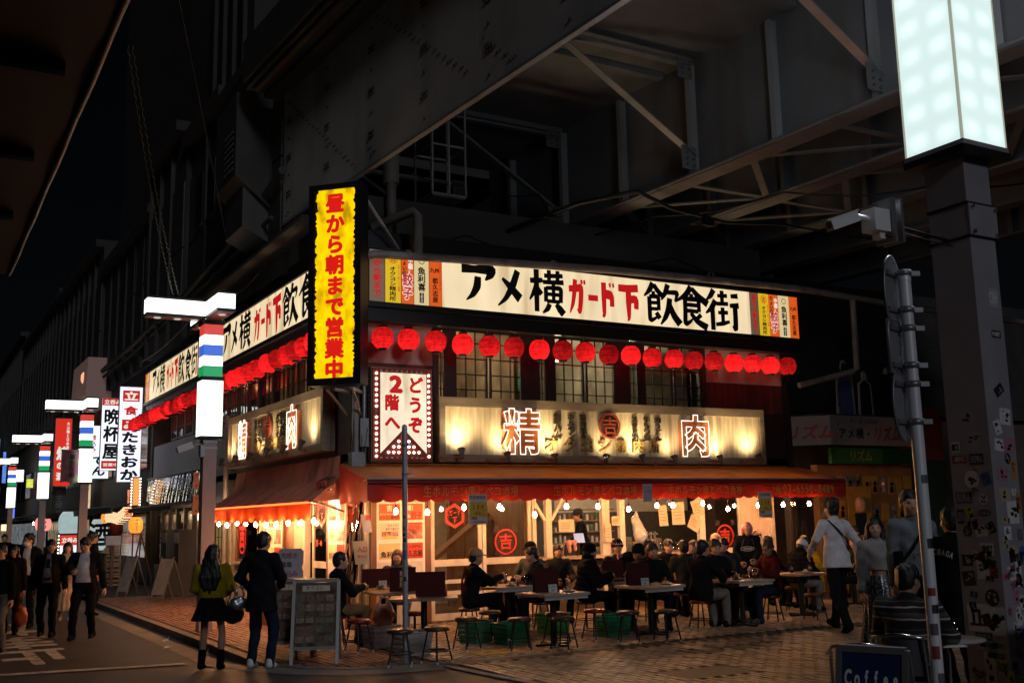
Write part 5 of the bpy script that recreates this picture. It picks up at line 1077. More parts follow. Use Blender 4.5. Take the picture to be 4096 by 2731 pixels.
for gi,gx in enumerate((5.25,7.55,9.85,12.2,14.6)):
    m=MB(); m.frame(gp(gx+.17,-1,8.03),D*25,Vector((.03,0,0)),ZA*2.3); vb(m,'girder_web',VM)
    m=MB(); m.frame(gp(gx-.02,-1,7.98),D*25,Vector((.42,0,0)),ZA*.05); vb(m,'bottom_flange',VM)
    if gi<2:
        m=MB(); m.cyl(gp(gx-.06,-1,8.02),gp(gx-.06,24,8.02),.035,n=8); m.frame(gp(gx+.02,-1,8.03),D*25,Vector((.02,0,0)),ZA*.06); vb(m,'cable_conduit',VM)
    for k in range(11):
        s=.2+2.07*k; m=MB(); m.frame(gp(gx+.0,s,8.03),D*.02,Vector((.168,0,0)),ZA*2.2); m.frame(gp(gx-.02,s-.05,8.03),D*.12,Vector((.02,0,0)),ZA*2.2); vb(m,'stiffener',VG if gi==0 else VM)
m=MB(); m.frame(gp(-.1,-1,10.33),D*25,Vector((16,0,0)),ZA*.3); vb(m,'deck',VM)
m=MB(); 
for k in range(7): m.frame(gp(.0,2.2+3.4*k-.1,10.22),D*.2,Vector((5.3,0,0)),ZA*.105)
o=vb(m,'cross_beam',VM); o['kind']='stuff'
BRC=mat('brace_galv',(.32,.32,.33),.4,.6,var=.15,vs=3)
def angle(p,q,w=.16):
    m=MB(); m.bar(p,q,w,.02); d=(Vector(q)-Vector(p)); a=d.cross(ZA).normalized(); m.bar(Vector(p)+a*w*.45+ZA*.07,Vector(q)+a*w*.45+ZA*.07,.02,.14); return m
for y in (5.4,1.25,-3.05,-7.2,-11.3):
    s=3.5-y; A=gp(5.22,s,10.12); B=gp(5.22,s,8.35); N1=gp(2.45,s,9.98); O=gp(.05,s,8.35); T=gp(.05,s,10.12)
    for p,q in ((A,T),(B,N1),(O,N1)): vb(angle(p,q),'brace',BRC)
    for pt in (A,B):
        m=MB(); m.frame(pt+Vector((-.32,-.012,-.26)),Vector((.34,0,0)),Vector((0,.014,0)),ZA*.42); g_=vb(m,'gusset_plate',VM); bm=MB()
        for k in range(3): o=pt+Vector((-.05,-.012,-.2+.13*k)); bm.cyl(o,o+Vector((0,-.03,0)),.026,n=6); o=pt+Vector((-.20,-.012,-.18+.11*k)); bm.cyl(o,o+Vector((0,-.03,0)),.022,n=6)
        b=vb(bm,'bolt',VD,g_); b['kind']='stuff'
for gi,(xa,xb) in enumerate(((5.6,7.5),(7.9,9.8))):     # lateral bracing under the farther bays
    for k in range(6):
        s=.5+3.6*k
        for p,q in ((gp(xa,s,8.06),gp(xb,s+1.7,8.06)),(gp(xb,s+1.9,8.06),gp(xa,s+3.5,8.06)),(gp(xa,s+1.75,8.06),gp(xb,s+1.8,8.06))): m=MB(); m.bar(p,q,.13,.03); vb(m,'lateral_brace',VM)
# pier and masonry at the far end of the span, station flank down the street
ST=thing('station_flank','dark concrete and panel flank of the elevated station along the street','station',(0,9,7)); 
def stp(mb,n,m,p=None): return mb.build(n,m,p or ST,world=True)
PANEL=mat('station_panel',(.08,.075,.07),.6,var=.14,vs=.9,dirt=(.09,.08,.07),dirtamt=.7,ds=.7)
segs=[(3.7,8.2,7.0,12.6,0),(8.2,12.4,7.0,12.9,.0),(12.4,17.1,7.0,13.4,.15),(17.1,27,7.0,12.2,0),(27,40,7,13.4,.15),(40,60,7,14.0,0),(60,95,7,15,.1)]
for i,(y0,y1,z0,z1,pr) in enumerate(segs):
    wl_=stp(MB().box(-.12-pr,.6,y0,y1-.03,z0,z1),'flank_wall',CONC); n=max(2,int((y1-y0)/1.5))
    for k in range(n):
        a=y0+(y1-y0)*k/n+.05; b=y0+(y1-y0)*(k+1)/n-.07
        for za,zb in ((z0+.9,z0+2.6),(z0+2.66,min(z0+4.6,z1-.1))): stp(MB().box(-.17-pr,-.125-pr,a,b,za,zb),'cladding_panel',PANEL)
        stp(MB().box(-.24-pr,-.12-pr,b+.012,b+.06,z0,z1),'pilaster',CONC)
    stp(MB().box(-.45-pr,-.12-pr,y0,y1-.04,z1-.3,z1),'coping',CONC)
for y in (9.4,10.7,18.4,20.2,22): 
    w=stp(MB().box(-.20,-.172,y,y+.7,9.9,11.4),'window',BLACKM); stp(MB().box(-.23,-.201,y-.06,y+.76,9.82,9.9),'sill',CONC,w)
for y in (4.2,): 
    stp(MB().prism([(-.15,4.4,8.6),(-.95,4.5,9.3),(-.95,4.5,11.2),(-.15,4.4,11.4)],(0,1.7,0)),'concrete_corbel',CONC); stp(MB().prism([(-.15,4.6,7.9),(-.75,4.6,8.2),(-.75,4.6,9.2),(-.15,4.6,9.2)],(0,1.4,0)),'duct_box',PANEL)
    bm=MB()
    for k in range(42): bm.cyl((-.955,4.7+.13*(k%6),9.5+.14*(k//6)),(-.985,4.7+.13*(k%6),9.5+.14*(k//6)),.035,n=6)
    o=stp(bm,'vent_stud',VD); o['kind']='stuff'
m=MB(); m.tube([(-.3,3.2,9.1),(-.3,7,8.5),(-.32,12,8.1),(-.35,20,7.85),(-.4,40,7.6)],.09,8); stp(m,'service_pipe',VD); m=MB(); m.tube([(-.28,4,8.3),(-.3,9,8.0),(-.3,20,7.6),(-.4,40,7.4)],.05,8); stp(m,'service_pipe',CONC)
m=MB(); m.bar((-.3,1.2,7.55),(-.3,9,7.45),.5,.08); stp(m,'ledge',CONC)
for y in (1.8,3.9,6): stp(MB().box(-.1,.05,y,y+.9,7.0,7.9),'window',BLACKM)
stp(MB().box(-.05,10.5,.6,3.5,7.1,7.95),'attic_wall',mat('attic_grey',(.07,.066,.063),.7,var=.15,vs=1))
# white painted concrete haunch over the far street
m=MB(); m.prism([(-.9,25.5,8.3),(.1,25.5,8.3),(.1,25.5,6.55),(-.7,25.5,6.55),(-.95,25.5,6.85)],(0,4,0)); stp(m,'concrete_haunch',mat('haunch_glow',(.5,.33,.29),.8,emit=(.5,.30,.25),es=.10))  # pinkish light put into the concrete as a faint glow
# tall wall rising behind
ST2=thing('tower_block','dark tower block rising behind the station into the night sky','building',(3,14,0)); MB().box(.8,9,9.5,30,12,26).build('wall',CONC,ST2,world=True)
for k in range(4): MB().box(.68,.8,10.2+1.1*k,10.4+1.1*k,12,26).build('pilaster',CONC,ST2,world=True)
# pipes and steps above the plaza front
t=thing('drain_pipe','grey drain pipe running along the top of the plaza front sign','pipe',(5,-.5,6.6)); m=MB(); m.tube([(-.05,-.1,6.30),(.02,-.45,6.44),(.25,-.52,6.50),(5.4,-.52,6.72),(10.5,-.52,6.80),(14.5,-.52,6.66),(20,-.52,6.6)],.075,10); m.build('main_run',PIPEC,t,world=True)
m=MB(); m.tube([(1.1,-.5,6.58),(1.1,-.5,7.32),(1.06,-.42,7.42),(.55,.3,7.25)],.085,10); m.build('branch',PIPEC,t,world=True); m=MB(); m.tube([(1.0,.5,7.0),(1.0,.5,9.0)],.10,10); m.cyl((1.0,.5,8.2),(1.0,.5,8.8),.16,n=12); m.build('riser',PIPEC,t,world=True)
m=MB(); m.tube([(12.28,-.52,6.68),(12.25,-.52,5.05),(12.1,-.5,4.98),(10.6,-.3,4.62)],.07,8); m.build('drop',PIPEC,t,world=True)
for xx in (.9,4,8): m=MB(); m.lathe([(.085,-.03),(.085,.03)],n=10); o=m.build('pipe_clip',GALV,t); o.location=(xx-5,-.02,6.53+.04*xx-6.6); o.rotation_euler=(0,R(90),0)
t=thing('maintenance_cage','small steel maintenance cage hanging under the viaduct','cage',(2.1,.5,8)); m=MB()
for xx in (-.36,0,.36):
    for yy_ in (-.3,.5): m.bar((xx,yy_,.05),(xx,yy_,2.0),.035,.035)
for z in (.05,1.05): 
    for yy_ in (-.3,.5): m.bar((-.36,yy_,z),(.36,yy_,z),.035,.035)
    for xx in (-.36,.36): m.bar((xx,-.3,z),(xx,.5,z),.035,.035)
m.build('cage_bars',mat('cage_grey',(.38,.37,.36),.5,.3),t); MB().box(-.36,.36,-.3,.5,.0,.03).build('cage_floor',VM,t)
t=thing('cable','black cable slung under the viaduct girders','cable',(5,-1,7.9)); m=MB(); m.tube([(3.3,1.6,7.5),(4.2,-1.2,7.78),(5.0,-2.0,7.90),(5.9,-1.9,7.70),(7.2,-2.0,7.55),(8.5,-2.2,7.62),(11,-2.5,7.5)],[.05,.05,.045,.04,.03,.025,.02],6); m.build('cable_run',BLACKM,t,world=True)
MB().box(6.55,6.85,-2.04,-2.0,7.42,7.58).build('cable_tag',BLACKM,t,world=True)
for i,(pts,r_,lab) in enumerate(((((.6,.3,6.95),(2.4,.1,7.25),(4.8,.2,7.0),(7.4,.0,7.3),(10.4,.3,7.05)),.018,'thin cable drooping along the attic wall over the plaza sign'),(((5.3,2.6,8.0),(6.2,-1,7.82),(7.6,-3.2,7.9),(9.5,-5,7.75),(12,-6.5,7.95)),.02,'thin cable strung under the middle girders'),(((1.0,.5,8.6),(2.6,.2,8.3),(4.4,.6,8.5),(5.3,1.3,8.3)),.016,'looping cable between the riser pipe and the girder'),(((-.32,4,7.3),(-.45,7.5,7.05),(-.4,11,7.2),(-.5,17,6.95)),.022,'cable sagging along the street side above the lit signs'))):
    t=thing('cable',lab,'cable',pts[0]); m=MB(); P_=[Vector(q) for q in pts]; R_=[]
    for a,b in zip(P_[:-1],P_[1:]): R_+=[a.lerp(b,k/6)+Vector((0,0,-.12*math.sin(math.pi*k/6))) for k in range(6)]
    m.tube(R_+[P_[-1]],r_,5); m.build('cable_run',BLACKM,t,world=True)
# eave of the building on the near left
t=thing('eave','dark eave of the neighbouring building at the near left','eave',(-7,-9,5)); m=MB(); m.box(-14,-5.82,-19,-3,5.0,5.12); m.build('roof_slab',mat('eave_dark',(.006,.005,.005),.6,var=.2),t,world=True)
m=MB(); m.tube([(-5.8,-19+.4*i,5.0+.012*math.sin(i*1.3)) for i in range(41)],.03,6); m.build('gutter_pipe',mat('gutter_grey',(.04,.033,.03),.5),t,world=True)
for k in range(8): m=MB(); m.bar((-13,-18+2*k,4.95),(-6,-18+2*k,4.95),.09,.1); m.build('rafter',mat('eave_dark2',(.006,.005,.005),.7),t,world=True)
m=MB(); m.cyl((-7.6,-14,4.86),(-7.6,-4,4.86),.05,n=8); m.build('conduit',mat('eave_conduit',(.05,.03,.025),.6),t,world=True)
# chain from the lamp arm
t=thing('chain','twisted double chain holding up the near lamp arm','chain',(-2.75,1.45,5.8)); 
for dx in (0,.10):
    m=MB(); A=Vector((-2.80+dx,1.45,5.80)); B=Vector((-4.62+dx*.6,-3.9,8.0)); n=120; pts=[]
    for i in range(n+1): p=A.lerp(B,i/n); s_=.014*math.sin(i*1.9); pts.append(p+Vector((s_,0,-.25*math.sin(math.pi*i/n)+.01*math.cos(i*1.9))))
    m.tube(pts,.0055,4); m.build('chain_strand',mat('chain_brass',(.15,.145,.10),.45,.7),t,world=True)
t=thing('guy_wire','thin black wire slung from the station wall across the street','cable',(-.3,8,8.5)); m=MB(); m.tube([(-.3,7.4,8.4),(-1.2,4.9,8.9),(-2.6,1.2,9.9),(-4.4,-3.5,11.2)],.016,5); m.build('wire_run',BLACKM,t,world=True)
# ================================================================ the street beyond
DK=mat('shop_dark',(.045,.04,.037),.6,var=.25,vs=2); SHW=mat('shop_wall',(.20,.17,.15),.75,var=.2,vs=2,dirt=(.08,.07,.06),dirtamt=.5); AWD=mat('dark_canvas',(.07,.062,.058),.8,var=.2,vs=4,bump=.2,bs=20)
def shopfront(y0,y1,label,wall,glow,awn,n,e):
    t=thing('shop_building',label,'shop',(0,y0,0)); w=y1-y0
    def b(mb,nm,m,p=None): return mb.build(nm,m,p or t)
    b(MB().box(.0,8,.02,w-.02,2.5,7.0),'upper_wall',wall); b(MB().box(3.5,8,.02,w-.02,0,2.5),'inner_wall',wall); b(MB().box(.05,.25,.02,.3,0,2.5),'post',DK); b(MB().box(.05,.25,w-.3,w-.02,0,2.5),'post',DK); b(MB().box(.1,3.5,.02,w-.02,2.42,2.5),'ceiling',wall)
    m=MB(); m.prism([(.0,.15,2.62),(-1.15,.15,2.42),(-1.15,.15,2.22),(-1.1,.15,2.22),(-1.1,.15,2.38),(.0,.15,2.57)],(0,w-.3,0)); b(m,'canopy',awn)
    for i in range(n):
        a=.4+(w-.8)*i/n; q=a+(w-.8)/n-.12
        wo=b(MB().box(-.03,.08,a,q,.75,2.2),'window_frame',DK); MB().box(-.045,-.031,a+.07,q-.07,.83,2.12).build('pane',glow,wo)
        b(MB().box(-.02,.06,a,q,.02,.74),'stall_riser',wall)
        wo=b(MB().box(-.04,-.001,a+.1,q-.1,3.6,5.2),'window_frame',DK); MB().box(-.055,-.041,a+.17,q-.17,3.67,5.13).build('pane',BLACKM if i%3 else glow,wo)
    lamp('shop_light',(-.5,w/2,2.1),e,(1,.72,.45),.15,t).location=(-.5,w/2,2.1)
    return t
GLW=[mat('dim_window%d'%i,(.05,.05,.05),.15,emit=c,es=s,var=.8,vs=3) for i,(c,s) in enumerate((((.9,.5,.25),.07),((1,.75,.45),.16),((.8,.85,.9),.14)))]
shopfront(17.25,29,'dark shop with canvas canopy beyond the second restaurant sign',DK,GLW[0],AWD,5,9)
shopfront(29,44,'shop with lit windows farther down the street',SHW,GLW[1],AWD,6,16); shopfront(44,66,'small far shop with bright windows down the street',SHW,GLW[2],AWD,7,20); shopfront(66,95,'farthest shop building at the frame edge',SHW,GLW[1],AWD,8,20)
# second shop under the restaurant's far half: dark ground floor, mirror-like sign
t=thing('metal_sign','dark mirror-like metal sign board reflecting the street lights','sign',(-.12,10.4,2.45)); m=MB(); vs=[]; nn=70
for j,z in enumerate((0,.2,.4,.6,.78)):
    for i in range(nn+1): vs.append((-.03-.012*math.sin(i*1.7+j)*math.sin(i*.31)+.10*z,6.9*i/nn,z))
m.add(vs,[(j*(nn+1)+i,(j+1)*(nn+1)+i,(j+1)*(nn+1)+i+1,j*(nn+1)+i+1) for j in range(4) for i in range(nn)],0,True); m.build('face',mat('mirror_metal',(.35,.34,.33),.10,1,bump=.12,bs=5),t)
m=MB(); m.box(-.0,.1,-.03,6.93,-.04,.0); m.box(-.02,.1,-.03,6.93,.78,.82); m.box(.1,.12,0,6.9,0,.78); m.build('frame_side',BLACKM,t)
m=MB()
for k,ch in enumerate('ぜんなべ酒場'): put(m,ch,(-.07,6.3-1.0*k,.12),(0,-1,0),ZA,.72,.56,0,.02)
m.build('lettering',mat('mirror_letter',(.75,.74,.72),.15,1),t)
t=thing('canopy','dark sagging canopy over the black shop front past the lamp post','awning',(-.1,10.4,2.3)); m=MB(); m.prism([(.1,0,.16),(-.75,0,.02),(-.75,0,-.10),(-.7,0,-.10),(-.7,0,-.02),(.1,0,.1)],(0,7.2,0)); m.build('cover',AWD,t)
m=MB(); FS.box(m,-17.2,-10.2,.0,2.4,-.4,-.3); part(m,'wall',DK)
for k in range(7):
    y=10.3+.98*k; w=part(bx(FS,-(y+.88),-y,.7,2.2,-.28,-.2),'window_frame',DWOOD); bx(FS,-(y+.80),-(y+.08),.78,2.12,-.199,-.19).build('pane',GLW[0] if k%3 else mat('glossy_black',(.01,.01,.01),.08),w)
    part(bx(FS,-(y+.96),-(y+.88),.0,2.3,-.3,-.12),'post',DWOOD)
for i,(y,z0,w) in enumerate(((10.9,1.0,.5),(12.4,.9,.6))):
    t=thing('vending_box','tall grey appliance beside the dark shop window, %s'%('nearer' if i==0 else 'farther'),'appliance',(-.15,y,0)); m=MB(); m.box(-.35,.1,0,w,.0,1.7); m.build('cabinet',DK,t); m=MB(); m.box(-.36,-.351,.04,w-.04,1.35,1.62); m.build('sticker',mat('pale_card',(.4,.38,.36),.6),t)
def hangsign(label,x0,x1,y,z0,z1,col,es,txt,name='hanging_sign'):
    t=thing(name,label,'sign',(x0,y,z0)); w,h=x1-x0,z1-z0
    MB().box(-.02,w+.02,.02,.16,-.02,h+.02).build('sign_box',GALV,t); p=MB().box(0,w,.0,.018,0,h).build('light_panel',lit('hang_%02.0f%02.0f%02.0f_%d'%(col[0]*20,col[1]*20,col[2]*20,es*10),col,es),t)
    q=MB(); fr=Fr((0,0,0),X3); txt(q,fr,w,h); q.build('lettering',[INKB,REDLET,WHTL],p)
    m=MB(); m.bar((w,.08,h*.8),(w+.45,.08,h*.8),.03,.03); m.bar((w,.08,h*.2),(w+.45,.08,h*.2),.03,.03); m.build('bracket',BLACKM,t); return t
def tk(q,f,w,h):
    for i,ch in enumerate('立食み'):
        if i!=1: f.box(q,w*.12,w*.88,h*(.845-.155*i),h*(.965-.155*i),.001,.004,1)
        put(q,ch,f.p(w*.18,h*(.855-.155*i),.006),u,v,w*.64,h*.10,2 if i!=1 else 1,.04)
    text(q,'たきおか',f.p(w*.10,h*.405,.004),u,v,w*.80,h*.125,0,.05,vertical=True,gap=h*.006)
hangsign('white lit hanging sign with red squares and black kana past the lanterns',-.98,-.30,17.6,3.2,6.2,(.80,.83,1),1.25,tk)
def bn(q,f,w,h): f.box(q,0,w,h*.90,h,.001,.004,1); text(q,'立呑み',f.p(w*.08,h*.915,.006),u,v,w*.28,h*.07,2,.04); text(q,'晩杯屋',f.p(w*.08,h*.63,.004),u,v,w*.84,h*.23,0,.035,vertical=True,gap=h*.01); f.box(q,w*.05,w*.95,h*.02,h*.13,.001,.004,1); text(q,'営業中',f.p(w*.12,h*.05,.006),u,v,w*.25,h*.05,2,.03)
hangsign('white lit hanging sign with a red heading and three large brushed characters',-.93,-.25,21.4,3.75,6.25,(.88,.90,1),1.3,bn)
def dn(q,f,w,h): text(q,'煮込み',f.p(w*.04,h*.72,.004),u,v,w*.3,h*.11,1,.03,vertical=True); text(q,'もつ焼',f.p(w*.55,h*.72,.004),u,v,w*.3,h*.11,1,.03,vertical=True); text(q,'でん',f.p(w*.1,h*.24,.004),u,v,w*.75,h*.2,0,.04,vertical=True)
hangsign('bluish white lit sign with small red words and black brush kana',-.86,-.16,24.5,3.6,5.55,(.78,.86,1),1.3,dn)
def rd(q,f,w,h): text(q,'大山鶏と日本酒',f.p(w*.68,h*.90,.004),u,v,w*.2,h*.055,2,.03,vertical=True,gap=h*.005); text(q,'焼',f.p(w*.12,h*.38,.004),u,v,w*.7,h*.2,2,.06,vertical=True); text(q,'の酒',f.p(w*.15,h*.24,.004),u,v,w*.4,h*.12,2,.05,vertical=True,gap=h*.04)
hangsign('tall red lit hanging sign with white characters in a pale frame',-1.2,-.56,32,3.6,6.5,(.85,.03,.015),.75,rd)
t=thing('dark_sign','unlit grey sign board with white figures below the red hanging sign','sign',(-1.1,33,2.4)); MB().box(0,.55,0,.08,0,1.2).build('board',mat('dull_board',(.12,.12,.12),.6),t); q=MB(); text(q,'の王様',(.12,-.006,.82),u,v,.3,.28,0,.04,vertical=True); text(q,'2F',(.14,-.006,-.0),u,v,.16,.2,0,.03,adv=.7); q.build('lettering',mat('dull_white',(.35,.34,.33),.6),t)
for i,(x,y,z,w,h,c,e) in enumerate(((-.55,27,2.4,.16,2.6,(1,.72,.40),.7),(-.35,29.5,3.2,.05,1.7,(.9,.95,1),1.2),(-.35,19.2,2.35,.12,.65,(1,.25,.12),1.0),(-1.1,52.5,4.6,.55,.7,(.9,.95,1),1.3),(-.6,50,4.15,.35,.5,(.8,.85,.1),.9),(-1.2,52,2.3,.22,.9,(.12,.2,1),1.2),(-.45,70,5.2,.25,2.3,(.12,.3,1),.8),(-.95,72,6.0,.35,2.6,(.2,.65,1),.9),(-1.0,56,3.6,.25,1.2,(.95,.2,.4),.8),(-1.5,54,1.7,.5,.4,(1,.8,.5),1.2))):
    t=thing('lit_sign',['narrow warm lit shop panel below the hanging signs','thin white light tube between shop signs','small red and white lit sign over the canopy edge','white lit sign far down the street','yellow square sign far down the street','blue lit sign low at the far end','tall blue screen at the left frame edge','pale blue screen at the left frame edge','pink lit sign far down the street','small warm sign low at the far end'][i],'sign',(x,y,z)); MB().box(0,w,0,.1,0,h).build('light_panel',lit('far%d'%i,c,e,var=.3,vs=4),t)
    MB().box(-.02,w+.02,.101,.16,-.03,h+.03).build('sign_box',BLACKM,t)
t=thing('bulb_sign','narrow orange sign edged with white bulbs at the end of the mirror sign','sign',(-.45,17.3,2.42)); MB().box(-.16,.16,.02,.14,0,.92).build('sign_box',BWOOD,t); MB().box(-.08,.10,.0,.019,.04,.88).build('light_panel',lit('bulb_orange',(1,.42,.10),.9),t)
for i in range(10):
    for x in (-.13,.13): o=bpy.data.objects.new('bulb',sbm[0]); COL.objects.link(o); o.parent=t; o.location=(x,.012,.05+.09*i); o.rotation_euler=(R(90),0,0)
def chochin(loc,r,h,m,label,txt,group=None,ink=0):
    t=thing('paper_lantern',label,'lantern',loc,0,group); a=MB(); P=[]
    for i in range(21): q=i/20; z=-h/2+h*q; P.append((r*(1-abs(2*q-1)**3.2*.42)+(.004 if i%2 else 0),z))
    a.lathe(P,n=20); a.build('shade',m,t); a=MB(); a.lathe([(0,h/2),(r*.6,h/2),(r*.62,h/2+.04),(0,h/2+.04)],n=14); a.lathe([(0,-h/2-.03),(r*.6,-h/2-.03),(r*.6,-h/2),(0,-h/2)],n=14); a.build('ring',BLACKM,t)
    a=MB(); a.tube([(0,0,h/2+.03),(0,0,h/2+.35)],.005,4); a.build('cord',BLACKM,t)
    if txt:
        q=MB(); n=len(txt); hh=h*.8/n; text(q,txt,(-hh*.45,-r-.012,h*.4-hh),u,v,hh*.9,hh,0,.03,vertical=True); q.build('lettering',[INKB,REDLET,INKW][ink],t)
    return t
ORL=lit('lantern_orange',(1,.30,.03),1.3,var=.2,vs=9); CRL=lit('lantern_cream',(1,.66,.36),1.1,var=.2,vs=9); WHL=lit('lantern_white',(.62,.80,.80),.55,var=.1,vs=4); DRL=mat('lantern_unlit_red',(.2,.02,.015),.6)
chochin((-.8,15.2,1.84),.20,.46,ORL,'glowing orange oval lantern over the folded easel by the dark shop','やきとり')
for i,(y,z,m) in enumerate(((16.4,2.22,CRL),(16.8,2.15,CRL),(17.2,2.1,CRL),(17.6,2.05,CRL),(18.0,2.08,CRL),(18.4,2.10,CRL),(18.9,2.12,CRL),(19.4,2.12,CRL),(20.1,2.1,ORL))): chochin((-.85,y,z),.17,.34,m,'%s lantern in the row under the grey canvas canopy, %s from the near end'%('cream' if m is CRL else 'orange',ORD[i]),'酒',  'lantern row under the canvas canopy',1)
chochin((-.8,18.4,1.72),.2,.42,DRL,'unlit dark red lantern hanging below the cream lantern row',None)
chochin((-.85,21.6,1.55),.30,1.05,WHL,'tall pale lantern beside the man in a dark suit','酒')
chochin((-1.25,26.0,1.95),.38,.92,WHL,'very large pale lantern above the red and white stand-up bar sign','')
chochin((-1.2,35.0,2.0),.34,.62,lit('lantern_pink',(1,.32,.28),1.0),'pink and orange lantern far down the street','もつ')
hbulb((-1.5,36,2.05),.4,'glowing bulb beside the far pink lantern',None)
chochin((-.75,26.5,7.6),.26,.5,lit('lantern_peach',(1,.45,.25),1.1),'small peach lantern high under the concrete haunch','')
t=thing('stand_sign','red and white bar sign edged with bulbs behind the woman in cream','sign',(-1.25,25.6,.45)); MB().box(-.42,.42,.02,.15,0,1.15).build('sign_box',BWOOD,t); MB().box(-.33,.33,.0,.019,.72,1.08).build('heading',lit('bar_red',(.8,.05,.03),.8),t); MB().box(-.33,.33,.0,.019,.06,.71).build('light_panel',lit('bar_white',(.95,.92,.95),1.1),t); q=MB(); text(q,'立呑み',(-.28,-.004,.80),u,v,.19,.2,0,.05); q.build('lettering',WHTL,t)
for i in range(9):
    for x in (-.385,.385): o=bpy.data.objects.new('bulb',sbm[0]); COL.objects.link(o); o.parent=t; o.location=(x,.01,.06+.125*i); o.rotation_euler=(R(90),0,0)
t=thing('banner','pale pink and green festival banner hung from the second lamp post','banner',(-2.8,16.2,3.12)); m=MB(); N=8; vs=[(.50*i/N,.03*math.sin(i),(j/6)*.95+(.03*math.sin(i*.8) if j==0 else 0)) for j in range(7) for i in range(N+1)]; m.add(vs,[(j*(N+1)+i,j*(N+1)+i+1,(j+1)*(N+1)+i+1,(j+1)*(N+1)+i) for j in range(6) for i in range(N)],0,True); m.build('cloth',mat('banner_print',(.28,.10,.15),.8,var=.3,vs=7,dirt=(.22,.32,.17),dirtamt=.9,ds=4,dstretch=(1,1,1)),t); q=MB(); text(q,'東京桜祭',(.22,-.05,.66),u,v,.17,.17,0,.02,vertical=True); q.build('lettering',INKB,t); m=MB(); m.cyl((-.02,0,.96),(.62,0,.96),.015,n=6); m.build('rod',GALV,t)
for i,(x,y,rz,lab) in enumerate(((-1.45,11.9,-1.25,'folding board easel leaning open on the dark pavement, farther of the two'),(-1.0,9.75,-1.2,'folding board easel leaning open on the dark pavement, nearer of the two'))):
    t=thing('sandwich_board',lab,'sandwich board',(x,y,0),rz); m=MB(); 
    for s in (-1,1): m.bar((.25*s,-.30,.02),(.25*s,0,1.05),.04,.03); m.bar((.25*s,.32,.02),(.25*s,.02,.95),.03,.025)
    m.build('frame_side',GALV,t); m=MB(); m.frame((-.24,-.285,.15),(.48,0,0),(0,.25,.85),(0,.02,-.006)); m.build('board',mat('board_pale',(.45,.44,.42),.3,var=.2),t)
t=thing('easel','tall wooden tripod easel under the orange lantern','easel',(-.75,14.6,0)); m=MB()
for x,y in ((-.35,-.2),(.35,-.2),(0,.4)): m.bar((x,y,0),(0,0,1.6),.035,.03)
m.build('frame_side',BWOOD,t)
t=thing('menu_stand','dark low menu stand with chalk writing between the two easels','menu board',(-.85,10.6,0)); m=MB(); m.frame((-.3,-.05,.05),(.6,0,0),(0,.15,.8),(0,.03,0)); m.build('board',INKB,t); m=MB(); text(m,'本日のおすすめ',(-.27,-.062+.12,.62),u,(0,.18,.98),.075,.09,0,.0); m.build('lettering',mat('chalk',(.3,.3,.28),.9),t)
CRT=mat('crate_yellow',(.42,.25,.10),.5); 
for i in range(3):
    t=thing('bottle_crate','yellow bottle crate stacked by the far shop, %s of three'%('lowest','middle','topmost')[i],'crate',(-.95,18.0,.32*i)); m=MB()
    for z in (0,.12,.25): m.box(-.22,.22,-.18,-.16,z,z+.05); m.box(-.22,.22,.16,.18,z,z+.05); m.box(-.22,-.20,-.16,.16,z,z+.05); m.box(.20,.22,-.16,.16,z,z+.05)
    for sx_ in (-.22,.19):
        for sy in (-.18,.15): m.box(sx_+.001,sx_+.029,sy+.001,sy+.029,.0,.3)
    o=m.build('crate_body',CRT,t); MB().box(-.19,.19,-.15,.15,.02,.04).build('crate_floor',CRT,t)
t=thing('box','white carton held up on a stand beside the far white lantern','box',(-1.1,17.2,1.25)); MB().box(-.22,.22,-.15,.15,0,.28).build('carton',WHITEC,t); MB().box(-.05,.05,-.05,.05,-1.25,-.0).build('stand',BWOOD,t)
# far side of the plaza: karaoke shop front, dark passage walls
t=thing('passage_building','dark building under the viaduct to the right of the restaurant','building',(10.6,2.2,0)); 
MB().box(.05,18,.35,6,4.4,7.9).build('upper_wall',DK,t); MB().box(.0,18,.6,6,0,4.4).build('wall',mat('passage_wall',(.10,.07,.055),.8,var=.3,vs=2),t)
KS=thing('shop_sign','unlit white karaoke shop sign with red script and music notes','sign',(11.7,0,3.3)); 
SGW=mat('dull_white_sign',(.30,.25,.235),.6,var=.06,dirt=(.3,.25,.22),dirtamt=.3); FK=Fr((0,0,0),X3)
MB().box(11.80,14.75,.0,.12,3.33,4.02).build('sign_face',SGW,KS,world=True); m=MB(); m.prism([(11.8,.0,3.33),(10.72,.9,3.33),(10.72,.98,3.33),(11.8,.12,3.33)],(0,0,.68)); m.build('sign_face',SGW,KS,world=True)
q=MB(); text(q,'〒110-0005',(12.45,-.004,3.83),u,v,.125,.13,0,.025,adv=.85); text(q,'アメ横・',(12.05,-.004,3.47),u,v,.26,.27,0,.03,gap=.03); text(q,'リズム',(13.2,-.004,3.42),u,v,.31,.38,1,.03,slant=.15); text(q,'♪',(12.02,-.004,3.72),u,v,.22,.25,2,.02); text(q,'♪',(11.9,-.004,3.36),u,v,.14,.15,0,.02)
d_=Vector((1.08,-.9,0)).normalized(); text(q,'リズム',Vector((10.98,.68,3.45))-d_.cross(ZA)*-.004+Vector((-.006,-.006,0)),d_,v,.38,.36,1,.03,slant=.15)
q.build('lettering',[INKB,mat('script_red',(.35,.03,.02),.5),mat('note_green',(.02,.16,.08),.5)],KS,world=True)
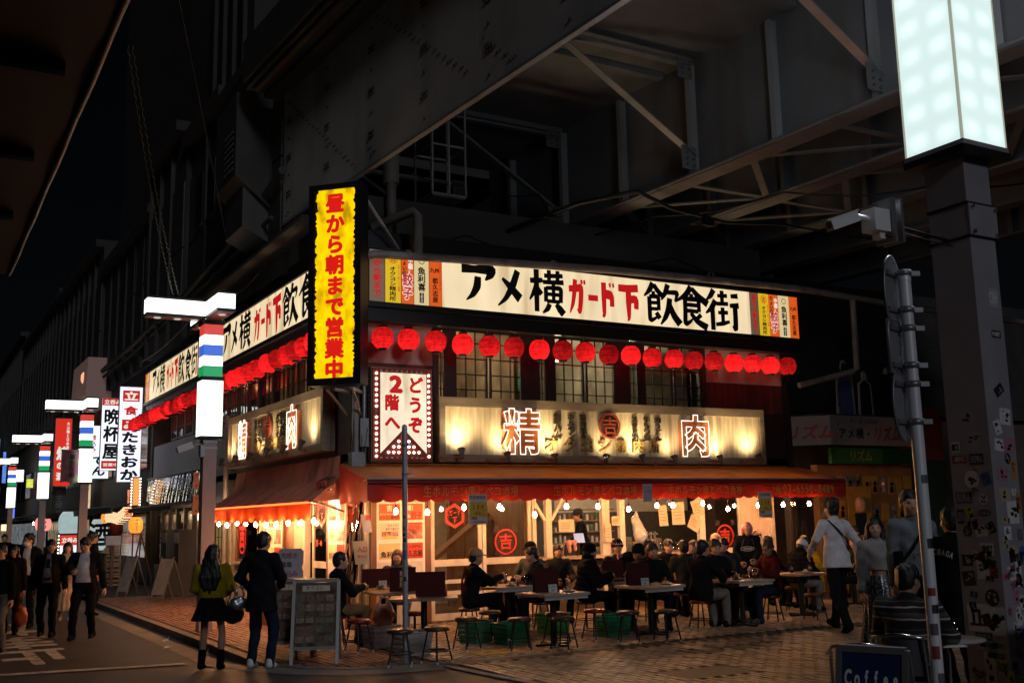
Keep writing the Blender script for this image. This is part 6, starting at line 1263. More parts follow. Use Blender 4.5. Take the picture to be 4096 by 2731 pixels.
t=thing('shop_sign','dark green shop sign with a gold script name','sign',(11.8,.02,2.9)); MB().box(0,1.7,0,.1,0,.36).build('sign_face',mat('sign_green',(.03,.12,.02),.5),t); MB().box(1.702,3.0,0.01,.1,0,.36).build('side_face',mat('sign_green_dark',(.012,.05,.015),.5),t); q=MB(); text(q,'リズム',(.55,-.004,.04),u,v,.26,.28,0,.03,slant=.15); q.build('lettering',INKG,t)
PY=mat('poster_mustard',(.34,.17,.025),.6,var=.2,vs=4); PG=mat('poster_photo',(.10,.085,.075),.5,var=.8,vs=9,dirt=(.38,.30,.24),dirtamt=.8,ds=5,dstretch=(1,1,1)); rs=random.Random(11)
t=thing('poster_wall','wall of mustard and orange show posters under the green sign','poster wall',(11.6,.3,0)); MB().box(0,3.2,0,.2,0.0,2.88).build('backing',mat('poster_backing',(.22,.10,.03),.7,var=.3,vs=2),t)
for i in range(11):
    for j in range(4):
        if i in (3,4,5) and j in (1,2): continue
        w=.2+.06*rs.random(); x=.04+.285*i; z=.3+.62*j+.1*rs.random(); p=MB().box(x,x+w,-.012,-.001,z,z+.42).build('poster',PG if rs.random()<.6 else PY,t)
        if rs.random()<.7:
            m=MB(); cx=x+w/2; m.prism([(cx-.07,-.0125,z+.03),(cx+.07,-.0125,z+.03),(cx+.05,-.0125,z+.18),(cx-.05,-.0125,z+.18)],(0,-.002,0)); m.lathe([(0,0),(.042,.01),(.045,.06),(.02,.1),(0,.105)],(cx,-.012,z+.19),8); m.build('portrait',[BLACKC if rs.random()<.7 else SKIN][0],p)
p=MB().box(.90,1.70,-.016,-.001,1.15,2.38).build('poster',PY,t); m=MB(); m.prism([(1.15,-.017,1.25),(1.45,-.017,1.25),(1.5,-.017,1.75),(1.1,-.017,1.75)],(0,-.004,0)); m.build('figure',NAVYC,p); m=MB(); m.lathe([(0,0),(.15,.03),(.17,.2),(.12,.34),(0,.38)],(1.3,-.0,1.76),14); m.build('figure_head',SKIND,p)
for i,(x,w,h,c,lab) in enumerate(((12.65,.62,1.35,mat('cutout_blue',(.07,.10,.26),.7),'pale blue cut-out figure standing on the white sign roof'),(13.33,.5,1.12,NAVYC,'cut-out figure in dark jacket and tie on the white sign roof'),(14.1,.5,1.35,BLACKC,'dark cut-out figure on the white sign roof behind the sign pole'))):
    t=thing('cutout_figure',lab,'cutout',(x,.25,4.04)); o=[(-w*.5,0),(-w*.46,h*.45),(-w*.42,h*.72),(-w*.12,h*.80),(-w*.17,h*.88),(-w*.13,h*.97),(0,h),(w*.13,h*.97),(w*.17,h*.88),(w*.12,h*.80),(w*.42,h*.72),(w*.46,h*.45),(w*.5,0)]
    m=MB(); m.prism([(a,0,b) for a,b in o],(0,.03,0)); m.build('board',mat('cutout_white',(.42,.36,.34),.7) if i<2 else BLACKC,t); f=.78; m=MB(); m.prism([(a*f,-.006,b*.97) for a,b in o],(0,.005,0)); m.build('print',c,t)
    m=MB(); m.lathe([(0,0),(w*.14,.02),(w*.15,.10),(w*.1,.18),(0,.2)],(0,-.0,h*.78),10); m.build('printed_face',mat('cutout_face',(.25,.17,.13),.7) if i else NAVYC,t)
    q=MB(); text(q,'別れの町',(-w*.48,-.008,h*.42),u,v,.12,.12,0,.02,vertical=True); 
    if i==0: q.build('lettering',INKB,t)
MB().box(11.6,15.2,.05,2.0,4.03,4.06).build('sign_roof',DK,KS,world=True)
t=thing('pillar','dark red boarded pillar beside the karaoke sign','pillar',(14.9,.1,0)); MB().box(0,.9,0,.6,3.0,4.3).build('red_board',mat('dull_red',(.16,.02,.01),.7),t); MB().box(0,.9,.02,.6,0,2.99).build('base',mat('dark_green',(.01,.03,.015),.6),t)
# far wall behind everything at the right
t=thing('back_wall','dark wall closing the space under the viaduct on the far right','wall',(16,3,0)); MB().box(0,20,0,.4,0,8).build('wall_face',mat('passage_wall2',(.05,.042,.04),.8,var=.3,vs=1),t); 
for k in range(5): MB().box(2+3*k,2.3+3*k,-.3,-.01,0,8).build('column',VM,t)
MB().box(2,14,-.08,-.01,2.2,2.6).build('pipe_run',mat('pale_rail',(.22,.22,.2),.6),t)
# ================================================================ near right: light column, sign pole
LC=thing('light_column','square metal column covered in stickers with a tall white light box on top','light column',(1.63,-11.49,0)); COLM=mat('column_paint',(.42,.40,.43),.38,.35,var=.08,vs=3,dirt=(.2,.19,.19),dirtamt=.35,ds=1.4)
w_,d_2=.36,.43
MB().box(0,w_,0,d_2,0,5.05).build('column',COLM,LC); m=MB()
for z in (4.28,4.60): m.box(-.012,w_+.012,-.012,d_2+.012,z,z+.022)
m.build('strap',BLACKM,LC); MB().box(-.006,w_+.03,-.022,-.006,4.30,4.60).build('clamp_plate',COLM,LC); m=MB()
for x in (.03,w_):
    for z in (4.33,4.57): m.cyl((x,-.022,z),(x,-.05,z),.018,n=8)
o=m.build('bolt',STEEL,LC); 
bx0,by0=-.14,-.12; S_=.64
MB().box(bx0-.02,bx0+S_+.02,by0-.02,by0+S_+.02,5.05,5.12).build('base_plate',BLACKM,LC); MB().box(bx0-.012,bx0+S_+.012,by0-.012,by0+S_+.012,5.12,5.17).build('collar',COLM,LC)
# a light box with two columns of tubes behind frosted panels
LBX=mat('frosted_light',(.4,.42,.42),.3,emit=(.80,1,.97),es=.78); LBH=lit('frosted_bright',(.90,1,.98),1.0)
m=MB(); m.box(bx0,bx0+S_,by0,by0+S_,5.17,8.3); m.build('light_box',None,LC) if False else None
LBXm=bpy.data.materials.new('frosted_panel'); LBXm.use_nodes=True; nt2=LBXm.node_tree; P_=nt2.nodes['Principled BSDF']; tc=nt2.nodes.new('ShaderNodeTexCoord'); mp=nt2.nodes.new('ShaderNodeSeparateXYZ'); nt2.links.new(tc.outputs['Object'],mp.inputs[0])
def mth(op,a,b=None,c=None):
    n=nt2.nodes.new('ShaderNodeMath'); n.operation=op
    for i,x in enumerate((a,b,c)):
        if x is None: continue
        if isinstance(x,(int,float)): n.inputs[i].default_value=x
        else: nt2.links.new(x,n.inputs[i])
    return n.outputs[0]
ad=mth('ADD',mp.outputs[0],mp.outputs[1]); hx=mth('ABSOLUTE',mth('SINE',mth('MULTIPLY',mth('ADD',ad,.26),2*math.pi/.64))); hz=mth('MULTIPLY_ADD',mth('SINE',mth('MULTIPLY',mp.outputs[2],2*math.pi/.29)),.5,.5)
lv_=mth('MULTIPLY',mth('POWER',hx,1.6),mth('POWER',hz,1.3)); P_.inputs['Emission Color'].default_value=(.80,1,.965,1); nt2.links.new(mth('MULTIPLY_ADD',lv_,.26,.86),P_.inputs['Emission Strength']); P_.inputs['Base Color'].default_value=(.4,.42,.42,1)
for nm,b in (('light_panel',(bx0,bx0+.012,by0+.02,by0+S_-.02)),('light_panel',(bx0+.02,bx0+S_-.02,by0,by0+.012)),('light_panel',(bx0+S_-.012,bx0+S_,by0+.02,by0+S_-.02)),('light_panel',(bx0+.02,bx0+S_-.02,by0+S_-.012,by0+S_))): MB().box(*b,5.172,8.3).build(nm,LBXm,LC)
m=MB()
for x in (bx0-.004,bx0+S_-.018):
    for y in (by0-.004,by0+S_-.018): m.box(x,x+.022,y,y+.022,5.171,8.3)
m.build('corner_strip',mat('strip_cream',(.55,.56,.48),.5,emit=(.7,.75,.6),es=.4),LC); MB().box(bx0-.02,bx0+S_+.02,by0-.02,by0+S_+.02,8.3,8.36).build('top_plate',BLACKM,LC)
for nm,lx_,ly_,dr in (('side_light',bx0-.03,by0+S_/2,(-1,0,0)),('side_light',bx0+S_+.03,by0+S_/2,(1,0,0)),('side_light',bx0+S_/2,by0-.03,(0,-1,0)),('side_light',bx0+S_/2,by0+S_+.03,(0,1,0))):
    l=lamp(nm,(lx_,ly_,6.7),(240 if dr[0]<0 or dr[1]<0 else 45),(.84,.90,1),.1,LC,'AREA'); l.matrix_parent_inverse.identity(); l.data.shape='RECTANGLE'; l.data.size=.58; l.data.size_y=3.0; aim(l,dr)
SC_={'w':(.62,.60,.58),'k':(.015,.015,.016),'g':(.12,.12,.13),'r':(.30,.03,.03),'b':(.05,.13,.35),'y':(.45,.5,.03),'gr':(.10,.38,.10),'o':(.5,.2,.03),'c':(.42,.33,.22),'p':(.38,.18,.22),'lg':(.36,.36,.37)}
def stk(face,a,z,w,h,c,txt='',tc_='k',rot=0,rnd=False):
    """sticker on the column: face L (x=0 side, a along y) or F (y=0 side, a along x)"""
    o,uu=((Vector((-.001,0,0)),Vector((0,-1,0))) if face=='L' else (Vector((0,-.001,0)),Vector((1,0,0)))); n=uu.cross(ZA); ca,sa=math.cos(rot),math.sin(rot); U=uu*ca+ZA*sa; Vv=-uu*sa+ZA*ca
    base=Vector((0,a,z)) if face=='L' else Vector((a,0,z)); base=base+n*.001
    pts=[base+U*(w/2*math.cos(t_))+Vv*(h/2*math.sin(t_)) for t_ in np.linspace(0,2*math.pi,19)[:-1]] if rnd else [base+U*x+Vv*y for x,y in ((-w/2,-h/2),(w/2,-h/2),(w/2,h/2),(-w/2,h/2))]
    m=MB(); m.prism(pts,n*.0012); s=m.build('sticker',mat('sticker_'+c,SC_[c],.5,var=.15,vs=30),LC)
    if txt:
        q=MB(); L=len(txt); ww=w*.88/max(L,1); text(q,txt,base+n*.0022-U*w*.44-Vv*h*.30,U,Vv,ww,h*.62,0,.06,fit=True,gap=0,adv=1.0) if False else None
        x=-w*.44
        for ch in txt: put(q,ch,base+n*.0022+U*(x+ww*.06)-Vv*h*.28,U,Vv,ww*.84,h*.56,0,.05,fit=True) if ch!=' ' else None; x+=ww
        q.build('lettering',mat('sticker_'+tc_,SC_[tc_],.5,var=.15,vs=30),s)
    elif w>.05:
        q=MB(); rr=random.Random(int(a*1e4+z*100))
        for k in range(5): xx=rr.uniform(-.32,.2)*w; zz=rr.uniform(-.35,.25)*h; q.prism([base+n*.0022+U*(xx+p)+Vv*(zz+r) for p,r in ((0,0),(rr.uniform(.1,.3)*w,rr.uniform(-.05,.08)*h),(rr.uniform(.1,.25)*w,rr.uniform(.1,.2)*h),(rr.uniform(-.05,.05)*w,rr.uniform(.1,.2)*h))],n*.0006)
        q.build('print',mat('sticker_'+('k' if c not in('k','g') else 'lg'),SC_['k' if c not in('k','g') else 'lg'],.5),s)
for a in (('L',.22,2.62,.15,.16,'lg','','k',0,True),('L',.17,2.42,.17,.12,'lg','','k',-.15),('L',.36,2.36,.09,.10,'w','12','k'),('L',.33,2.25,.15,.07,'r','JEC','w',0),('L',.15,2.24,.14,.10,'k','KEEPING','lg'),('L',.22,2.06,.15,.17,'w','','k',0,True),('L',.07,2.06,.09,.12,'b','','w',.25),('L',.32,1.90,.17,.11,'g','SURE','lg'),('L',.12,1.88,.09,.10,'w','','k',0,True),('L',.12,1.76,.14,.06,'k','KUNKUN','lg',0,True),('L',.27,1.77,.07,.10,'y','','k',.2),('L',.37,1.73,.07,.13,'k','ZN','lg'),('L',.31,1.60,.09,.10,'k','','lg',0,True),('L',.17,1.60,.12,.10,'w','','k',.1),('L',.07,1.60,.07,.08,'y','','k',0,True),('L',.13,1.44,.14,.11,'w','OIMRT','k'),('L',.19,1.26,.12,.17,'w','','k'),('L',.08,1.24,.08,.10,'r','','w'),('L',.34,1.34,.11,.10,'k','','lg'),('L',.34,1.18,.13,.13,'k','','lg',.1),('L',.12,1.02,.14,.15,'k','','lg',0,True),('L',.27,.84,.24,.24,'w','止','k'),('L',.08,.82,.14,.24,'w','','k'),('L',.24,.68,.17,.06,'k','ZMES','lg'),('L',.17,.61,.22,.05,'gr','JUICY','k'),('L',.10,.52,.09,.05,'k','OOO','lg'),('L',.08,.43,.09,.14,'y','ROM','k',-.1),('L',.02,.33,.09,.15,'y','','k'),('L',.20,.40,.12,.30,'w','','k'),('L',.33,.33,.11,.14,'lg','','k'),('L',.19,.17,.13,.12,'w','♥','r'),('L',.33,.08,.11,.13,'lg','','k',0,True),('F',.25,3.72,.14,.18,'lg','CBM','w',-.1),('F',.24,3.38,.13,.07,'k','MAIT','w',-.05),('F',.20,2.86,.13,.09,'k','','lg',.6),('F',.25,2.62,.15,.15,'w','','r',-.08),('F',.13,2.52,.10,.13,'w','','k',.3),('F',.13,2.36,.13,.11,'w','','k',-.1),('F',.27,2.36,.16,.14,'p','','k',-.08),('F',.23,2.24,.08,.10,'k','','lg',0,True),('F',.14,2.10,.15,.12,'p','','k'),('F',.30,2.14,.06,.16,'o','','w'),('F',.14,1.92,.15,.12,'c','','k',.1),('F',.27,1.94,.07,.06,'w','','k'),('F',.32,1.84,.06,.18,'o','SKD','k',-.1),('F',.23,1.76,.16,.20,'w','','k'),('F',.13,1.58,.10,.12,'w','','k'),('F',.30,1.56,.07,.10,'g','','lg'),('F',.17,1.42,.15,.09,'c','','k'),('F',.31,1.40,.09,.13,'b','','k',0,True),('F',.22,1.22,.10,.22,'w','','k'),('F',.33,1.16,.07,.15,'c','','k',.15),('F',.16,1.02,.07,.12,'p','','r'),('F',.25,.94,.08,.14,'w','','k',.15),('F',.33,.97,.09,.11,'k','','lg'),('F',.18,.86,.11,.17,'w','','k',0,True),('F',.14,.71,.08,.09,'k','SUIT','w'),('F',.22,.71,.08,.09,'b','','c'),('F',.32,.74,.07,.15,'c','','k',.2),('F',.20,.58,.07,.11,'w','','k',0,True),('F',.31,.52,.13,.08,'b','WAVEE','w'),('F',.23,.42,.09,.13,'r','','k',0,True),('F',.31,.34,.12,.20,'w','','k',.1),('F',.19,.28,.08,.11,'k','','o')): stk(*a)
rs=random.Random(21)
for i in range(62):
    f_='L' if i%2 else 'F'; rr_=rs.random(); stk(f_,rs.uniform(.05,.38 if f_=='L' else .32),rs.uniform(.1,2.35)*(.55+.45*rs.random()),rs.uniform(.045,.11),rs.uniform(.045,.12),rs.choice(('w','w','lg','k','g','c','p','lg','w','k')),rs.choice(('','','','TAG','YO!','SK8','07','ラーメン','旅')),rs.choice('kkr') ,rs.uniform(-.35,.35),rr_<.2)
stk('F',.20,5.30,.10,.05,'p','MAIT','k'); 
t=thing('security_camera','white security camera and junction box on an arm from the stickered column','camera',(.66,-11.45,4.24)); t.scale=(.86,.86,.86); WC=mat('cctv_pale',(.82,.82,.80),.4)
cu=Vector((.80,-.10,.30)).normalized(); cv=Vector((.10,1,0)).normalized(); cw=cu.cross(cv); o=Vector((-.92,.02,-.06)); m=MB(); m.frame(o-cv*.05-cw*.06,cu*.36,cv*.10,cw*.105); m.frame(o-cv*.06-cw*.065-cu*.05+cw*.108,cu*.42,cv*.12,cw*.012) if cw.z>0 else m.frame(o-cv*.06-cw*.06-cu*.05-cw*.0,cu*.42,cv*.12,-cw*.012); m.build('camera_body',WC,t)
m=MB(); m.cyl(o-cu*.004,o-cu*.012,.035,n=12); m.build('lens',BLACKM,t); m=MB(); m.tube([o+cu*.36,(-.47,.0,.07),(-.38,0,.07)],.03,8); m.build('swivel',WC,t)
m=MB(); m.box(-.38,-.16,-.09,.09,-.06,.17); m.box(-.28,-.20,-.05,.05,-.13,-.062); m.build('junction_box',WC,t); m=MB()
for x in (-.15,-.04): m.box(x,x+.035,-.13,.13,-.16,.30)
m.build('mounting_rail',GALV,t); m=MB(); m.cyl((-.0,0,.04),(.95,.10,.02),.02,n=8); m.build('arm',BLACKM,t); m=MB(); m.tube([(-.22,-.06,-.1),(-.1,-.1,-.13),(.1,0,-.02),(.95,.05,-.06)],.008,5); m.build('cable_run',BLACKM,t)
SP=thing('sign_pole','white steel sign pole seen from behind with three round and square sign backs','sign pole',(-.335,-12.32,0)); m=MB(); m.cyl((0,0,0),(0,0,3.50),.045,n=16); m.cyl((0,0,3.50),(0,0,3.56),.050,.046,16); m.build('pole',mat('pole_white',(.85,.85,.87),.4,.1,var=.08,vs=4,dirt=(.25,.24,.24),dirtamt=.4),SP)
fd=Vector((-.30,.95,0)).normalized(); sd_=Vector((.95,.30,0)).normalized()   # the plates face away up the street
for zc,hh,rnd in ((3.42,.30,True),(3.0,.22,False),(2.58,.30,True)):
    c0=Vector((0,0,zc))+fd*.075-sd_*.05; m=MB(); n=28
    if rnd: pts=[c0+sd_*(.30*math.cos(t_)*.52)+ZA*(.28*math.sin(t_)) for t_ in np.linspace(0,2*math.pi,n+1)[:-1]]
    else: pts=[c0+sd_*x+ZA*z for x,z in ((-.15,-.2),(.15,-.2),(.15,.2),(-.15,.2))]
    m.prism(pts,fd*.012); m.build('sign_plate',mat('sign_back',(.30,.30,.31),.45,.3,var=.1),SP); m=MB(); m.tube([p-fd*.004 for p in pts],.008,5,closed=True); m.build('plate_rim',GALV,SP)
    for dz in (-.14,.14): m=MB(); m.lathe([(.052,zc+dz-.022),(.056,zc+dz-.022),(.056,zc+dz+.022),(.052,zc+dz+.022)],n=14); m.frame(Vector((0,0,zc+dz-.02))-sd_*.07-fd*.06,sd_*.0+fd*.02,sd_*.14,ZA*.04) if False else None; m.bar(Vector((.05,-.02,zc+dz)),Vector((.115,-.045,zc+dz)),.03,.036); m.bar(c0-fd*.012+ZA*dz-sd_*.12,c0-fd*.012+ZA*dz+sd_*.12,.02,.035); m.build('clamp',GALV,SP)
for z,h,c,tx in ((1.22,.055,'r',''),(1.10,.06,'k',''),(.96,.08,'g','FEES'),(.80,.09,'r',''),(.60,.12,'g','NE'),(.44,.08,'g','N'),(1.56,.07,'k',''),(2.02,.06,'g',''),(.28,.13,'gr','')):
    m=MB(); N=8; A0=math.atan2(-.85,-.49)-.5+rng.uniform(-.35,.35); vs=[]
    for j in range(2):
        for i in range(N+1): t_=A0+1.05*i/N; vs.append((.0487*math.cos(t_),.0487*math.sin(t_),z-h/2+h*j))
    m.add(vs,[(i,i+1,N+2+i,N+1+i) for i in range(N)],0,True); m.build('sticker',mat('sticker_'+c,SC_[c],.5,var=.15,vs=30),SP)
# second, slimmer pole at the pavement edge by the stools
SP2=thing('sign_pole','slim grey pole with stickers rising between the stools at the pavement corner','pole',(-1.02,-4.62,0)); m=MB(); m.cyl((0,0,0),(0,0,3.02),.036,n=14); m.lathe([(.036,3.02),(.03,3.06),(0,3.075)],n=14); m.build('pole',mat('pole_grey',(.33,.34,.37),.4,.3,var=.08,dirt=(.2,.2,.2),dirtamt=.4),SP2)
m=MB(); m.lathe([(.16,.0),(.16,.008),(.05,.012)],n=18); m.build('base_plate',KERB,SP2)
for z in (2.42,2.80): m=MB(); m.lathe([(.037,z-.02),(.042,z-.02),(.042,z+.02),(.037,z+.02)],n=12); m.bar((.04,-.02,z),(.09,-.03,z),.03,.03); m.build('clamp',GALV,SP2)
for z,h,c in ((1.55,.05,'k'),(1.48,.05,'p'),(1.36,.12,'b'),(1.05,.06,'k'),(1.7,.05,'g'),(1.85,.04,'r'),(1.62,.04,'k')):
    m=MB(); N=8; A0=math.atan2(-.85,-.49)-.5+rng.uniform(-.35,.35); vs=[]
    for j in range(2):
        for i in range(N+1): t_=A0+1.0*i/N; vs.append((.0367*math.cos(t_),.0367*math.sin(t_),z-h/2+h*j))
    m.add(vs,[(i,i+1,N+2+i,N+1+i) for i in range(N)],0,True); m.build('sticker',mat('sticker_'+c,SC_[c],.5,var=.15,vs=30),SP2)
# ================================================================ tables, stools and what stands on them
SEATR=mat('seat_vinyl_red',(.16,.012,.010),.28,var=.15,vs=6); SEATB=mat('seat_vinyl_brown',(.075,.032,.020),.28,var=.2,vs=6); LEGM=mat('stool_leg',(.03,.028,.027),.4,.6); FOOT=mat('rubber_foot',(.5,.48,.45),.7)
def make_stool(sm_):
    t=thing('stool','x','stool',(0,0,0)); m=MB(); m.lathe([(0,.455),(.10,.458),(.150,.452),(.168,.435),(.170,.415),(.160,.400),(0,.398)],n=24); m.build('seat',sm_,t)
    for k in range(4):
        a=math.pi/4+k*math.pi/2; p=Vector((.115*math.cos(a),.115*math.sin(a),.40)); q=Vector((.195*math.cos(a),.195*math.sin(a),.03)); m=MB(); m.cyl(p,q,.011,n=7); l=m.build('leg',LEGM,t); m=MB(); m.cyl(q,q+Vector((.006*math.cos(a),.006*math.sin(a),-.03)),.014,n=8); m.build('rubber_foot',FOOT,l)
    m=MB(); m.tube([(.168*math.cos(a),.168*math.sin(a),.155) for a in np.linspace(0,2*math.pi,25)[:-1]],.007,5,closed=True); m.build('foot_ring',LEGM,t); return t
st0={'r':make_stool(SEATR),'b':make_stool(SEATB)}; used=set()
def stool(x,y,c,label,rz=0,tilt=None):
    o=st0[c]
    if c in used: reindex(); o=copy_tree(o)
    used.add(c); o.location=(x,y,0); o.rotation_euler=(0,0,rz); tag(o,label,None,'round stools around the tables'); return o
for x,y,c,lab in ((-1.12,-3.25,'r','red round stool beside the shopping bag and sandwich boards'),(-1.22,-4.90,'b','brown round stool in front of the slim pole'),(-.72,-4.93,'b','brown round stool just right of the slim pole'),(.17,-4.05,'b','brown round stool in front of the man in a tan cap'),(-.02,-2.72,'r','dark red stool beyond the small table with menus'),(-1.14,-2.38,'r','red stool under the man with glasses'),(.92,-3.35,'b','brown stool beside the glasses table'),(.70,-4.62,'b','brown stool in front of the green baskets'),(1.52,-4.25,'b','brown stool half hidden behind another stool by the white topped table'),(1.22,-4.92,'b','brown stool in front of the other at the white topped table corner'),(2.22,-4.2,'r','red stool with shiny seat between the two white topped tables'),(2.40,-4.80,'b','brown stool in front of the right hand white topped table'),(2.92,-5.02,'b','brown stool with an odd low seat at the right of the white topped table'),(4.38,-4.02,'r','red stool under the man with white soled trainers'),(.95,-2.62,'b','brown stool under the man in a tan cap'),(2.70,-1.6,'b','stool under the man in a black baseball cap'),(2.46,-2.32,'b','stool under the man leaning over the glasses table'),(3.02,-2.78,'b','stool under the person in a puffer jacket'),(4.12,-2.95,'b','stool under the man in a plain black beanie'),(5.95,-3.98,'b','stool under the man in a maroon sweater'),(5.30,-2.45,'b','stool under the man in an olive hoodie'),(7.62,-2.8,'b','stool under the person in a white cap'),(6.6,-4.3,'b','stool beside the walking man in a white shirt')): stool(x,y,c,lab,rng.uniform(0,1.5))
TOPW=mat('table_top_pale',(.40,.33,.28),.42,var=.15,vs=5,stretch=(1,5,1),bump=.1,bs=30,dirt=(.22,.16,.12),dirtamt=.5,ds=3,dstretch=(1,4,1)); TOPD=mat('table_top_brown',(.26,.16,.10),.38,var=.2,vs=5,stretch=(1,6,1),dirt=(.12,.07,.05),dirtamt=.5,ds=3,dstretch=(1,4,1)); EDGEW=mat('table_edge',(.5,.46,.42),.5,var=.15,vs=5)
def table(x,y,w,d,rz,top,label,boards=True):
    t=thing('cafe_table',label,'table',(x,y,0),rz)
    for k in range(4): m=MB(); m.box(-w/2+w*k/4+.001,-w/2+w*(k+1)/4-.001,-d/2,d/2,.70,.735+.002*(k%2)); m.build('top_board',top,t)
    if boards:
        
        for y0_,y1_ in ((-d/2+.02,-d/2+.05),(d/2-.05,d/2-.02)): m=MB(); m.box(-w/2+.03,w/2-.03,y0_,y1_,.655,.699); m.build('apron',EDGEW,t)
    m=MB(); m.cyl((0,0,.03),(0,0,.70),.045,n=14); m.build('post',BLACKM,t); m=MB(); m.frame((-.29,-.035,0),(.58,0,0),(0,.07,0),(0,0,.03)); m.frame((-.035,-.29,.001),(.07,0,0),(0,.255,0),(0,0,.028)); m.frame((-.035,.035,.001),(.07,0,0),(0,.255,0),(0,0,.028)); m.build('base',BLACKM,t); return t
table(.05,-1.35,.85,.75,0,TOPD,'brown table crowded with food between the glasses man and the grey sweater woman',False)
table(-.12,-2.18,.80,.70,-.1,TOPD,'brown table with a tall dark menu just behind the slim pole',False)
table(-.30,-3.65,.95,.78,-.45,TOPD,'brown table with a stacked ashtray plate nearest the slim pole',False)
table(1.80,-2.32,.95,.75,.1,TOPW,'table crowded with glasses in front of the sliding doors')
table(1.45,-4.28,.80,.75,.05,TOPW,'white topped table with a menu and plate above the green baskets')
table(3.72,-2.75,.80,.72,.05,TOPW,'pale table between the puffer jacket and the flame beanie')
table(3.38,-4.05,.80,.74,.05,TOPW,'white topped table right of the others with a red bottle and menu')
table(5.28,-4.0,.80,.74,.05,TOPW,'pale table in front of the woman with pink hair')
table(7.2,-3.4,.75,.7,.05,TOPD,'brown table beside the walking man',False); table(9.6,-2.4,.9,.7,0,TOPW,'table by the far right end of the awning')
MENU=mat('menu_cover',(.06,.009,.009),.75,var=.12,vs=4,spec=.15); PLATE=mat('plate',(.55,.54,.50),.25); PLATEB=mat('plate_black',(.015,.015,.016),.2); CARD=mat('card_white',(.55,.52,.48),.6)
def menu(x,y,rz,label,w=.34,h=.34,txt=True,gold=False,z=.737):
    t=thing('menu_holder',label,'menu',(x,y,z),rz); m=MB(); m.frame((-w/2,0,0),(w,0,0),(0,.008,0),(0,.06,h)); m.frame((-w/2,.13,0),(w,0,0),(0,.008,0),(0,-.055,h)); m.build('cover',MENU,t)
    if gold: q=MB(); text(q,'精肉所',(-w*.12,-.004+.04,h*.62),X3,Vector((0,.17,.98)),.085,.085,0,.03,vertical=True); q.build('lettering',INKG,t)
    if txt:
        m=MB(); m.frame((w*.02,-.055,0),(.13,0,0),(0,.004,0),(0,.03,.11)); c_=m.build('card',CARD,t); q=MB(); text(q,'トイレ',(w*.02+.008,-.058+.018,.062),X3,Vector((0,.26,.96)),.036,.036,0,.04); text(q,'2F',(w*.02+.03,-.058+.005,.012),X3,Vector((0,.26,.96)),.04,.04,0,.04,adv=.6); q.build('lettering',INKB,c_)
    return t
menu(-.05,-2.35,-.45,'dark folded menu with gold characters behind the slim pole',.40,.36,False,True); menu(-.22,-3.70,-.45,'dark folded menu on the table nearest the slim pole',.42,.34,False); menu(.02,-1.20,-.25,'dark red menu with a photo card behind the food table',.50,.30,True)
menu(1.40,-4.22,-.25,'dark menu with a toilet card on the white topped table over the baskets',.36,.34); menu(3.62,-2.75,-.3,'dark menu standing before the flame beanie',.36,.34,False); menu(3.22,-4.0,-.25,'dark menu with a toilet card on the right hand white topped table',.36,.34); menu(2.0,-2.25,-.3,'small toilet card and menu among the glasses',.12,.10)
def plate(x,y,label,r=.10,m_=None,food=None,n=0,z=.737):
    t=thing('plate',label,'plate',(x,y,z)); m=MB(); m.lathe([(0,.004),(r*.6,.004),(r,.022),(r*1.02,.025),(r*.62,.0),(0,.0)],n=18); m.build('dish',m_ or PLATE,t)
    if food:
        rs=random.Random(int(x*99)); 
        for k in range(n): a=rs.random()*6.3; m=MB(); rr=r*.5*rs.random(); m.bar((rr*math.cos(a),rr*math.sin(a),.02),(rr*math.cos(a)+.05*math.cos(a*3),rr*math.sin(a)+.05*math.sin(a*3),.045+.02*rs.random()),.022,.02); m.build('food_piece',food,t)
    return t
FOODP=mat('food_pale',(.55,.48,.36),.6); FOODB=mat('food_brown',(.22,.09,.035),.4); FOODG=mat('food_green',(.10,.20,.05),.6)
plate(-.02,-3.55,'white plate of folded paper strips on the table nearest the slim pole',.10,PLATE,FOODP,5); plate(-.22,-1.25,'black plate of skewers in front of the man with glasses',.12,PLATEB,FOODB,6); plate(.16,-1.15,'white plate with pale food on the food table',.11,PLATE,FOODP,7); plate(.36,-1.3,'round dish of snacks before the grey sweater woman',.10,PLATE,FOODB,6); plate(-.1,-1.6,'small green salad dish on the food table',.08,PLATE,FOODG,5)
plate(1.55,-2.2,'black plate left of the beer mugs',.11,PLATEB,FOODB,6); plate(1.75,-2.55,'white plate of scraps in front of the tan cap man',.10,PLATE,FOODP,6); plate(2.15,-2.45,'white dish before the leaning man',.11,PLATE,FOODB,4); plate(1.66,-4.4,'white plate with chopsticks beside the menu over the baskets',.11,PLATE,FOODP,3); plate(3.62,-4.15,'white plate beside the red bottle on the right hand table',.11,PLATE,FOODP,3); plate(5.15,-4.05,'white plate before the pink haired waitress',.10,PLATE,FOODP,3); plate(3.9,-2.9,'plate under the tall glass by the flame beanie',.09)
GLS=glassmat('drinking_glass',(.80,.78,.72),.14); 
def glass(x,y,label,h=.15,r=.036,liq=None,mug=False,z=.737):
    t=thing('drinking_glass',label,'glass',(x,y,z)); m=MB(); m.lathe([(0,.004),(r*.82,.004),(r,h),(r*.94,h),(r*.76,.012),(0,.012)],n=14); m.build('vessel',GLS,t)
    if liq: m=MB(); m.lathe([(0,.013),(r*.74,.013),(r*.88,h*.62),(0,h*.62)],n=14); m.build('drink',liq,t)
    if mug: m=MB(); m.tube([(r,.0,h*.8),(r+.035,0,h*.7),(r+.035,0,h*.3),(r,0,h*.2)],.007,6); m.build('handle',GLS,t)
    return t
BEER=mat('beer',(.38,.20,.04),.3,emit=(.5,.26,.05),es=.05); HIGH=mat('highball',(.40,.36,.28),.3)
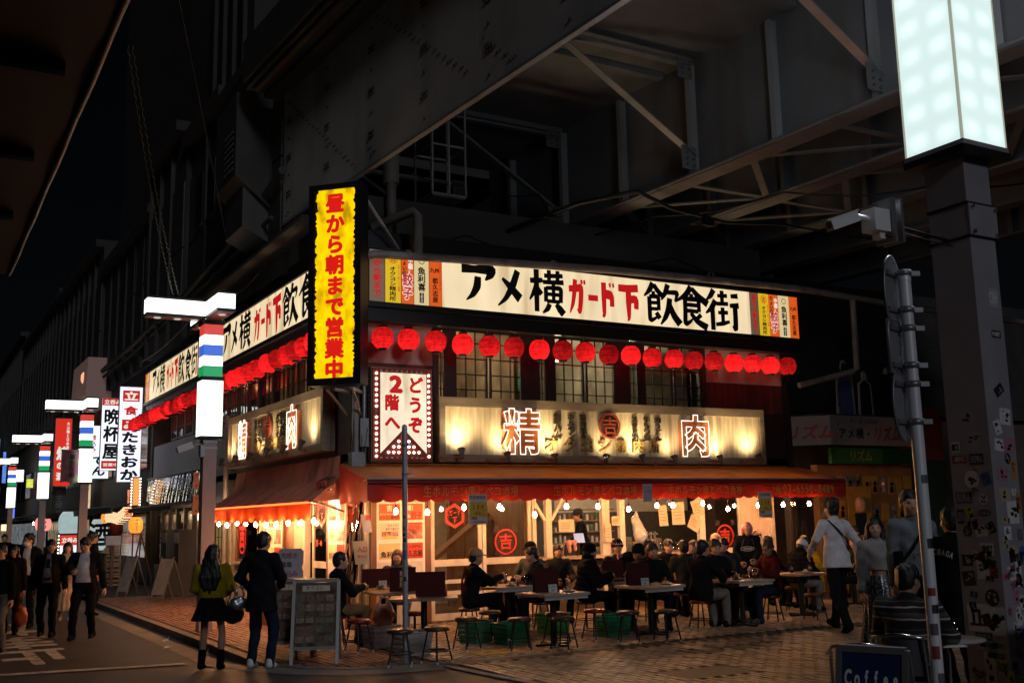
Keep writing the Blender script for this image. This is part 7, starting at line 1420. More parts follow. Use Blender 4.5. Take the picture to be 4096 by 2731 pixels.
for x,y,l,h,q,mg in ((1.52,-2.45,'tall pale drink held by the tan cap man',.17,HIGH,False),(1.92,-2.05,'tall glass behind the toilet card',.18,HIGH,False),(2.10,-2.55,'empty beer mug with handle on the glasses table',.16,None,True),(2.0,-2.62,'tall empty glass next to the beer mug',.17,None,False),(4.0,-2.62,'golden highball glass right of the flame beanie',.17,BEER,False),(4.95,-3.85,'amber drink held by the man in white soled trainers',.11,BEER,False),(5.5,-4.1,'tall amber glass before the man in maroon',.16,BEER,False),(9.5,-2.5,'small wine glass at the far right table',.14,None,False)): glass(x,y,l,h,.036,q,mg)
for x,y,l,h,q,mg in ((3.55,-2.45,'half full beer mug by the puffer jacket sleeve',.15,BEER,True),(3.85,-2.45,'pale drink left of the flame beanie hands',.16,HIGH,False),(5.05,-4.15,'beer mug near the big black jacket',.15,BEER,True),(5.35,-3.75,'clear glass in front of the chin resting woman',.13,None,False),(1.55,-2.15,'beer mug at the back left of the glasses table',.15,BEER,True),(7.1,-3.3,'pale glass on the brown table beside the walking man',.14,HIGH,False),(7.35,-3.5,'beer mug on the brown table beside the walking man',.15,BEER,True),(9.7,-2.3,'beer mug on the far right table',.15,BEER,True),(.3,-1.55,'pale drink at the right of the food table',.15,HIGH,False),(-.15,-1.05,'tall drink at the back of the food table',.16,HIGH,False)): glass(x,y,l,h,.036,q,mg)
for x,y,l,m_,fd,n in ((3.6,-2.9,'black plate of skewers before the puffer jacket',PLATEB,FOODB,6),(4.0,-2.75,'small green dish by the flame beanie',PLATE,FOODG,5),(5.5,-3.85,'black plate of skewers before the man in maroon',PLATEB,FOODB,6),(7.2,-3.55,'plate of pale food on the brown table beside the walking man',PLATE,FOODP,6),(2.05,-2.1,'small green dish at the back of the glasses table',PLATE,FOODG,5)): plate(x,y,l,.10,m_,fd,n)
def bottle(x,y,label): t=thing('sauce_bottle',label,'bottle',(x,y,.737)); m=MB(); m.lathe([(0,0),(.02,0),(.022,.06),(.012,.08),(.0,.08)],n=10); m.build('bottle_body',mat('sauce_red',(.30,.02,.01),.3),t); m=MB(); m.lathe([(.012,.08),(.014,.105),(0,.108)],n=10); m.build('bottle_cap',mat('cap_red',(.5,.03,.02),.4),t)
for x,y,l in ((1.83,-2.62,'small red sauce bottle on the glasses table'),(3.72,-4.0,'small red sauce bottle on the right hand white table'),(-.02,-3.78,'small sauce bottle beside the menu nearest the slim pole'),(5.05,-3.85,'small red sauce bottle before the waitress')): bottle(x,y,l)
def basket(x,y,rz,c,label,w=.46,d=.34,h=.30):
    t=thing('basket',label,'basket',(x,y,0),rz); m=MB(); q=.86
    for k in range(4):
        a=[(-w/2,-d/2),(w/2,-d/2),(w/2,d/2),(-w/2,d/2)]; p0,p1=a[k],a[(k+1)%4]
        for z in (.0,.07,.14,.21,h-.03):
            f0=q+(1-q)*z/h; f1=q+(1-q)*(z+.03)/h; m.add([(p0[0]*f0,p0[1]*f0,z),(p1[0]*f0,p1[1]*f0,z),(p1[0]*f1,p1[1]*f1,z+.03),(p0[0]*f1,p0[1]*f1,z+.03)],[(0,1,2,3)])
        for i in range(15):
            u0=i/15; u1=u0+.045
            P=lambda u_,z: ((p0[0]+(p1[0]-p0[0])*u_)*(q+(1-q)*z/h),(p0[1]+(p1[1]-p0[1])*u_)*(q+(1-q)*z/h),z)
            m.add([P(u0,.03),P(u1,.03),P(u1,h-.03),P(u0,h-.03)],[(0,1,2,3)])
    m.box(-w*.43,w*.43,-d*.43,d*.43,.0,.008); m.build('basket_body',c,t); m=MB(); m.tube([(-w/2,-d/2,h),(w/2,-d/2,h),(w/2,d/2,h),(-w/2,d/2,h)],.012,5,closed=True); m.build('rim',c,t)
GRN=mat('basket_green',(.02,.20,.09),.45); GRN2=mat('basket_lime',(.06,.30,.06),.45); BKW=mat('basket_grey',(.34,.31,.29),.5)
basket(1.05,-3.75,.2,GRN,'green plastic basket under the white topped table, nearer the camera'); basket(.75,-3.2,.5,GRN,'dark green basket behind the front one under the white topped table'); basket(2.75,-3.9,.1,GRN,'green basket beside the right hand table post'); basket(2.3,-2.9,.2,GRN2,'lime green basket behind the red shiny stool'); basket(3.3,-3.3,.2,GRN2,'lime green basket at the back of the right hand table'); basket(-.62,-3.95,.2,BKW,'grey white basket behind the slim pole foot'); basket(-.62,-2.85,.2,BKW,'grey white basket under the plastic shopping bag')
t=thing('shopping_bag','thin reddish white plastic shopping bag standing on a basket','bag',(-.55,-2.8,.30)); s=SDF(); s.ell((0,0,.14),(.17,.11,.16),k=.05); s.cap((-.10,0,.24),(-.05,0,.40),.035,.018,k=.04); s.cap((.10,0,.24),(.05,0,.40),.035,.018,k=.04); s.cap((-.05,0,.40),(.05,0,.40),.016,k=.02); bv,bf=s.mesh(.014,disp=folds(.010,1.6,3)); place(npmesh('bag_body',bv,bf),'bag_body',mat('bag_plastic',(.50,.22,.16),.35,var=.25,vs=5,stretch=(3,3,1)),t)
t=thing('litter_bin','steel pedal bin against the street wall behind the yellow sweater','bin',(-.95,1.9,0)); m=MB(); m.lathe([(0,0),(.16,0),(.16,.55),(.15,.56),(0,.57)],n=20); m.build('bin_body',STEEL,t); m=MB(); m.lathe([(.165,.56),(.16,.63),(.08,.66),(0,.665)],n=20); m.build('lid',BLACKM,t)
# sandwich boards
ALU=mat('aluminium_frame',(.30,.29,.28),.4,.6); MPH=mat('menu_photo_dark',(.075,.048,.034),.5,spec=.2,var=.7,vs=9,dirt=(.17,.12,.085),dirtamt=.8,ds=5,dstretch=(1,1,1))
def aboard(x,y,rz,label,w=.60,h=1.02,face=MPH,txt=None,sp=.30):
    t=thing('sandwich_board',label,'sandwich board',(x,y,0),rz)
    for s,sp_ in ((-1,sp),(1,-sp)):
        yb,yt=(-sp,-.015) if s<0 else (sp,.015)
        m=MB()
        for xx in (-w/2,w/2): m.bar((xx,yb,.0),(xx,yt,h),.04,.03)
        m.bar((-w/2,yt,h),(w/2,yt,h),.045,.035,0,(0,1,0)); zb=.20; yq=yb+(yt-yb)*zb/h; m.bar((-w/2,yq,zb),(w/2,yq,zb),.04,.03,0,(0,1,0)); m.build('frame_side',ALU,t)
        z0,z1=.22,h-.03; y0=yb+(yt-yb)*z0/h; y1=yb+(yt-yb)*z1/h; m=MB(); m.frame((-w/2+.02,y0-.004*s,z0),(w-.04,0,0),(0,y1-y0,z1-z0),(0,.008*s,0)); b=m.build('board',face,t)
        if s<0 and txt: q=MB(); txt(q,w,h,y0,y1,z0,z1); q.build('lettering',[INKW,INKB,mat('card_cream',(.45,.40,.28),.6),mat('dish_a',(.12,.05,.03),.5,var=.6,vs=30),mat('dish_b',(.16,.11,.065),.5,var=.6,vs=30),mat('dish_c',(.06,.03,.02),.5,var=.6,vs=30),mat('dish_d',(.07,.07,.04),.5,var=.6,vs=30)],b)
    m=MB(); 
    for xx in (-w/2,w/2): m.bar((xx,-.15*sp/.3,h*.5),(xx,.15*sp/.3,h*.5),.012,.02)
    m.build('stay',ALU,t); return t
def mtxt(q,w,h,y0,y1,z0,z1):
    up=Vector((0,y1-y0,z1-z0)); L=up.length; up/=L; o=Vector((0,y0-.006,z0)); q.frame(o+up*L*.87+Vector((-.18,-.002,0)),(.36,0,0),up*L*.09,(0,-.002,0),2); text(q,'オクヨシ',o+up*L*.885+Vector((-.14,-.006,0)),X3,up,.06,.06,1,.02)
    q.frame(o+up*L*.455+Vector((-.27,-.001,0)),(.54,0,0),up*L*.012,(0,-.002,0),1)
    rr=random.Random(3)
    for r_ in range(5):
        for c__ in range(4): q.frame(o+up*L*(.06+.155*r_+(.03 if r_>2 else 0))+Vector((-.25+.127*c__,-.001,0)),(.105,0,0),up*L*.105,(0,-.0015,0),rr.choice((3,4,5,6)))
aboard(-1.93,-3.78,-.42,'silver framed sandwich board with menu photos behind the man in black, nearer one',.58,1.04,MPH,mtxt,.33); aboard(-1.98,-2.95,-.40,'silver framed sandwich board with menu photos, half hidden behind the nearer one',.58,1.02,MPH,mtxt,.30)
t=thing('menu_stand','tall narrow pale price board standing behind the sandwich boards','menu board',(-1.35,-.9,0),-.45); m=MB(); m.prism([(-.20,0,.02),(.20,0,.02),(.20,0,1.05),(.17,0,1.10),(.20,0,1.16),(.20,0,1.36),(.16,0,1.40),(-.16,0,1.40),(-.20,0,1.36),(-.20,0,1.16),(-.17,0,1.10),(-.20,0,1.05)],(0,.02,0)); m.build('board',mat('price_board',(.38,.37,.40),.5,var=.08),t); q=MB()
for i,s in enumerate(('肉焼き','豚串','煮込み','大衆食堂')): text(q,s,(-.16,-.003,1.24-.14*i),X3,Z3,.09,.1,i%2,.03)
q.build('lettering',[mat('print_brown',(.25,.08,.06),.6),INKB],t)
# hanging notices on the awning
def poster20(x,label):
    t=thing('poster',label,'poster',(x,-1.40,1.71)); m=MB(); m.frame((0,0,0),(.36,0,0),(0,.004,0),(0,0,.51)); m.build('sheet',mat('poster_paper',(.55,.50,.44),.5),t); m=MB(); m.frame((.0,-.003,.13),(.36,0,0),(0,.002,0),(0,0,.25)); m.build('yellow_band',mat('poster_yellow',(.55,.40,.06),.5,var=.2,vs=9),t)
    q=MB(); text(q,'喫煙目的店',(.02,-.006,.43),X3,Z3,.062,.06,0,.02); text(q,'20才',(.05,-.006,.25),X3,Z3,.085,.09,1,.05); text(q,'未満',(.12,-.006,.16),X3,Z3,.055,.06,1,.02); text(q,'ご来店',(.01,-.006,.085),X3,Z3,.05,.05,0,.03); text(q,'いただけません',(.08,-.006,.02),X3,Z3,.038,.045,0,.03); ring(q,Fr((0,-.006,0),X3),.285,.145,.0,.04,.046,18,1); q.build('lettering',[INKB,INKR],t)
poster20(1.60,'smoking notice poster with a large red 20 hung from the awning near the slim pole'); poster20(8.16,'smoking notice poster with a large red 20 hung at the right part of the awning')
t=thing('notice','small grey printed notice pinned on the awning fringe','notice',(5.28,-1.41,2.06)); m=MB(); m.frame((0,0,0),(.22,0,0),(0,.004,0),(0,-.005,.33)); m.build('sheet',mat('notice_grey',(.40,.38,.40),.5,var=.08),t); q=MB(); text(q,'TAX FREE',(.01,-.004,.17),X3,Z3,.04,.04,0,.02,adv=.62); text(q,'大人気',(.04,-.005,.24),X3,Z3,.045,.05,1,.02); q.build('lettering',[INKB,mat('ink_orange',(.5,.15,.04),.5)],t)
t=thing('plastic_sheet','clear vinyl rain curtain tied up at the left end of the awning','curtain',(-.05,-.5,.1)); m=MB(); N=12; vs=[((.0+.05*math.sin(i*1.9)) -.22*(1-j/8)*.6+.02*math.sin(j+i), -.55+.05*i, .75+1.40*j/8) for j in range(9) for i in range(N+1)]; m.add([(x+.05,y+.5,z-.1) for x,y,z in vs],[(j*(N+1)+i,j*(N+1)+i+1,(j+1)*(N+1)+i+1,(j+1)*(N+1)+i) for j in range(8) for i in range(N)],0,True); m.build('sheet',VINYL,t)
t=thing('plastic_sheet','clear vinyl rain curtain at the right end under the awning','curtain',(9.95,-.4,.3)); m=MB(); N=20; vs=[(.45*i/N-.05,-.1+.06*math.sin(i*1.5)*(1.2-j/8),.0+1.85*j/8) for j in range(9) for i in range(N+1)]; m.add(vs,[(j*(N+1)+i,j*(N+1)+i+1,(j+1)*(N+1)+i+1,(j+1)*(N+1)+i) for j in range(8) for i in range(N)],0,True); m.build('sheet',VINYL,t)
for i,(x,z,lab,s) in enumerate(((-.16,1.48,'yellow and white entrance card taped to the left vinyl curtain','入口'),(-.02,1.62,'blue and white card higher on the left vinyl curtain','酒'))):
    t=thing('card',lab,'card',(x,-.66,z-(.38 if i==0 else -.0)),-.35); m=MB(); m.frame((0,0,0),(.24 if i==0 else .15,0,0),(0,.003,0),(-.05,.0,.38 if i==0 else .30)); m.build('sheet',mat('entr_card' if i==0 else 'blue_card',(.50,.45,.32) if i==0 else (.40,.40,.45),.5,var=.1),t); q=MB(); text(q,s,(.03,-.004,.20),X3,Z3,.085,.09,0,.03); 
    if i==0: text(q,'あちら',(.03,-.004,.10),X3,Z3,.055,.06,0,.02)
    q.build('lettering',INKR,t)
# things hanging in the open kitchen
for x,z,w,h,rot,lab in ((4.25,1.52,.36,.24,0,'cream paper notice on the kitchen post under its braces'),(7.02,1.60,.33,.46,.02,'large cream paper hanging at the bar window'),(7.40,1.56,.30,.30,-.5,'tilted printed sheet hanging at the bar window'),(6.69,1.58,.22,.42,.05,'price list hanging beside the plastic bag at the bar'),(7.62,1.72,.28,.36,.3,'crumpled grey sheet at the right of the bar window'),(5.33,1.30,.15,.36,0,'narrow white notice on the kitchen post by the flame beanie'),(5.50,1.62,.20,.18,0,'small toilet direction card on the white post')):
    t=thing('paper_sheet',lab,'paper',(x,-.06,z)); c_,s_=math.cos(rot),math.sin(rot); m=MB(); m.frame((0,0,0),(w*c_,0,w*s_),(0,.003,0),(-h*s_,.01,h*c_)); m.build('sheet',mat('old_paper',(.50,.44,.33),.7,var=.1,vs=6),t); q=MB()
    for k in range(4): q.frame((w*.12*c_-h*(.25+.15*k)*s_,-.003,w*.12*s_+h*(.25+.15*k)*c_),(w*.6*c_,0,w*.6*s_),(0,.001,0),(0,0,.012))
    q.build('print',mat('print_grey',(.2,.17,.13),.7),t)
t=thing('plastic_bag','large white and blue plastic bag hanging in the bar window','bag',(6.32,.2,1.30)); s=SDF(); s.cap((-.05,0,.42),(.06,0,.12),.10,.16,k=.05); s.cap((-.05,0,.42),(.0,0,.62),.06,.02,k=.04); bv,bf=s.mesh(.015,disp=folds(.012,1.5,9)); bv[:,1]*=.5; place(npmesh('bag_body',bv,bf),'bag_body',mat('bag_white_blue',(.50,.50,.52),.35,var=.15,dirt=(.10,.22,.55),dirtamt=.8,ds=3,dstretch=(1,1,1)),t)
t=thing('tablet_till','blue lit tablet on the kitchen counter','tablet',(4.80,.25,1.07)); m=MB(); m.frame((0,0,.22),(.26,0,0),(0,.02,0),(0,.06,.20)); m.build('case',BLACKM,t); m=MB(); m.frame((.012,-.002,.232),(.236,0,0),(0,.002,0),(0,.054,.176)); m.build('screen',lit('tablet_blue',(.35,.48,.70),.75,var=.2,vs=12),t); m=MB(); m.cyl((.13,.06,0),(.13,.05,.25),.02,n=8); m.build('stand',BLACKM,t)
for i,(x,c,lab) in enumerate(((4.60,SKIND,'pink cloth hung over a rail on the kitchen counter left of the tablet'),(5.62,mat('pink_cloth',(.45,.22,.18),.8),'pink cloth hung on a rail right of the kitchen post'))):
    t=thing('cloth',lab,'cloth',(x,.05,1.05)); m=MB()
    for xx in (-.14,.14): m.cyl((xx,0,0),(xx,0,.26),.012,n=6)
    m.cyl((-.14,0,.26),(.14,0,.26),.012,n=6); m.build('rail',BLACKM,t); s=SDF(); s.cap((-.1,0,.26),(.08,0,.28),.04,k=.03); s.cap((-.08,-.03,.25),(-.07,-.04,.08),.045,.03,k=.04); s.cap((.05,-.03,.25),(.06,-.04,.12),.04,.03,k=.04); bv,bf=s.mesh(.012,disp=folds(.008,2,2)); place(npmesh('towel',bv,bf),'towel',mat('pink_cloth',(.45,.22,.18),.8),t)
t=thing('glass_tray','tray of upturned glasses on the bar counter','tray',(7.25,.35,1.06)); m=MB(); m.box(-.24,.24,-.12,.12,0,.02); m.build('tray_base',STEEL,t); m=MB()
for i in range(6):
    for j in range(2): m.lathe([(.036,.02),(.03,.18),(0,.18)],(-.19+.076*i,-.05+.1*j,0),8)
o=m.build('glass_row',GLS,t); o['kind']='stuff'
t=thing('beer_tap','steel beer taps on the bar counter','beer tap',(6.72,.3,1.05)); m=MB()
for x in (-.1,0,.1): m.cyl((x,0,0),(x,0,.42),.025,n=10); m.cyl((x,-.01,.40),(x,-.10,.36),.012,n=6)
m.build('tap_column',STEEL,t)
for i,x in enumerate((4.45,4.25)): 
    t=thing('tub','food tub on the kitchen counter, %s the tablet'%('next to' if i==0 else 'two along from'),'tub',(x,.3,1.05)); m=MB(); m.lathe([(0,0),(.10,0),(.12,.2),(.13,.22),(0,.22)],n=14); m.build('tub_body',[mat('tub_cream',(.45,.38,.26),.5),mat('tub_green',(.25,.32,.2),.5)][i],t)
for i,x in enumerate((4.35,7.5)):
    t=thing('pendant_lamp','small shaded lamp hanging over the %s'%('kitchen counter' if i==0 else 'bar window'),'lamp',(x,.6,2.05)); m=MB(); m.lathe([(.02,.08),(.10,.0),(.095,0),(.015,.07)],n=14); m.build('lamp_shade',mat('shade_enamel',(.25,.3,.26),.4),t); m=MB(); m.lathe([(0,-.05),(.035,-.03),(.035,0),(.02,.03)],n=10); m.build('bulb',lit('bar_bulb',(1,.85,.72),12),t); m=MB(); m.cyl((0,0,.07),(0,0,.4),.005,n=5); m.build('cord',BLACKM,t)
# ================================================================ people
KHAKI=cloth('khaki',(.20,.115,.055)); STONE=cloth('stone',(.19,.165,.14)); GREYL=cloth('greylight',(.20,.19,.18)); OLIVE=cloth('olive',(.035,.032,.022)); MAROON=cloth('maroon',(.085,.012,.012)); YELS=cloth('mustard_knit',(.30,.225,.012)); YELJ=cloth('yellow_jacket',(.48,.28,.015)); CREAMC=cloth('cream',(.50,.42,.31)); WHITES=cloth('white_shirt',(.60,.57,.58)); BROWNC=cloth('brown',(.10,.05,.035)); TANC=cloth('tan',(.46,.28,.15)); REDC=cloth('red',(.32,.02,.02)); SHOEW=mat('white_leather',(.55,.53,.50),.5); SHG=cloth('shirt_grey',(.24,.24,.27)); DENIM=cloth('denim',(.02,.026,.045)); TEAL=cloth('teal_grey',(.17,.19,.20)); SEQ=mat('sequin',(.04,.04,.045),.25,.5,var=.9,vs=90,dirt=(.4,.4,.45),dirtamt=1,ds=55,dstretch=(1,1,1)); STR=stripemat('striped_knit',((0,(.012,.012,.013)),(.22,(.40,.34,.28)),(.30,(.02,.018,.017)),(.34,(.08,.072,.065)),(.50,(.012,.012,.013)),(.66,(.45,.39,.33)),(.71,(.016,.015,.015)),(.86,(.07,.06,.052)),(.91,(.013,.013,.013))),.22)
def z_(x,y): return zroad(x,y)+.0
GP_='people'
# street, left
def pz(x,y): return (x,y,zroad(x,y)+.004)
P_w,i1=person('woman seen from behind with long wavy hair, mustard sweater and black skirt',pz(-3.13,-3.05),-28,1.60,hair='longback',hairm=HAIRB,top='sweater',topm=YELS,bulk=1.14,bot='skirt',hem=.05,eyes=False,al=(-.13,.22,1.0),ar=(.14,.22,1.02),extra=['boots'],feet=((-.13,.02,.085),(.14,.0,.085)),head=(18,8),fine=.012,shoem=BLACKC)
P_b,i2=person('man seen from behind in a black jacket and wide dark trousers beside the mustard sweater',pz(-2.68,-3.80),-40,1.70,hair='short',top='jacket',topm=BLACKC,botm=NAVYC,eyes=False,al=(-.22,.16,.98),ar=(.16,.24,1.02),shoem=SHOEW,hem=-.22,bulk=1.06,fine=.012,head=(10,12),feet=((-.14,.03,.085),(.13,0,.085)))
def addpart(info,t,mb,name,m): return mb.build(name,m,t)
t=thing('handbag','small shiny silver handbag held by the man in black','handbag',(-2.93,-3.66,.80)); s=SDF(); s.ell((0,0,0),(.12,.06,.085),k=.03); s.cap((-.07,0,.05),(-.03,0,.2),.014,k=.02); s.cap((.07,0,.05),(.03,0,.2),.014,k=.02); s.cap((-.03,0,.2),(.03,0,.2),.013,k=.02); bv,bf=s.mesh(.01,disp=folds(.006,2,4)); place(npmesh('bag_body',bv,bf),'bag_body',mat('silver_leather',(.42,.42,.45),.25,.9,var=.15,vs=9),t)
t=thing('handbag','black shoulder bag hanging at the hip of the woman in mustard','handbag',(-2.86,-3.12,.62)); s=SDF(); s.ell((0,0,0),(.15,.09,.13),k=.03); s.cap((-.08,0,.10),(.0,.0,.42),.012,k=.02); s.cap((.08,0,.10),(.02,0,.42),.012,k=.02); bv,bf=s.mesh(.012,disp=folds(.005,2,4)); place(npmesh('bag_body',bv,bf),'bag_body',mat('black_leather',(.012,.012,.012),.3),t)
person('stout man in a dark suit, grey shirt and dark tie walking in the street',pz(-4.40,3.55),163,1.70,open_=(.035,.10),shirtm=SHG,tie=NAVYC,belly=.05,bulk=1.12,top='jacket',hem=-.16,head=(-18,8),feet=((-.12,.16,.09),(.12,-.14,.10)),al=(-.30,.02,.78),ar=(.28,-.02,.76),botm=BLACKC,fine=.013)
P_s,i3=person('stout man in white shirt and open dark jacket looking at his phone',pz(-3.92,2.62),158,1.74,open_=(.075,.155),shirtm=WHITES,belly=.065,bulk=1.12,top='jacket',hem=-.18,head=(10,22),feet=((-.12,-.14,.10),(.13,.18,.09)),ar=(.16,.30,1.14),al=(-.34,-.06,.74),hand=('relax','grip'),fine=.013)
t=thing('phone','dark phone held by the man in the white shirt','phone',(0,0,0)); t.parent=None; wq=Vector(i3['wr']); M_=Matrix.Translation(P_s.location)@Matrix.Rotation(R(158),4,'Z'); t.location=M_@(wq+Vector((-.03,.06,.05))); t.rotation_euler=(R(-35),0,R(158)); MB().box(-.037,.037,-.005,.005,-.04,.11).build('phone_body',mat('phone_black',(.02,.02,.022),.15),t)
person('woman in a cream top and long cream skirt behind the two men in the street',pz(-3.68,6.9),168,1.60,hair='long',top='sweater',topm=CREAMC,bot='longskirt',botm=CREAMC,hem=.02,fine=.016,shoem=SHOEW,al=(-.16,.2,.95),ar=(.16,.2,.95))
person('tall young man in a face mask and white shirt under a black jacket',pz(-4.55,5.8),160,1.80,hair='messy',mask=True,open_=(.06,.10),top='jacket',hem=-.2,head=(25,0),fine=.016)
person('woman with glasses in a black top and grey trousers at the left frame edge',pz(-5.36,1.5),150,1.66,hair='short',glasses=True,topm=BLACKC,top='hoodie',botm=STONE,fine=.015)
P_d,i4=person('woman with long dark hair in black carrying an orange bag at the left',pz(-4.92,4.6),170,1.62,hair='long',top='coat',topm=BLACKC,fine=.016,head=(0,15))
t=thing('shopping_bag','shiny orange paper bag carried at the left of the street','bag',(-4.78,4.25,.22)); s=SDF(); s.ell((0,0,.0),(.13,.08,.20),k=.03); s.cap((0,0,.18),(-.02,.03,.42),.015,k=.03); bv,bf=s.mesh(.016,disp=folds(.01,1.5,4)); place(npmesh('bag_body',bv,bf),'bag_body',mat('orange_paper',(.35,.11,.05),.35,var=.3,vs=6),t)
person('man in a dark suit seen from the side behind the man with the phone',pz(-3.05,7.9),-75,1.80,hair='short',top='jacket',hem=-.2,fine=.016,skin=SKIND)
for i,(x,y,yw,lab) in enumerate(((-5.3,10,170,'distant person in dark clothes nearest the left frame edge'),(-4.9,13,165,'distant person in dark clothes below the blue lights'),(-4.6,17,200,'distant person in dark clothes below the banded lamps'),(-3.9,20,165,'distant person in dark clothes by the far pink lantern'),(-2.9,24,175,'distant person in dark clothes beside the bar sign'),(-4.4,26,160,'farthest person in dark clothes in the street'))): person(lab,pz(x,y),yw,1.60+.05*(i%4),hair=('long','short','messy','short')[i%4],top=('coat','jacket','hoodie','jacket')[i%4],topm=(BLACKC,NAVYC,CHARC)[i%3],fine=.02)
# seated at the tables
P_g,_=person('young man with glasses in a black jacket and khaki trousers seated in profile',(-1.14,-2.36,0),-92,1.74,sit=.455,hair='short',glasses=True,top='jacket',hem=-.10,botm=KHAKI,lean=6,al=(-.12,.40,.80),ar=(.14,.36,.82),bulk=1.1,fine=.013,head=(6,4))
person('woman with a brown bob in a grey wool sweater seated by the menu board',(.50,-.90,0),160,1.66,sit=.455,hair='bob',hairm=HAIRBR,top='sweater',topm=GREYC,botm=GREYL,al=(-.14,.30,.82),ar=(.14,.30,.82),shoem=SHOEW,bulk=1.12,fine=.013,head=(12,4))
P_c,ic=person('young man in a tan baseball cap and black jacket with red trim seated in profile',(.95,-2.63,0),-104,1.73,sit=.455,hair='short',cap='cap',capm=TANC,top='jacket',hem=-.06,lean=10,al=(-.05,.46,.86),ar=(.10,.48,.90),hand=('grip','grip'),feet=((-.10,.38,.085),(.02,.52,.26)),shoem=BLACKC,fine=.013,head=(0,6))
q=MB(); T=ic['T']; 
for a,b in (((-.175,-.06,.46),(-.19,-.10,.02)),((.0,-.135,.50),(-.09,-.13,.30)),((-.09,-.14,.30),(-.19,-.09,.10))): q.bar(T(*a),T(*b),.035,.012)
q.build('red_trim',REDC,P_c)
person('man in a black baseball cap and grey shirt seated facing left by the doors',(2.74,-1.52,0),118,1.80,sit=.455,hair='short',cap='cap',capm=BLACKC,top='shirt',topm=GREYC,fine=.014,head=(0,5),skin=SKIND)
person('dark haired young man in navy leaning in over the glasses table',(2.52,-2.36,0),72,1.74,sit=.455,hair='short',topm=NAVYC,top='sweater',lean=20,al=(-.12,.40,.80),ar=(.12,.42,.80),fine=.013,head=(0,12),bulk=1.08)
person('person in a black puffer jacket and black beanie seated in profile',(2.98,-2.80,0),-112,1.74,sit=.455,hair='short',cap='beanie',top='puffer',puff=True,lean=10,al=(-.1,.36,.82),ar=(.14,.38,.82),shoem=SHOEW,fine=.013,bulk=1.1,head=(-6,4))
P_f,if_=person('man in a beanie with white flames smoking and facing the camera',(4.42,-1.72,0),156,1.78,sit=.455,hair='short',cap='beanie',top='sweater',lean=5,al=(-.10,.16,1.06),ar=(.16,.34,.82),hand=('grip','relax'),fine=.013,skin=SKIND,head=(0,4))
q=MB(); Hd=if_['Hd']
for k in range(-3,4):
    a=k*.36; c0=lambda r,z,da=0:Hd(.103*math.sin(a+da),-.018+.121*math.cos(a+da),z)
    q.tube([c0(0,.055,-.1),Hd(.095*math.sin(a),-.018+.112*math.cos(a),.088+.012*(k%2)),c0(0,.06,.03),Hd(.098*math.sin(a+.1),-.018+.116*math.cos(a+.1),.080),c0(0,.055,.15)],.0035,4)
q.build('flame_print',WHITEC,P_f); q=MB(); T=if_['T']; q.bar(T(-.02,.135,.18),T(.03,.135,.12),.014,.006); q.bar(T(.03,.135,.18),T(-.02,.135,.12),.014,.006); q.bar(T(-.12,.125,.20),T(-.14,.12,.12),.03,.006); q.build('chest_print',WHITEC,P_f)
t=thing('cigarette','thin white cigarette in the hand of the man with the flame beanie','cigarette',(0,0,0)); M_=Matrix.Translation(P_f.location)@Matrix.Rotation(R(156),4,'Z'); A=M_@Vector(if_['wl']+np.array((.0,.06,.08))); t.location=A; m=MB(); m.cyl((0,0,0),(.05,-.03,.075),.0045,n=6); m.build('cigarette_body',WHITEC,t)
person('man in a plain black beanie with head bowed seated in profile to the left',(4.20,-2.95,0),76,1.70,sit=.455,hair='short',cap='beanie',lean=14,head=(0,22),top='hoodie',topm=BLACKC,al=(-.1,.34,.82),ar=(.1,.36,.82),fine=.014,bulk=1.08)
person('dark haired man seated behind the plain black beanie',(4.88,-2.05,0),62,1.72,sit=.455,hair='messy',topm=CHARC,top='jacket',fine=.016)
person('man in an olive hoodie seated with his back to the camera',(5.30,-2.55,0),-18,1.72,sit=.455,hair='short',top='hoodie',topm=OLIVE,eyes=False,fine=.014,bulk=1.1,lean=6)
person('person with reddish brown hair half hidden behind the olive hoodie',(6.15,-1.75,0),100,1.66,sit=.455,hair='bob',hairm=HAIRBR,topm=CHARC,top='sweater',fine=.016)
person('man in a large black jacket and stone trousers with white soled trainers, back turned',(4.40,-4.02,0),-78,1.80,sit=.455,hair='short',top='jacket',topm=BLACKC,hem=-.12,botm=STONE,lean=8,al=(-.1,.42,.86),ar=(.14,.34,.84),eyes=False,fine=.013,bulk=1.16,hand=('grip','relax'),feet=((-.10,.40,.085),(.12,.46,.085)),head=(8,5))
person('woman with tied back hair resting her chin on her hand behind the table',(5.95,-2.60,0),160,1.62,sit=.455,hair='bun',top='sweater',topm=BROWNC,al=(-.05,.15,1.0),hand=('grip','relax'),fine=.014,head=(12,12),skin=SKIND)
person('bald man seated in profile by the sliding door with the red emblem',(7.12,-1.25,0),-110,1.80,sit=.50,hair='bald',top='jacket',topm=OLIVE,fine=.014)
P_p,ip=person('standing waitress with a pink bob in a black sweatshirt with white chest print',(7.28,-1.98,0),146,1.63,hair='bob',hairm=HAIRP,top='sweater',topm=BLACKC,hem=-.10,al=(-.10,.28,.98),ar=(.18,.24,.94),hand=('grip','grip'),bulk=1.12,fine=.013,head=(-8,30))
q=MB(); T=ip['T']
for i in range(24):
    t0,t1=2*math.pi*i/24,2*math.pi*(i+1)/24; f_=lambda a,r:T(.02+.13*r*math.cos(a),.148-.10*abs(.13*math.cos(a)),.26+.04*r*math.sin(a)); q.bar(f_(t0,1),f_(t1,1),.007,.007)
text(q,'ODDNUMBER',T(-.08,.152,.247),ip['Mt']@np.array((1,0,0)),ip['Mt']@np.array((0,0,1)),.03,.028,0,.05,adv=.62); q.build('chest_print',WHITEC,P_p)
q=MB(); 
for s in (-1,1): q.bar(T(.07*s,.115,.44),T(.15*s,.06,.16),.05,.012)
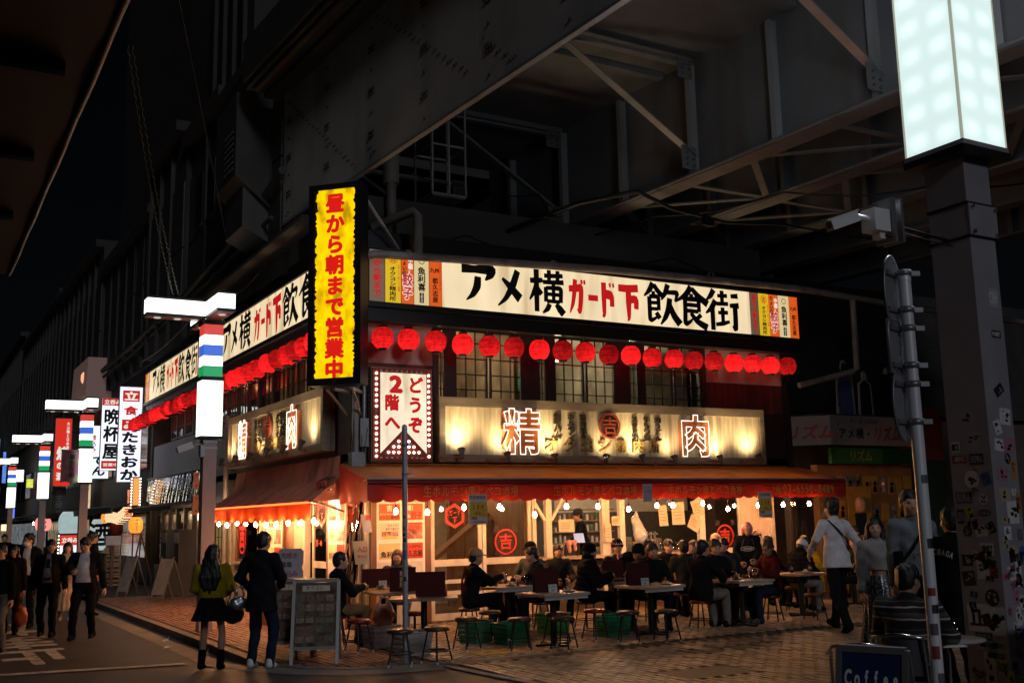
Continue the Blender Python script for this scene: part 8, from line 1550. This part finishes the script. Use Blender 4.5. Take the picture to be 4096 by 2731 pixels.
q.build('grey_panel',GREYC,P_p)
person('man with long hair tied back in a reddish coat seated at the pale wall',(8.42,-1.02,0),150,1.80,sit=.50,hair='bun',hairm=HAIRBR,top='jacket',topm=MAROON,fine=.014)
P_m,im=person('man with curly hair and glasses in a maroon sweater with white letters facing left',(6.02,-3.98,0),84,1.72,sit=.455,hair='messy',hairm=HAIRBR,top='sweater',topm=MAROON,botm=DENIM,lean=8,al=(-.12,.36,.84),ar=(.12,.38,.86),hand=('grip','grip'),glasses=True,fine=.013,head=(-25,14),skin=SKIND,shoem=GREYC)
q=MB(); T=im['T']; text(q,'&F',T(-.14,.128,.20),im['Mt']@np.array((1,0,0)),im['Mt']@np.array((0,0,1)),.12,.12,0,.05,adv=.72); q.build('chest_print',CREAMC,P_m)
person('person in a white cap and dark furry jacket seated with head down',(7.68,-2.82,0),-96,1.66,sit=.455,hair='short',cap='cap',capm=WHITEC,top='puffer',puff=True,topm=BLACKC,botm=STONE,lean=14,head=(0,20),fine=.014)
person('person in a bright yellow jacket leaning on the table beside the walking man',(8.70,-2.25,0),100,1.66,sit=.455,hair='short',top='jacket',topm=YELJ,lean=16,al=(-.15,.38,.80),ar=(.12,.40,.84),fine=.014)
P_k,ik_=person('walking man seen from behind in a white shirt with a dark shoulder strap',(5.80,-5.62,0),-12,1.98,hair='messy',top='shirt',topm=WHITES,hem=-.12,eyes=False,al=(-.33,.10,1.02),ar=(.34,.02,.90),feet=((-.10,-.30,.12),(.10,.28,.085)),lean=4,fine=.013,sleeve=1)
q=MB(); T=ik_['T']; q.tube([T(-.12,-.07,.50),T(-.03,-.135,.38),T(.08,-.14,.25),T(.17,-.09,.12)],.013,5); q.build('bag_strap',BLACKC,P_k)
person('man with glasses and a dark jacket seated at the far right table',(11.35,-.95,0),96,1.78,sit=.55,hair='short',glasses=True,topm=CHARC,top='jacket',al=(-.1,.4,.84),ar=(.12,.4,.84),fine=.016)
person('person in a white cap seated beside the smiling woman, mostly hidden',(10.6,-2.2,0),110,1.68,sit=.50,hair='short',cap='cap',capm=WHITEC,topm=NAVYC,top='jacket',fine=.018)
person('smiling young woman in a white knit top and dark sequin skirt walking at the right',(3.56,-8.4,0),152,1.70,hair='long',top='sweater',topm=cloth('knit_white',(.27,.25,.24)),hem=.16,bot='longskirt',botm=SEQ,al=(-.26,.02,.80),ar=(.24,.06,.80),fine=.013,head=(14,-2),feet=((-.08,.12,.085),(.08,-.1,.085)))
P_t,it=person('tall standing man in a grey shirt with a black bag strap across his chest',(3.02,-9.4,0),150,2.0,hair='short',top='tee',topm=TEAL,botm=BLACKC,sleeve=1,fine=.013,head=(4,0))
q=MB(); T=it['T']; q.tube([T(-.13,.06,.50),T(-.05,.13,.40),T(.06,.14,.24),T(.18,.09,.08)],.017,5); q.build('bag_strap',BLACKC,P_t); q=MB(); q.cyl(T(.17,.12,-.02),T(.20,.14,.22),.075,.05,12); q.build('chest_bag',BLACKC,P_t)
P_h,ih=person('person in a black hooded coat with white back lettering behind the sign pole',(2.34,-10.45,0),-22,1.80,hair='short',top='coat',topm=BLACKC,eyes=False,bulk=1.12,fine=.013)
q=MB(); T=ih['T']; sx_=ih['Mt']@np.array((1,0,0)); up_=ih['Mt']@np.array((0,0,1))
for i,ch in enumerate('BALENCIAGA'):
    a=(i-4.5)*.10; c_=T(-.30+.40*math.sin(a),-.150-.0,.36-.40*(1-math.cos(a))*.9); U=sx_*math.cos(a)-up_*math.sin(a); Vq=sx_*math.sin(a)+up_*math.cos(a); put(q,ch,np.array(c_)-U*.016+np.array((0,-.014,0)),U,Vq,.033,.055,0,.06,fit=True)
q.build('back_print',WHITEC,P_h)
P_r,ir=person('seated man in a black and cream striped knit sweater near the right front',(.45,-11.42,0),-62,1.74,sit=.455,hair='short',top='sweater',topm=STR,botm=BLACKC,lean=8,al=(-.10,.36,.84),ar=(.14,.34,.82),hand=('grip','grip'),eyes=True,bulk=1.14,fine=.011,head=(24,10),skin=SKIND)
for i,(x,y,yw,hr,tm,lab) in enumerate(((3.45,-1.25,160,'short',CHARC,'dark haired diner by the kitchen counter left of the flame beanie'),(5.75,-1.45,170,'messy',BLACKC,'diner in black by the bar counter behind the reddish brown hair'),(6.62,-2.1,120,'short',NAVYC,'diner in navy seated left of the standing waitress'),(7.95,-1.75,-100,'bob',BLACKC,'diner with a dark bob between the waitress and the white cap'),(9.15,-1.6,130,'short',CHARC,'diner in charcoal at the vinyl curtain'),(9.3,-2.9,60,'short',BLACKC,'diner in black at the table right of the yellow jacket'),(3.95,-3.35,160,'short',BLACKC,'diner in black beyond the right hand white topped table'),(5.35,-3.25,170,'messy',BLACKC,'dark diner between the olive hoodie and the white plate table'))): person(lab,(x,y,0),yw,1.68+.02*(i%4),sit=.46,hair=hr,top=('jacket','hoodie','sweater')[i%3],topm=tm,fine=.017,head=(10*(i%3)-10,8),lean=6)
P_n,_=person('cook in a dark shirt working inside the kitchen',(5.60,1.05,.22),60,1.74,hair='messy',top='tee',topm=NAVYC,lean=12,al=(-.1,.4,1.0),ar=(.1,.4,1.0),fine=.016,head=(0,12))
person('person in dark clothes standing inside the open street door',(.40,2.75,.02),20,1.64,hair='bob',topm=BLACKC,top='coat',eyes=False,fine=.016)
# ================================================================ near right: chairs, table, board, bin
def armchair(x,y,rz,label):
    t=thing('chair',label,'chair',(x,y,0),rz); AL=mat('chair_tube',(.55,.55,.56),.2,1)
    m=MB(); m.lathe([(0,.445),(.20,.445),(.215,.435),(.2,.425),(0,.425)],n=20); m.build('seat',mat('chair_seat',(.02,.02,.022),.4),t)
    m=MB(); m.tube([(-.27,.22,.0),(-.28,.22,.62),(-.27,.16,.70),(-.28,-.05,.72),(-.22,-.22,.79),(0,-.29,.82),(.22,-.22,.79),(.28,-.05,.72),(.27,.16,.70),(.28,.22,.62),(.27,.22,.0)],.014,7); m.build('arm_frame',AL,t)
    for s in (-1,1): m=MB(); m.tube([(.20*s,-.24,0),(.19*s,-.20,.44),(.18*s,-.25,.80)],.013,7); m.build('leg',AL,t)
    m=MB(); N=10; vs=[(.20*math.sin(-1.1+2.2*i/N)*1.05,-.06-.215*math.cos(-1.1+2.2*i/N),.50+.28*j/4) for j in range(5) for i in range(N+1)]; m.add(vs,[(j*(N+1)+i,j*(N+1)+i+1,(j+1)*(N+1)+i+1,(j+1)*(N+1)+i) for j in range(4) for i in range(N)],0,True); m.build('backrest',mat('chair_mesh',(.03,.03,.032),.5),t); return t
armchair(.43,-11.42,-1.08,'tubular metal armchair under the man in the striped sweater'); armchair(-.28,-11.62,-.9,'empty tubular metal armchair behind the blue board')
t=thing('round_table','pale round cafe table with plastic cups between the two right hand poles','table',(.98,-11.35,0)); m=MB(); m.lathe([(0,.72),(.32,.72),(.33,.71),(.32,.70),(0,.70)],n=28); m.build('table_top',mat('marble_top',(.42,.37,.34),.35,var=.15,vs=5),t); m=MB(); m.cyl((0,0,.03),(0,0,.70),.035,n=10); m.build('post',BLACKM,t); m=MB(); m.lathe([(.22,0),(.22,.02),(.04,.035),(0,.035)],n=18); m.build('base',BLACKM,t)
glass(.82,-11.42,'tall clear cup with an amber reflection beside the sign pole',.16,.045,mat('amber_glint',(.4,.2,.05),.2,emit=(1,.45,.08),es=.25),False,.722); glass(1.0,-11.45,'clear plastic cup with a straw on the round table',.13,.05,None,False,.722);  # amber reflection put in as a glowing filling of the tall cup
t=thing('straw','black straw standing in the plastic cup','straw',(1.0,-11.45,.735)); m=MB(); m.cyl((0,0,0),(.05,-.03,.17),.004,n=6); m.build('straw_tube',BLACKM,t)
plate(.92,-11.25,'crumpled napkin dish on the round table',.08,PLATE,FOODP,4,.722)
t=thing('napkin','pale card under the elbow of the man in the striped sweater','card',(.66,-11.6,.70),-.4); MB().box(-.14,.14,-.1,.1,0,.01).build('sheet',WHITEC,t)
BLUEB=mat('board_blue',(.018,.028,.10),.35,var=.08)
def ctxt(q,w,h,y0,y1,z0,z1):
    up=Vector((0,y1-y0,z1-z0)); L=up.length; up/=L; o=Vector((0,y0-.007,z0)); 
    for i,ch in enumerate('Coffee'): put(q,ch,o+up*L*.62+Vector((-.20+.066*i,0,0)),X3,up,.075 if ch=='C' else .07,.15,0,.04)
    for i,ch in enumerate('Beer'): put(q,ch,o+up*L*.30+Vector((-.16+.075*i,0,0)),X3,up,.09,.17,0,.04)
aboard(-.86,-12.22,-1.17,'silver framed blue board reading Coffee at the bottom right',.46,.85,BLUEB,ctxt,.22)
t=thing('litter_bin','dark box bin at the bottom right corner beside the stickered column','bin',(1.55,-12.15,0)); MB().box(-.3,.5,-.35,.15,0,.88).build('bin_body',mat('bin_black',(.014,.014,.015),.5,var=.2),t); MB().box(-.33,.53,-.38,.18,.881,.92).build('lid',mat('bin_lid',(.022,.024,.026),.4),t)
# scraps of litter in the gutter
for x,y,l in ((-2.85,1.25,'scrap of pale paper at the kerb foot'),(-3.05,.2,'torn white scrap on the gutter edge'),(-2.78,-1.1,'small pale scrap beside the boots')):
    t=thing('paper_scrap',l,'litter',(x,y,zroad(x,y)+.008)); m=MB(); m.add([(0,0,0),(.12,.02,.01),(.10,.08,.04),(.02,.07,.015)],[(0,1,2,3)]); m.add([(.1,.02,.011),(.13,.05,.10),(.09,.06,.03)],[(0,1,2)]); m.build('scrap',WHITEC,t)
